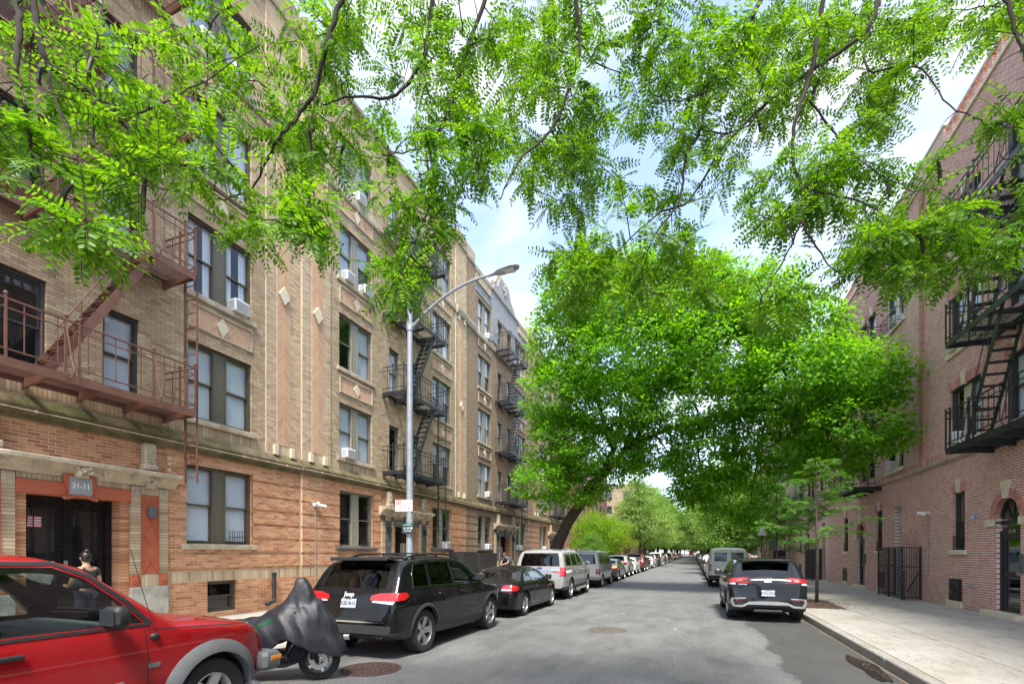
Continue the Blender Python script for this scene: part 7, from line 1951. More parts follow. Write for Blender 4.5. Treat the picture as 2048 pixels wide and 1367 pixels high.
    hv.add(P, [(i * n1 + j, i * n1 + (j + 1) % n1, (i + 1) * n1 + (j + 1) % n1, (i + 1) * n1 + j) for i in range(n2) for j in range(n1)])
    if bun: hv.ball(H(0, -.042, -.025), .078, 0, 14, (.92, .72, 1.0)); hv.ball(H(0, -.055, .125), .052, 0, 12, (1, 1, .8)); hv.lathe([(.03, 0), (.03, .02)], 10, M=Matrix.Translation(H(0, -.05, .09)))
    hv.build('hair', hairm, root, smooth=True)
    # clothes
    SJ = {k: J[k] for k in ('hip', 'waist', 'chest', 'neckb')}; SE = [('hip', 'waist'), ('waist', 'chest'), ('chest', 'neckb')]; SR = dict(hip=(.155, .115), waist=(.145, .105), chest=(.16, .12), neckb=(.075, .07))
    for s in 'lr':
        a, b = Vector(J['sh' + s]), Vector(J['el' + s]); SJ['sh' + s] = tuple(a); SJ['sl' + s] = tuple(a + (b - a) * .62); SE += [('chest', 'sh' + s), ('sh' + s, 'sl' + s)]; SR['sh' + s] = .078; SR['sl' + s] = .062
    nb = Vector(J['neckb']); SJ['neckb'] = tuple(nb - Vector((0, 0, .015)))
    skinned('shirt', SJ, SE, SR, shirt, root)
    TJ = {'hip': J['hip']}; TE = []; TR = dict(hip=(.15, .115))
    for s in 'lr':
        TJ.update({k + s: J[k + s] for k in ('th', 'kn', 'an')}); TE += [('hip', 'th' + s), ('th' + s, 'kn' + s), ('kn' + s, 'an' + s)]; TR.update({'th' + s: .098, 'kn' + s: .07, 'an' + s: .056})
    skinned('trousers', TJ, TE, TR, trousers, root)
    sh = MB()
    for s in 'lr': a, t = Vector(J['an' + s]), Vector(J['to' + s]); sh.bevbox(a.x - .05, a.x + .05, a.y - .09, t.y + .07, 0, .09, .03)
    sh.build('shoes', M_TRIM, root, angle=50)
    return root
SK1 = mat('light brown skin', (.50, .27, .17), .5, var=.05); SK2 = mat('fair skin', (.60, .34, .25), .5, var=.05)
HB = mat('black hair', (.012, .010, .010), .35, var=.3, scale=40); HBR = mat('brown grey hair', (.10, .065, .045), .6, var=.3, scale=40)
WJ = dict(hip=(0, 0, .92), waist=(0, 0, 1.06), chest=(0, .01, 1.26), neckb=(0, -.005, 1.38), neck=(0, .005, 1.43), chin=(0, .025, 1.485), skull=(0, .03, 1.575), face=(0, 1, 0),
          shl=(-.165, 0, 1.33), ell=(-.225, .04, 1.07), wrl=(-.17, .22, .98), hal=(-.15, .29, .99), shr=(.165, 0, 1.33), elr=(.235, .0, 1.08), wrr=(.20, .16, .94), har=(.19, .23, .92),
          thl=(-.09, 0, .84), knl=(-.10, .03, .47), anl=(-.10, -.01, .09), tol=(-.11, .13, .04), thr=(.09, 0, .84), knr=(.10, .02, .47), anr=(.10, -.03, .09), tor=(.12, .11, .04))
person((-10.78, 5.74, .15), PI / 2 + R(4), 'person seen from behind in black top with black hair bun at the red doorway', WJ, mat('black cotton', (.018, .018, .022), .8, var=.2), mat('dark denim', (.03, .035, .06), .8, var=.2), SK1, HB, bun=True)
MJ = dict(hip=(0, -.12, .93), waist=(0, -.06, 1.08), chest=(0, .10, 1.30), neckb=(0, .20, 1.42), neck=(0, .235, 1.46), chin=(0, .28, 1.50), skull=(0, .305, 1.585), face=(0, .8, -.6),
          shl=(-.19, .12, 1.36), ell=(-.26, .26, 1.08), wrl=(-.10, .48, 1.0), hal=(-.05, .55, .98), shr=(.19, .12, 1.36), elr=(.27, .24, 1.08), wrr=(.12, .48, .98), har=(.06, .55, .96),
          thl=(-.10, -.11, .86), knl=(-.12, -.02, .48), anl=(-.13, -.08, .09), tol=(-.14, .08, .04), thr=(.10, -.11, .86), knr=(.12, .0, .48), anr=(.13, -.06, .09), tor=(.15, .10, .04))
person((-10.0, 25.9, .15), PI - R(20), 'person in a blue T-shirt bending forward beside the dark timber enclosure', MJ, mat('blue cotton', (.07, .13, .21), .85, var=.2), mat('dark work trousers', (.04, .04, .05), .85, var=.2), SK2, HBR)
# ================================================================== trees
def bark(name, base):
    m, t, b = _nodes(name)
    pos = t.nodes.new('ShaderNodeNewGeometry').outputs['Position']
    f = noise(t, 9, 6, .7, vec=pos, stretch=(1, 1, .25)); t.links.new(lerp_ramp(t, f, [(.3, tuple(x * .45 for x in base)), (.7, tuple(x * 1.5 for x in base))]), b.inputs['Base Color']); b.inputs['Roughness'].default_value = .95
    bump(t, b, f, .9, .03); return m
M_BARK = bark('dark furrowed bark', (0.060, 0.046, 0.034)); M_TWIG = bark('grey brown twig bark', (0.035, 0.025, 0.020)); M_BARKG = bark('grey young bark', (0.13, 0.10, 0.075))
L_MAIN = leaf_mat('maple like leaves', (0.055, 0.18, 0.012), (0.125, 0.32, 0.022), (0.21, 0.44, 0.035), .58, .42)
L_NEAR = leaf_mat('locust leaflets', (0.028, 0.105, 0.006), (0.085, 0.225, 0.012), (0.20, 0.39, 0.020), .50, .42)
L_FAR1 = leaf_mat('pale far leaves', (0.12, 0.21, 0.06), (0.19, 0.31, 0.09), (0.28, 0.40, 0.12), .4, .6)
L_FAR2 = leaf_mat('mid far leaves', (0.07, 0.17, 0.03), (0.12, 0.25, 0.04), (0.19, 0.34, 0.06), .4, .6)
L_YEL = leaf_mat('yellow green leaves', (0.07, 0.17, 0.006), (0.14, 0.28, 0.008), (0.24, 0.40, 0.012), .5, .6)
L_RUST = leaf_mat('rust tinged leaves', (0.06, 0.035, 0.012), (0.12, 0.075, 0.02), (0.20, 0.15, 0.03), .3, .6)
L_CYP = leaf_mat('feathery needles', (0.035, 0.12, 0.015), (0.07, 0.20, 0.02), (0.12, 0.28, 0.03), .4, .6)

def leaf_quads(P, D, S, W, nr=None):
    """rhombic leaves, slightly folded. P base (n,3), D direction unit (n,3), S length, W width"""
    n = len(P); r = nr if nr is not None else nrg.normal(size=(n, 3)); s = np.cross(D, r); s /= np.linalg.norm(s, axis=1)[:, None] + 1e-9; nrm = np.cross(s, D)
    S = S[:, None]; W = W[:, None]
    a = P; b = P + D * S * .42 + s * W * .5 + nrm * W * .12; c = P + D * S - nrm * S * .06; d = P + D * S * .42 - s * W * .5 + nrm * W * .12
    V = np.stack([a, b, c, d], 1).reshape(-1, 3); Fc = np.arange(n * 4).reshape(n, 4)
    return V, Fc
def crown_points(lobes, dens, shell=.55):
    """cluster centres with outward normals, spread in ellipsoids"""
    C = []; Nn = []
    for c, r in lobes:
        c = np.array(c, float); r = np.array(r, float); n = int(dens * (r[0] * r[1] + r[1] * r[2] + r[0] * r[2]) / 3)
        d = nrg.normal(size=(n, 3)); d /= np.linalg.norm(d, axis=1)[:, None]; rad = shell + (1 - shell) * nrg.random(n) ** .55
        wob = 1 + .16 * np.sin(d[:, 0] * 7 + c[0]) * np.sin(d[:, 2] * 6 + c[1]) + nrg.normal(0, .05, n)
        C.append(c + d * r * (rad * wob)[:, None]); Nn.append(d)
    return np.concatenate(C), np.concatenate(Nn)
def foliage(C, Nn, per, ls, spread, m, name, droop=.35):
    n = len(C) * per
    base = np.repeat(C, per, 0); nn = np.repeat(Nn, per, 0)
    off = nrg.normal(size=(n, 3)) * np.array([1, 1, .45]) * spread
    P = base + off
    D = off / (np.linalg.norm(off, axis=1)[:, None] + 1e-6) * .8 + nn * .5 + nrg.normal(size=(n, 3)) * .35; D[:, 2] -= droop
    D /= np.linalg.norm(D, axis=1)[:, None]
    up = nn * .6 + np.array([0, 0, 1.0]) + nrg.normal(size=(n, 3)) * .45
    S = ls * nrg.uniform(.7, 1.3, n); V, Fc = leaf_quads(P, D, S, S * .60, np.cross(up, D) * 0 + np.cross(D, np.cross(up, D)) )
    return np_mesh(name, V, Fc, m)
def limb(mb, a, b, r0, r1, sag=.12, n=7, seed=0, side=8):
    rr = random.Random(seed); a, b = Vector(a), Vector(b); L_ = (b - a).length; pts = []
    p1 = Vector((rr.uniform(-1, 1), rr.uniform(-1, 1), rr.uniform(-.2, 1))) * L_ * sag
    for k in range(n):
        t = k / (n - 1); pts.append(a.lerp(b, t) + p1 * math.sin(PI * t) + Vector((rr.uniform(-1, 1), rr.uniform(-1, 1), rr.uniform(-1, 1))) * L_ * .012 * (0 < k < n - 1))
    mb.tube(pts, [r0 + (r1 - r0) * k / (n - 1) for k in range(n)], side); return pts

# ---------------- the big leaning tree
def LB(px, py, d, rx, ry, rd): return (tuple(at_depth(px, py, d)), (rx * d / F, rd, ry * d / F))
lobes = [LB(1085, 965, 24, 60, 48, 1.4), LB(1125, 880, 24, 75, 60, 1.7), LB(1125, 790, 23.5, 80, 70, 1.9), LB(1130, 690, 23.5, 75, 80, 1.9), LB(1160, 600, 23, 80, 80, 2.0), LB(1255, 610, 21.5, 120, 75, 2.4), LB(1290, 700, 21, 150, 90, 2.6),
         LB(1395, 610, 20.5, 110, 70, 2.3), LB(1500, 605, 20, 95, 58, 2.2), LB(1440, 700, 19.5, 140, 85, 2.4), LB(1590, 665, 19, 100, 70, 2.1), LB(1575, 760, 18.5, 130, 75, 2.2), LB(1690, 745, 17.5, 90, 62, 1.7), LB(1770, 760, 17, 52, 42, 1.0),
         LB(1700, 850, 17.5, 95, 45, 1.5), LB(1770, 880, 17.3, 50, 26, .8), LB(1380, 800, 20.5, 150, 70, 2.3), LB(1220, 800, 22.5, 110, 80, 2.1), LB(1200, 900, 23.5, 85, 62, 1.9), LB(1170, 975, 24.5, 55, 40, 1.4),
         LB(1430, 905, 21, 95, 70, 1.9), LB(1465, 985, 21.5, 72, 48, 1.5), LB(1400, 965, 22, 50, 35, 1.1), LB(1560, 880, 20, 110, 60, 1.8), LB(1640, 930, 19.5, 80, 40, 1.4), LB(1500, 1030, 22, 38, 28, .9), LB(1610, 820, 19.5, 90, 60, 1.8), LB(1250, 530, 22.5, 50, 30, 1.2), LB(1440, 560, 20.5, 60, 26, 1.2), LB(1330, 895, 22, 62, 42, 1.3), LB(1262, 925, 23, 40, 26, .9), LB(1375, 985, 22.5, 34, 24, .8)]
base = Vector((-7.35, 25.4, .12))
t1 = empty('leaning_tree', 'big leafy tree leaning from the left kerb right across the street', 'tree', base)
org = np.array(base)
mb = MB(); tr = [base - base, at_depth(1112, 1095, 26) - base, at_depth(1135, 1045, 25.6) - base, at_depth(1165, 1000, 25.1) - base, at_depth(1205, 945, 24.3) - base]
tr[0] = Vector((0, 0, 0)); mb.tube([Vector((-.05, 0, -.1))] + tr, [.46, .37, .32, .29, .27, .23], 14); mb.build('trunk', M_BARK, t1, smooth=True)
tipA = tr[-1] + base; mb = MB(); i = 0
mains = [(1290, 850, 22.5), (1330, 760, 21.5), (1240, 760, 23), (1180, 720, 23.5), (1430, 830, 20.8), (1560, 820, 19.5)]
mp1 = []
for k, (px, py, d) in enumerate(mains):
    src = tipA if k in (0, 2) else (mp1[0][3] if k in (1, 4) and mp1 else tipA)
    if k == 3: src = mp1[2][2] if len(mp1) > 2 else tipA
    if k == 5: src = mp1[4][-1]
    pts = limb(mb, src - base, at_depth(px, py, d) - base, .17 if k in (0, 2) else .12, .06, .08, 8, k); mp1.append([p + base for p in pts])
allp = [p for q in mp1 for p in q]
for k, (c, r) in enumerate(lobes):
    c = Vector(c); s = min(allp, key=lambda p: (p - c).length); limb(mb, s - base, c - base, .065, .025, .10, 6, 40 + k, 6)
    for q in range(5):
        e = c + Vector((rng.uniform(-1, 1) * r[0], rng.uniform(-1, 1) * r[1], rng.uniform(-1, 1) * r[2])) * .8; limb(mb, c - base, e - base, .022, .006, .15, 5, 100 + k * 7 + q, 5)
mb.build('limbs', M_BARK, t1, smooth=True, kind='stuff')
C, Nn = crown_points(lobes, 50, .62)
put('crown', foliage(C - org, Nn, 30, .17, .19, L_MAIN, 'crown'), t1)

# ---------------- overhanging locust branches close above the camera
def frond_np(P, D, Lf, droop, npair, ll, lw, nrm0):
    """pinnate leaf; returns verts, faces(quads), rachis verts/faces"""
    D = D / np.linalg.norm(D); n0 = nrm0 - D * np.dot(nrm0, D); n0 /= np.linalg.norm(n0) + 1e-9
    k = 7; ts = np.linspace(0, 1, k); pts = [P]
    d = D.copy()
    for i in range(k - 1):
        d = d + np.array([0, 0, -droop / k]); d /= np.linalg.norm(d); pts.append(pts[-1] + d * Lf / (k - 1))
    pts = np.array(pts); tt = np.linspace(.14, 1, npair)
    base = np.stack([np.interp(tt, ts, pts[:, i]) for i in range(3)], 1)
    tan = np.gradient(base, axis=0); tan /= np.linalg.norm(tan, axis=1)[:, None]
    side = np.cross(tan, n0); side /= np.linalg.norm(side, axis=1)[:, None] + 1e-9; up = np.cross(side, tan)
    sc_ = np.interp(tt, [.14, .5, 1], [.85, 1.05, .7])
    Vs = []; 
    for sg in (-1, 1):
        n = npair; dd = side * sg * .86 + tan * .48 - up * .14 + nrg.normal(0, .10, (n, 3)); dd /= np.linalg.norm(dd, axis=1)[:, None]
        un = up + nrg.normal(0, .22, (n, 3)); w = np.cross(dd, un); w /= np.linalg.norm(w, axis=1)[:, None]; un = np.cross(w, dd)
        L1 = (ll * sc_ * nrg.uniform(.85, 1.12, n))[:, None]; W1 = (lw * sc_)[:, None]
        b = base + dd * .003
        Vs.append(np.stack([b, b + dd * L1 * .28 + w * W1 * .5 + un * W1 * .10, b + dd * L1 * .72 + w * W1 * .46 + un * W1 * .10, b + dd * L1, b + dd * L1 * .72 - w * W1 * .46 + un * W1 * .10, b + dd * L1 * .28 - w * W1 * .5 + un * W1 * .10], 1).reshape(-1, 3))
    return np.concatenate(Vs), pts
class Canopy:
    def __init__(s): s.V = []; s.n = 0; s.tw = MB(); s.nodes = []; s.pods = MB()
    def fronds_at(s, P, D, scale=1.0):
        Lf = nrg.uniform(.16, .27) * scale; npair = int(nrg.integers(7, 11))
        v, pts = frond_np(np.array(P), np.array(D), Lf, nrg.uniform(.25, .9), npair, .042 * scale, .0165 * scale, np.array([0, 0, 1.0]) + nrg.normal(0, .45, 3))
        s.V.append(v); s.tw.tube([tuple(p) for p in pts[::2]], .0012, 3, cap=False)
    def twig(s, a, b, r0, nf, scale=1.0):
        a = Vector(a); b = Vector(b); L_ = (b - a).length; n = max(4, int(L_ / .07)); pts = []
        p1 = Vector((rng.uniform(-1, 1), rng.uniform(-1, 1), rng.uniform(.1, 1))) * L_ * .16
        for k in range(n):
            t = k / (n - 1); pts.append(a.lerp(b, t) + p1 * math.sin(PI * t) + Vector((rng.uniform(-1, 1), rng.uniform(-1, 1), rng.uniform(-1, 1))) * .010)
        s.tw.tube(pts, [r0 * (1 - .72 * k / (n - 1)) for k in range(n)], 5)
        s.nodes += pts[1:]
        for q in range(nf):
            t = .35 + .65 * (q + rng.random()) / nf; k = min(n - 1, int(t * (n - 1))); d = (pts[k] - pts[k - 1]).normalized() if k > 0 else Vector((0, 0, -1))
            sd_ = d.cross(Vector((rng.gauss(0, .5), rng.gauss(0, .5), 1))).normalized() * (1 if q % 2 else -1)
            dd = d * .45 + sd_ * .9 + Vector((0, 0, rng.uniform(-.35, .15)))
            if q == nf - 1: dd = d
            s.fronds_at(pts[k], dd, scale)
        return pts
    def pod(s, P):
        a = rng.uniform(0, 2 * PI); pts = []
        for k in range(9): t = k / 8 * 2.2; pts.append(Vector(P) + Vector((math.cos(a) * .07 * math.sin(t), math.sin(a) * .07 * math.sin(t), -.16 * k / 8 + .02 * math.sin(t * 3))))
        s.pods.tube(pts, [.004, .009, .011, .012, .012, .012, .011, .009, .003], 6)
BR = {
 'W': [[(40, -190, 2.7), (60, -60, 2.7), (75, 60, 2.65), (100, 130, 2.6), (190, 200, 2.7), (290, 285, 2.8), (370, 340, 2.9), (480, 415, 3.0), (530, 440, 3.05)],
       [(75, 60, 2.65), (95, 120, 2.6), (105, 180, 2.5), (150, 300, 2.45), (157, 400, 2.4), (150, 470, 2.4)],
       [(-20, -150, 2.4), (20, -40, 2.4), (40, 60, 2.35), (32, 160, 2.3), (60, 280, 2.3), (65, 370, 2.3)],
       [(710, -190, 3.3), (700, -60, 3.3), (662, 60, 3.25), (625, 190, 3.2), (592, 235, 3.2), (550, 290, 3.1), (500, 380, 3.1), (430, 400, 3.0)],
       [(662, 60, 3.25), (640, 140, 3.2), (622, 235, 3.15), (612, 270, 3.1)],
       [(860, -190, 3.6), (865, -40, 3.6), (850, 100, 3.5), (790, 190, 3.4), (700, 195, 3.3), (640, 215, 3.3)],
       [(990, -190, 3.7), (980, -40, 3.7), (930, 110, 3.6), (900, 220, 3.5), (850, 290, 3.5), (765, 310, 3.4)],
       [(850, 290, 3.5), (860, 400, 3.4), (830, 480, 3.3), (800, 580, 3.2)], [(100, 130, 2.6), (250, 220, 2.6), (350, 195, 2.7), (520, 90, 2.9)], [(190, 200, 2.7), (200, 300, 2.6), (330, 380, 2.6)]],
 'E': [[(1130, -190, 3.8), (1145, -40, 3.75), (1160, 90, 3.7), (1130, 200, 3.6), (1100, 262, 3.6), (1040, 320, 3.5), (1000, 400, 3.5)],
       [(1150, 70, 3.7), (1200, 130, 3.7), (1270, 148, 3.7)],
       [(1600, -190, 3.9), (1530, -20, 3.8), (1480, 85, 3.75), (1420, 180, 3.7), (1400, 260, 3.7), (1370, 320, 3.6), (1360, 400, 3.6), (1310, 470, 3.5), (1290, 520, 3.5)],
       [(1680, -190, 3.8), (1652, -40, 3.7), (1625, 130, 3.6), (1595, 225, 3.5), (1585, 312, 3.5), (1602, 370, 3.5), (1600, 440, 3.5), (1578, 500, 3.5), (1520, 600, 3.5)],
       [(1602, 370, 3.5), (1650, 385, 3.4), (1740, 412, 3.3), (1800, 462, 3.2), (1895, 482, 3.1)],
       [(1830, -190, 4.1), (1762, -30, 4.0), (1738, 55, 3.9), (1640, 130, 3.9), (1540, 200, 3.9), (1450, 290, 3.8), (1380, 400, 3.7), (1310, 430, 3.6), (1220, 520, 3.5)],
       [(1738, 55, 3.9), (1736, 140, 3.8), (1832, 135, 3.7), (1900, 210, 3.5), (2000, 250, 3.3), (2080, 258, 3.2)],
       [(1420, 180, 3.7), (1370, 200, 3.7), (1300, 205, 3.8)], [(1620, 200, 3.6), (1680, 280, 3.6), (1730, 330, 3.5), (1830, 385, 3.4)],
       [(2080, 150, 3.0), (2040, 90, 3.1), (2025, 40, 3.2), (1990, -60, 3.4), (1960, -190, 3.6)], [(1400, 260, 3.7), (1480, 260, 3.7), (1560, 180, 3.8)], [(1540, 200, 3.9), (1500, 120, 4.0), (1400, 90, 4.0), (1320, 40, 4.1)],
       [(1600, 440, 3.5), (1650, 520, 3.4), (1690, 560, 3.3)]]}
rad = {0: .030, 3: .030}
POLY = [  # polygon, depth range, twigs, fronds per twig, tree
 ([(0, 0), (520, 0), (500, 80), (330, 100), (280, 90), (210, 150), (100, 150), (0, 170)], (2.5, 3.3), 13, 7, 'W'),
 ([(170, 130), (330, 150), (480, 330), (600, 390), (650, 480), (560, 500), (470, 460), (380, 430), (290, 380), (220, 300), (150, 230)], (2.5, 3.2), 38, 9, 'W'),
 ([(0, 180), (50, 170), (100, 260), (110, 380), (60, 350), (0, 300)], (2.2, 2.6), 14, 8, 'W'),
 ([(80, 370), (150, 400), (200, 470), (170, 500), (100, 470)], (2.2, 2.6), 9, 8, 'W'),
 ([(380, 100), (480, 60), (560, 100), (600, 220), (560, 320), (430, 300)], (2.7, 3.4), 10, 7, 'W'),
 ([(520, 60), (700, 0), (1030, 0), (1030, 300), (960, 380), (900, 420), (760, 400), (700, 360), (620, 380), (550, 330), (560, 200)], (3.1, 4.4), 92, 8, 'W'),
 ([(560, 380), (650, 400), (650, 470), (600, 500)], (2.9, 3.2), 8, 8, 'W'),
 ([(820, 380), (940, 400), (920, 480), (860, 500), (840, 590), (770, 600), (750, 560), (790, 480)], (3.1, 3.5), 20, 8, 'W'),
 ([(1000, 0), (1500, 0), (1540, 120), (1500, 330), (1420, 400), (1330, 420), (1180, 450), (1050, 440), (1020, 300)], (3.4, 4.9), 150, 8, 'E'),
 ([(1060, 480), (1250, 470), (1400, 480), (1470, 540), (1400, 600), (1250, 600), (1110, 580)], (3.4, 4.2), 50, 9, 'E'),
 ([(1460, 590), (1560, 590), (1650, 620), (1560, 660), (1480, 640)], (3.4, 3.8), 8, 7, 'E'),
 ([(1500, 0), (1900, 0), (1880, 160), (1800, 180), (1830, 250), (1760, 280), (1700, 300), (1600, 250), (1520, 280)], (3.5, 4.8), 84, 8, 'E'),
 ([(1540, 300), (1640, 300), (1740, 350), (1720, 420), (1640, 450), (1530, 470), (1510, 400)], (3.3, 4.0), 30, 9, 'E'),
 ([(1690, 440), (1780, 420), (1900, 430), (2048, 430), (2048, 540), (1960, 530), (1850, 530), (1740, 550), (1700, 510)], (3.0, 3.6), 50, 10, 'E'),
 ([(1770, 330), (1880, 330), (1900, 370), (1820, 400)], (3.2, 3.6), 5, 7, 'E'),
 ([(1960, 200), (2048, 200), (2048, 260), (1970, 270)], (3.1, 3.4), 5, 7, 'E'), ([(1960, 0), (2048, 0), (2048, 90), (1980, 80)], (3.1, 3.8), 6, 7, 'E'), ([(1880, 0), (1960, 0), (1990, 130), (1910, 130)], (3.6, 4.2), 4, 6, 'E')]
TRUNK = {'W': (Vector((-7.5, -1.6, .12)), 5.4), 'E': (Vector((3.75, -1.5, .12)), 5.6)}
for key, lab in (('W', 'overhanging locust boughs with feathery leaves across the upper left of the view'), ('E', 'overhanging locust boughs with feathery leaves across the upper right of the view')):
    tb, th = TRUNK[key]; root = empty('locust_tree', lab, 'tree', tb); cn = Canopy()
    mb = MB(); top = tb + Vector((.3 if key == 'W' else -.3, .2, th)); mb.tube([tb - Vector((0, 0, .1)), tb + Vector((0, 0, .5)), tb.lerp(top, .5) + Vector((.1, 0, 0)), top], [.30, .22, .18, .15], 12)
    mb.v = [tuple(Vector(v) - tb) for v in mb.v]; mb.build('trunk', M_BARK, root, smooth=True)
    bm_ = MB()
    for bi, br in enumerate(BR[key]):
        pts = [at_depth(*p) for p in br]; main = br[0][1] < -100 or br[-1][1] < -100
        if br[-1][1] < -100: pts = pts[::-1]
        # smooth subdivision
        sp = []
        for i in range(len(pts) - 1):
            p0, p1, p2, p3 = pts[max(i - 1, 0)], pts[i], pts[i + 1], pts[min(i + 2, len(pts) - 1)]
            for k in range(6):
                t = k / 6; sp.append(.5 * ((2 * p1) + (p2 - p0) * t + (2 * p0 - 5 * p1 + 4 * p2 - p3) * t * t + (3 * p1 - p0 - 3 * p2 + p3) * t ** 3) + Vector((rng.uniform(-1, 1), rng.uniform(-1, 1), rng.uniform(-1, 1))) * .007)
        sp.append(pts[-1])
        r0 = (.020 if main else .009); n = len(sp)
        bm_.tube(sp, [max(.003, r0 * (1 - .82 * (i / (n - 1)))) for i in range(n)], 7); cn.nodes += sp[6 if main else 0:]
        if main:
            a = sp[0]; mid = a.lerp(top, .5) + Vector((0, 0, .5)); bm_.tube([top - Vector((0, 0, .2)), top.lerp(mid, .5) + Vector((0, 0, .25)), mid, a.lerp(mid, .5) + Vector((0, 0, .12)), a], [.085, .065, .05, .038, r0], 8)
        # bare short side twigs
        for i in range(4, n, 5):
            e = sp[i] + Vector((rng.uniform(-1, 1), rng.uniform(-1, 1), rng.uniform(-1, .6))) * .13; bm_.tube([sp[i], sp[i].lerp(e, .5) + Vector((0, 0, .01)), e], [.004, .003, .0015], 4)
    tg = []
    for poly, (d0, d1), nt_, nf, k in POLY:
        if k != key: continue
        xs = [p[0] for p in poly]; ys = [p[1] for p in poly]; c = 0; cl = []
        while c < nt_:
            x, y_ = rng.uniform(min(xs), max(xs)), rng.uniform(min(ys), max(ys))
            if inpoly(x, y_, poly): tg.append((at_depth(x, y_, rng.uniform(d0, d1)), nf)); c += 1
    # off-frame foliage so the boughs go on above and behind the view
    for _ in range(34):
        tg.append((at_depth(rng.uniform(-300, 1000) if key == 'W' else rng.uniform(1000, 2300), rng.uniform(-420, -20), rng.uniform(3.0, 4.6)), 7))
    tg.sort(key=lambda t: min((t[0] - p).length for p in cn.nodes[::3]))
    for P, nf in tg:
        s = min(cn.nodes[::2], key=lambda p: (p - P).length); L_ = (P - s).length
        if L_ > 1.0: cn.twig(s.lerp(P, .1), P, .006, nf + 3)
        elif L_ < .18: cn.twig(s, P + Vector((rng.uniform(-.2, .2), rng.uniform(-.2, .2), rng.uniform(-.2, .1))), .003, nf)
        else: cn.twig(s, P, .005, nf)
    for _ in range(9): cn.pod(rng.choice(cn.nodes))
    for g in (bm_, cn.tw, cn.pods): g.v = [(v[0] - tb.x, v[1] - tb.y, v[2] - tb.z) for v in g.v]
    bm_.build('boughs', M_TWIG, root, smooth=True, kind='stuff'); cn.tw.build('twigs', M_TWIG, root, kind='stuff'); cn.pods.build('seed_pods', mat('dark pods', (.03, .02, .015), .6, var=.3), root, kind='stuff')
    V = np.concatenate(cn.V) - np.array(tb); n6 = len(V) // 6; ix = np.arange(n6)[:, None] * 6
    Fc = np.concatenate([ix + np.array([0, 1, 2, 3]), ix + np.array([0, 3, 4, 5])], 1).reshape(-1, 4)
    put('foliage', np_mesh('foliage', V, Fc, L_NEAR), root)
    print('fronds', key, len(cn.V), 'leaflets', n6)

# ---------------- slim young trees on the right pavement (feathery)
def young_tree(x, y, h, r, label, seed, dens=1.0, m=L_CYP, z0=1.75, stake=False):
    rr = random.Random(seed); root = empty('young_tree', label, 'tree', (x, y, .14), 0, 'slim young street trees')
    t = MB(); t.tube([(0, 0, 0), (.02, .01, h * .35), (-.02, 0, h * .7), (0, 0, h)], [.055, .042, .028, .008], 10); t.build('trunk', M_BARKG, root, smooth=True)
    b = MB(); Vs = []
    nb = int(34 * dens)
    for k in range(nb):
        z = z0 + (h - z0 - .1) * (k / nb) ** .9; ln = r * (1 - .72 * ((z - z0) / (h - z0)) ** 1.3) * rr.uniform(.65, 1.15); a = rr.uniform(0, 2 * PI)
        e = Vector((math.cos(a) * ln, math.sin(a) * ln, z + ln * rr.uniform(-.15, .5))); s = Vector((0, 0, z)); pts = [s.lerp(e, q / 6) + Vector((0, 0, -.10 * ln * math.sin(PI * q / 6) * -1)) for q in range(7)]
        b.tube(pts, [.012 * (1 - .8 * q / 6) for q in range(7)], 5)
        ns = int(ln * 12 * dens)
        for q in range(ns):
            t_ = .18 + .82 * q / max(1, ns); i = min(5, int(t_ * 6)); P = pts[i].lerp(pts[i + 1], t_ * 6 - i); d = (pts[i + 1] - pts[i]).normalized()
            sd_ = d.cross(Vector((0, 0, 1))).normalized() * (1 if q % 2 else -1); l2 = rr.uniform(.15, .34) * (1.15 - t_ * .5)
            D = d * .6 + sd_ * .8 + Vector((rr.uniform(-.2, .2), rr.uniform(-.2, .2), rr.uniform(-.55, .4)))
            v, _ = frond_np(np.array(P), np.array(D), l2, .45, 7, .065, .022, np.array([rr.gauss(0, .7), rr.gauss(0, .7), 1.0])); Vs.append(v)
    b.build('branches', M_BARKG, root, kind='stuff')
    V = np.concatenate(Vs); n6 = len(V) // 6; ix = np.arange(n6)[:, None] * 6
    put('foliage', np_mesh('foliage', V, np.concatenate([ix + np.array([0, 1, 2, 3]), ix + np.array([0, 3, 4, 5])], 1).reshape(-1, 4), m), root)
    return root
young_tree(3.72, 18.1, 4.6, 1.9, 'slim young tree in the mulch bed beside the black crossover', 5, 1.45)
young_tree(3.75, 30.6, 6.4, 2.3, 'bushier young tree on the pavement beyond the beige van', 6, 1.9)
young_tree(3.7, 26.0, 5.2, 1.5, 'young tree between the slim one and the bushier one', 8, 1.2)

# ---------------- far street trees: three built, the others are copies
def far_tree(x, y, h, r, m, label, seed, group='street trees far down the road', per=20, ls=.24, trunk=.22, cone=False):
    global nrg
    rr = random.Random(seed); root = empty('street_tree', label, 'tree', (x, y, .1), rr.uniform(0, 6), group)
    lb = []
    for k in range(13):
        f = k / 12; z = h * (.32 + .62 * f); rad_ = r * ((1 - f * .8) if cone else math.sin(PI * (.22 + .66 * f))); a = k * 2.4
        lb.append(((math.cos(a) * rad_ * .55, math.sin(a) * rad_ * .55, z), (rad_ * .6 + .4, rad_ * .6 + .4, h * .12)))
    mb = MB(); mb.tube([(0, 0, -.1), (.05, 0, h * .3), (0, .05, h * .7)], [trunk, trunk * .8, trunk * .3], 9); mb.build('trunk', M_BARK, root, smooth=True)
    l2 = MB()
    for k, (c, q) in enumerate(lb): limb(l2, (0, 0, h * (.2 + .4 * k / 12)), c, .07, .02, .1, 5, k, 5)
    l2.build('limbs', M_BARK, root, kind='stuff')
    C, Nn = crown_points(lb, 22 * (3.5 / r), .5); put('crown', foliage(C, Nn, per, ls, .3, m, 'crown', .2), root)
    return root
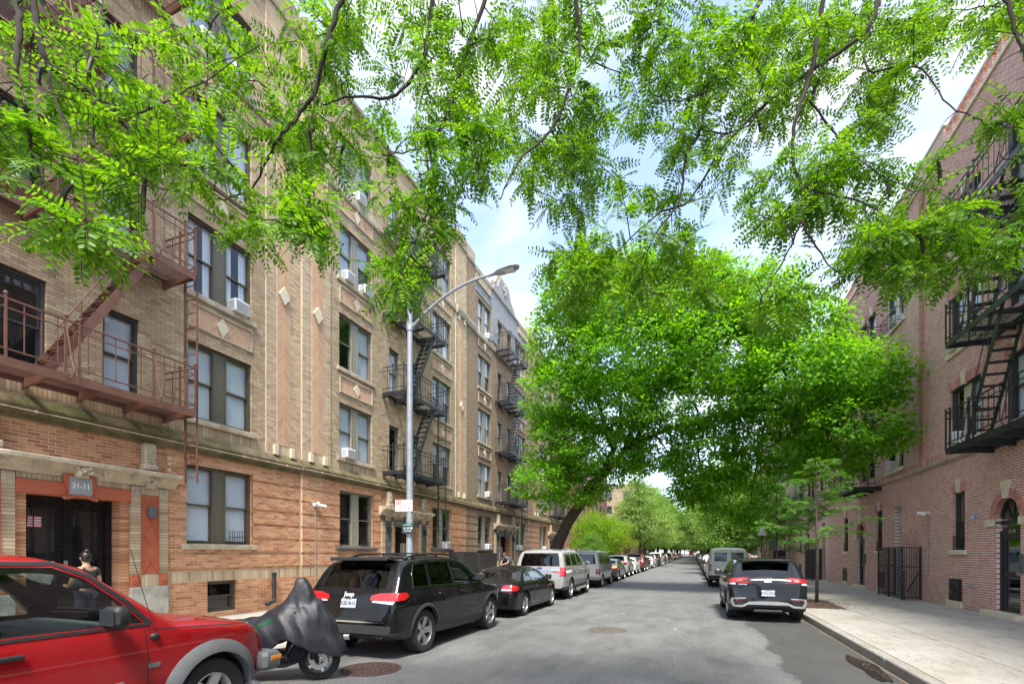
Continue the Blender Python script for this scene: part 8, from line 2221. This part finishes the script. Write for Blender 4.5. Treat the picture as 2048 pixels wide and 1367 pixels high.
FA = far_tree(-6.9, 68, 12.6, 5.0, L_FAR1, 'pale green cone shaped tree on the left before the distant trees', 1, cone=True)
FB = far_tree(-9.6, 51.5, 6.0, 3.4, L_YEL, 'low yellow green tree just past the last buff house', 2, ls=.18)
FC = far_tree(-9.5, 57.5, 4.6, 2.8, L_RUST, 'low rust tinged shrub like tree behind the yellow green one', 3, ls=.16)
FD = far_tree(3.9, 44, 8.5, 3.0, L_FAR2, 'mid green street tree on the right pavement beyond the young trees', 4)
FE_ = far_tree(-7.6, 84, 12.5, 4.8, L_FAR2, 'mid green street tree on the left behind the pale cone shaped one', 5)
def dup_tree(src, x, y, s, label, rz):
    c = copy_tree(src); c.location = (x, y, .1); c.scale = (s, s, s); c.rotation_euler = (0, 0, rz); c['label'] = label; return c
dup_tree(FD, 4.0, 56, 1.1, 'second mid green street tree on the right past the young trees', 1.0)
dup_tree(FA, 4.1, 69, .85, 'pale green tree on the right pavement facing the cone shaped one', 2.0)
k = 0
for yy in range(82, 330, 13):
    for sx, xx in ((-1, -7.6), (1, 4.2)):
        if sx < 0 and yy < 90: continue
        src = (FA, FE_, FD)[k % 3]; s = {0: 1.15, 1: 1.15, 2: 1.6}[k % 3] * rng.uniform(.95, 1.2) * (1 + max(0, yy - 120) / 500)
        c = dup_tree(src, xx + rng.uniform(-.5, .5), yy + rng.uniform(-2, 2), s, 'distant street tree in the %s row, about %d metres down the road' % ('left' if sx < 0 else 'right', round(yy, -1)), rng.uniform(0, 6)); c['group'] = 'distant trees of the %s pavement' % ('left' if sx < 0 else 'right'); k += 1
for q_, (xx, yy) in enumerate(((-6, 345), (0, 352), (6, 347), (-11, 340), (11, 341))): c = dup_tree((FE_, FD, FA)[q_ % 3], xx, yy, 1.2, 'distant tree closing the far end of the road', q_); c['group'] = 'distant trees closing the road'
dup_tree(FD, -9.4, 47.8, .42, 'small bush by the corner of the last buff house', 3.0)
# plants on the right roof edge
C, Nn = crown_points([((0, 0, .3), (.9, .4, .35)), ((1.6, .1, .25), (.6, .3, .3))], 60, .2)
rp = empty('roof_plant', 'yellow green plant growing on the red brick roof edge', 'plant', (7.35, 21.6, 14.55)); put('leaves', foliage(C, Nn, 14, .14, .12, L_YEL, 'leaves'), rp)
# yellow sign and lorry far away
tag(MB().prism([(-.4, 0), (0, .4), (.4, 0), (0, -.4)], -.02, .02).build('warning_sign', mat('sign yellow', (.8, .5, .02), .5, var=0), None, (2.95, 120, 4.3)), 'tiny yellow diamond sign far down the road', 'sign')
lr = empty('lorry', 'tiny red and white lorry at the far end of the road', 'lorry', (-1.6, 330, 0))
MB().bevbox(-1.2, 1.2, -4, 1.5, .9, 3.6, .1).build('box', mat('lorry red', (.5, .06, .06), .5), lr); MB().bevbox(-1.1, 1.1, 1.7, 3.4, .6, 2.9, .2).build('cab', M_SW, lr)
wm_ = MB().lathe([(.5, -.15), (.5, .15)], 16, M=Matrix.Rotation(PI / 2, 4, 'Y')).mesh('wheel', M_TYRE)
for sx in (-1, 1):
    for yy in (-3, 2.4): put('wheel', wm_, lr, (sx * 1.05, yy, .5))
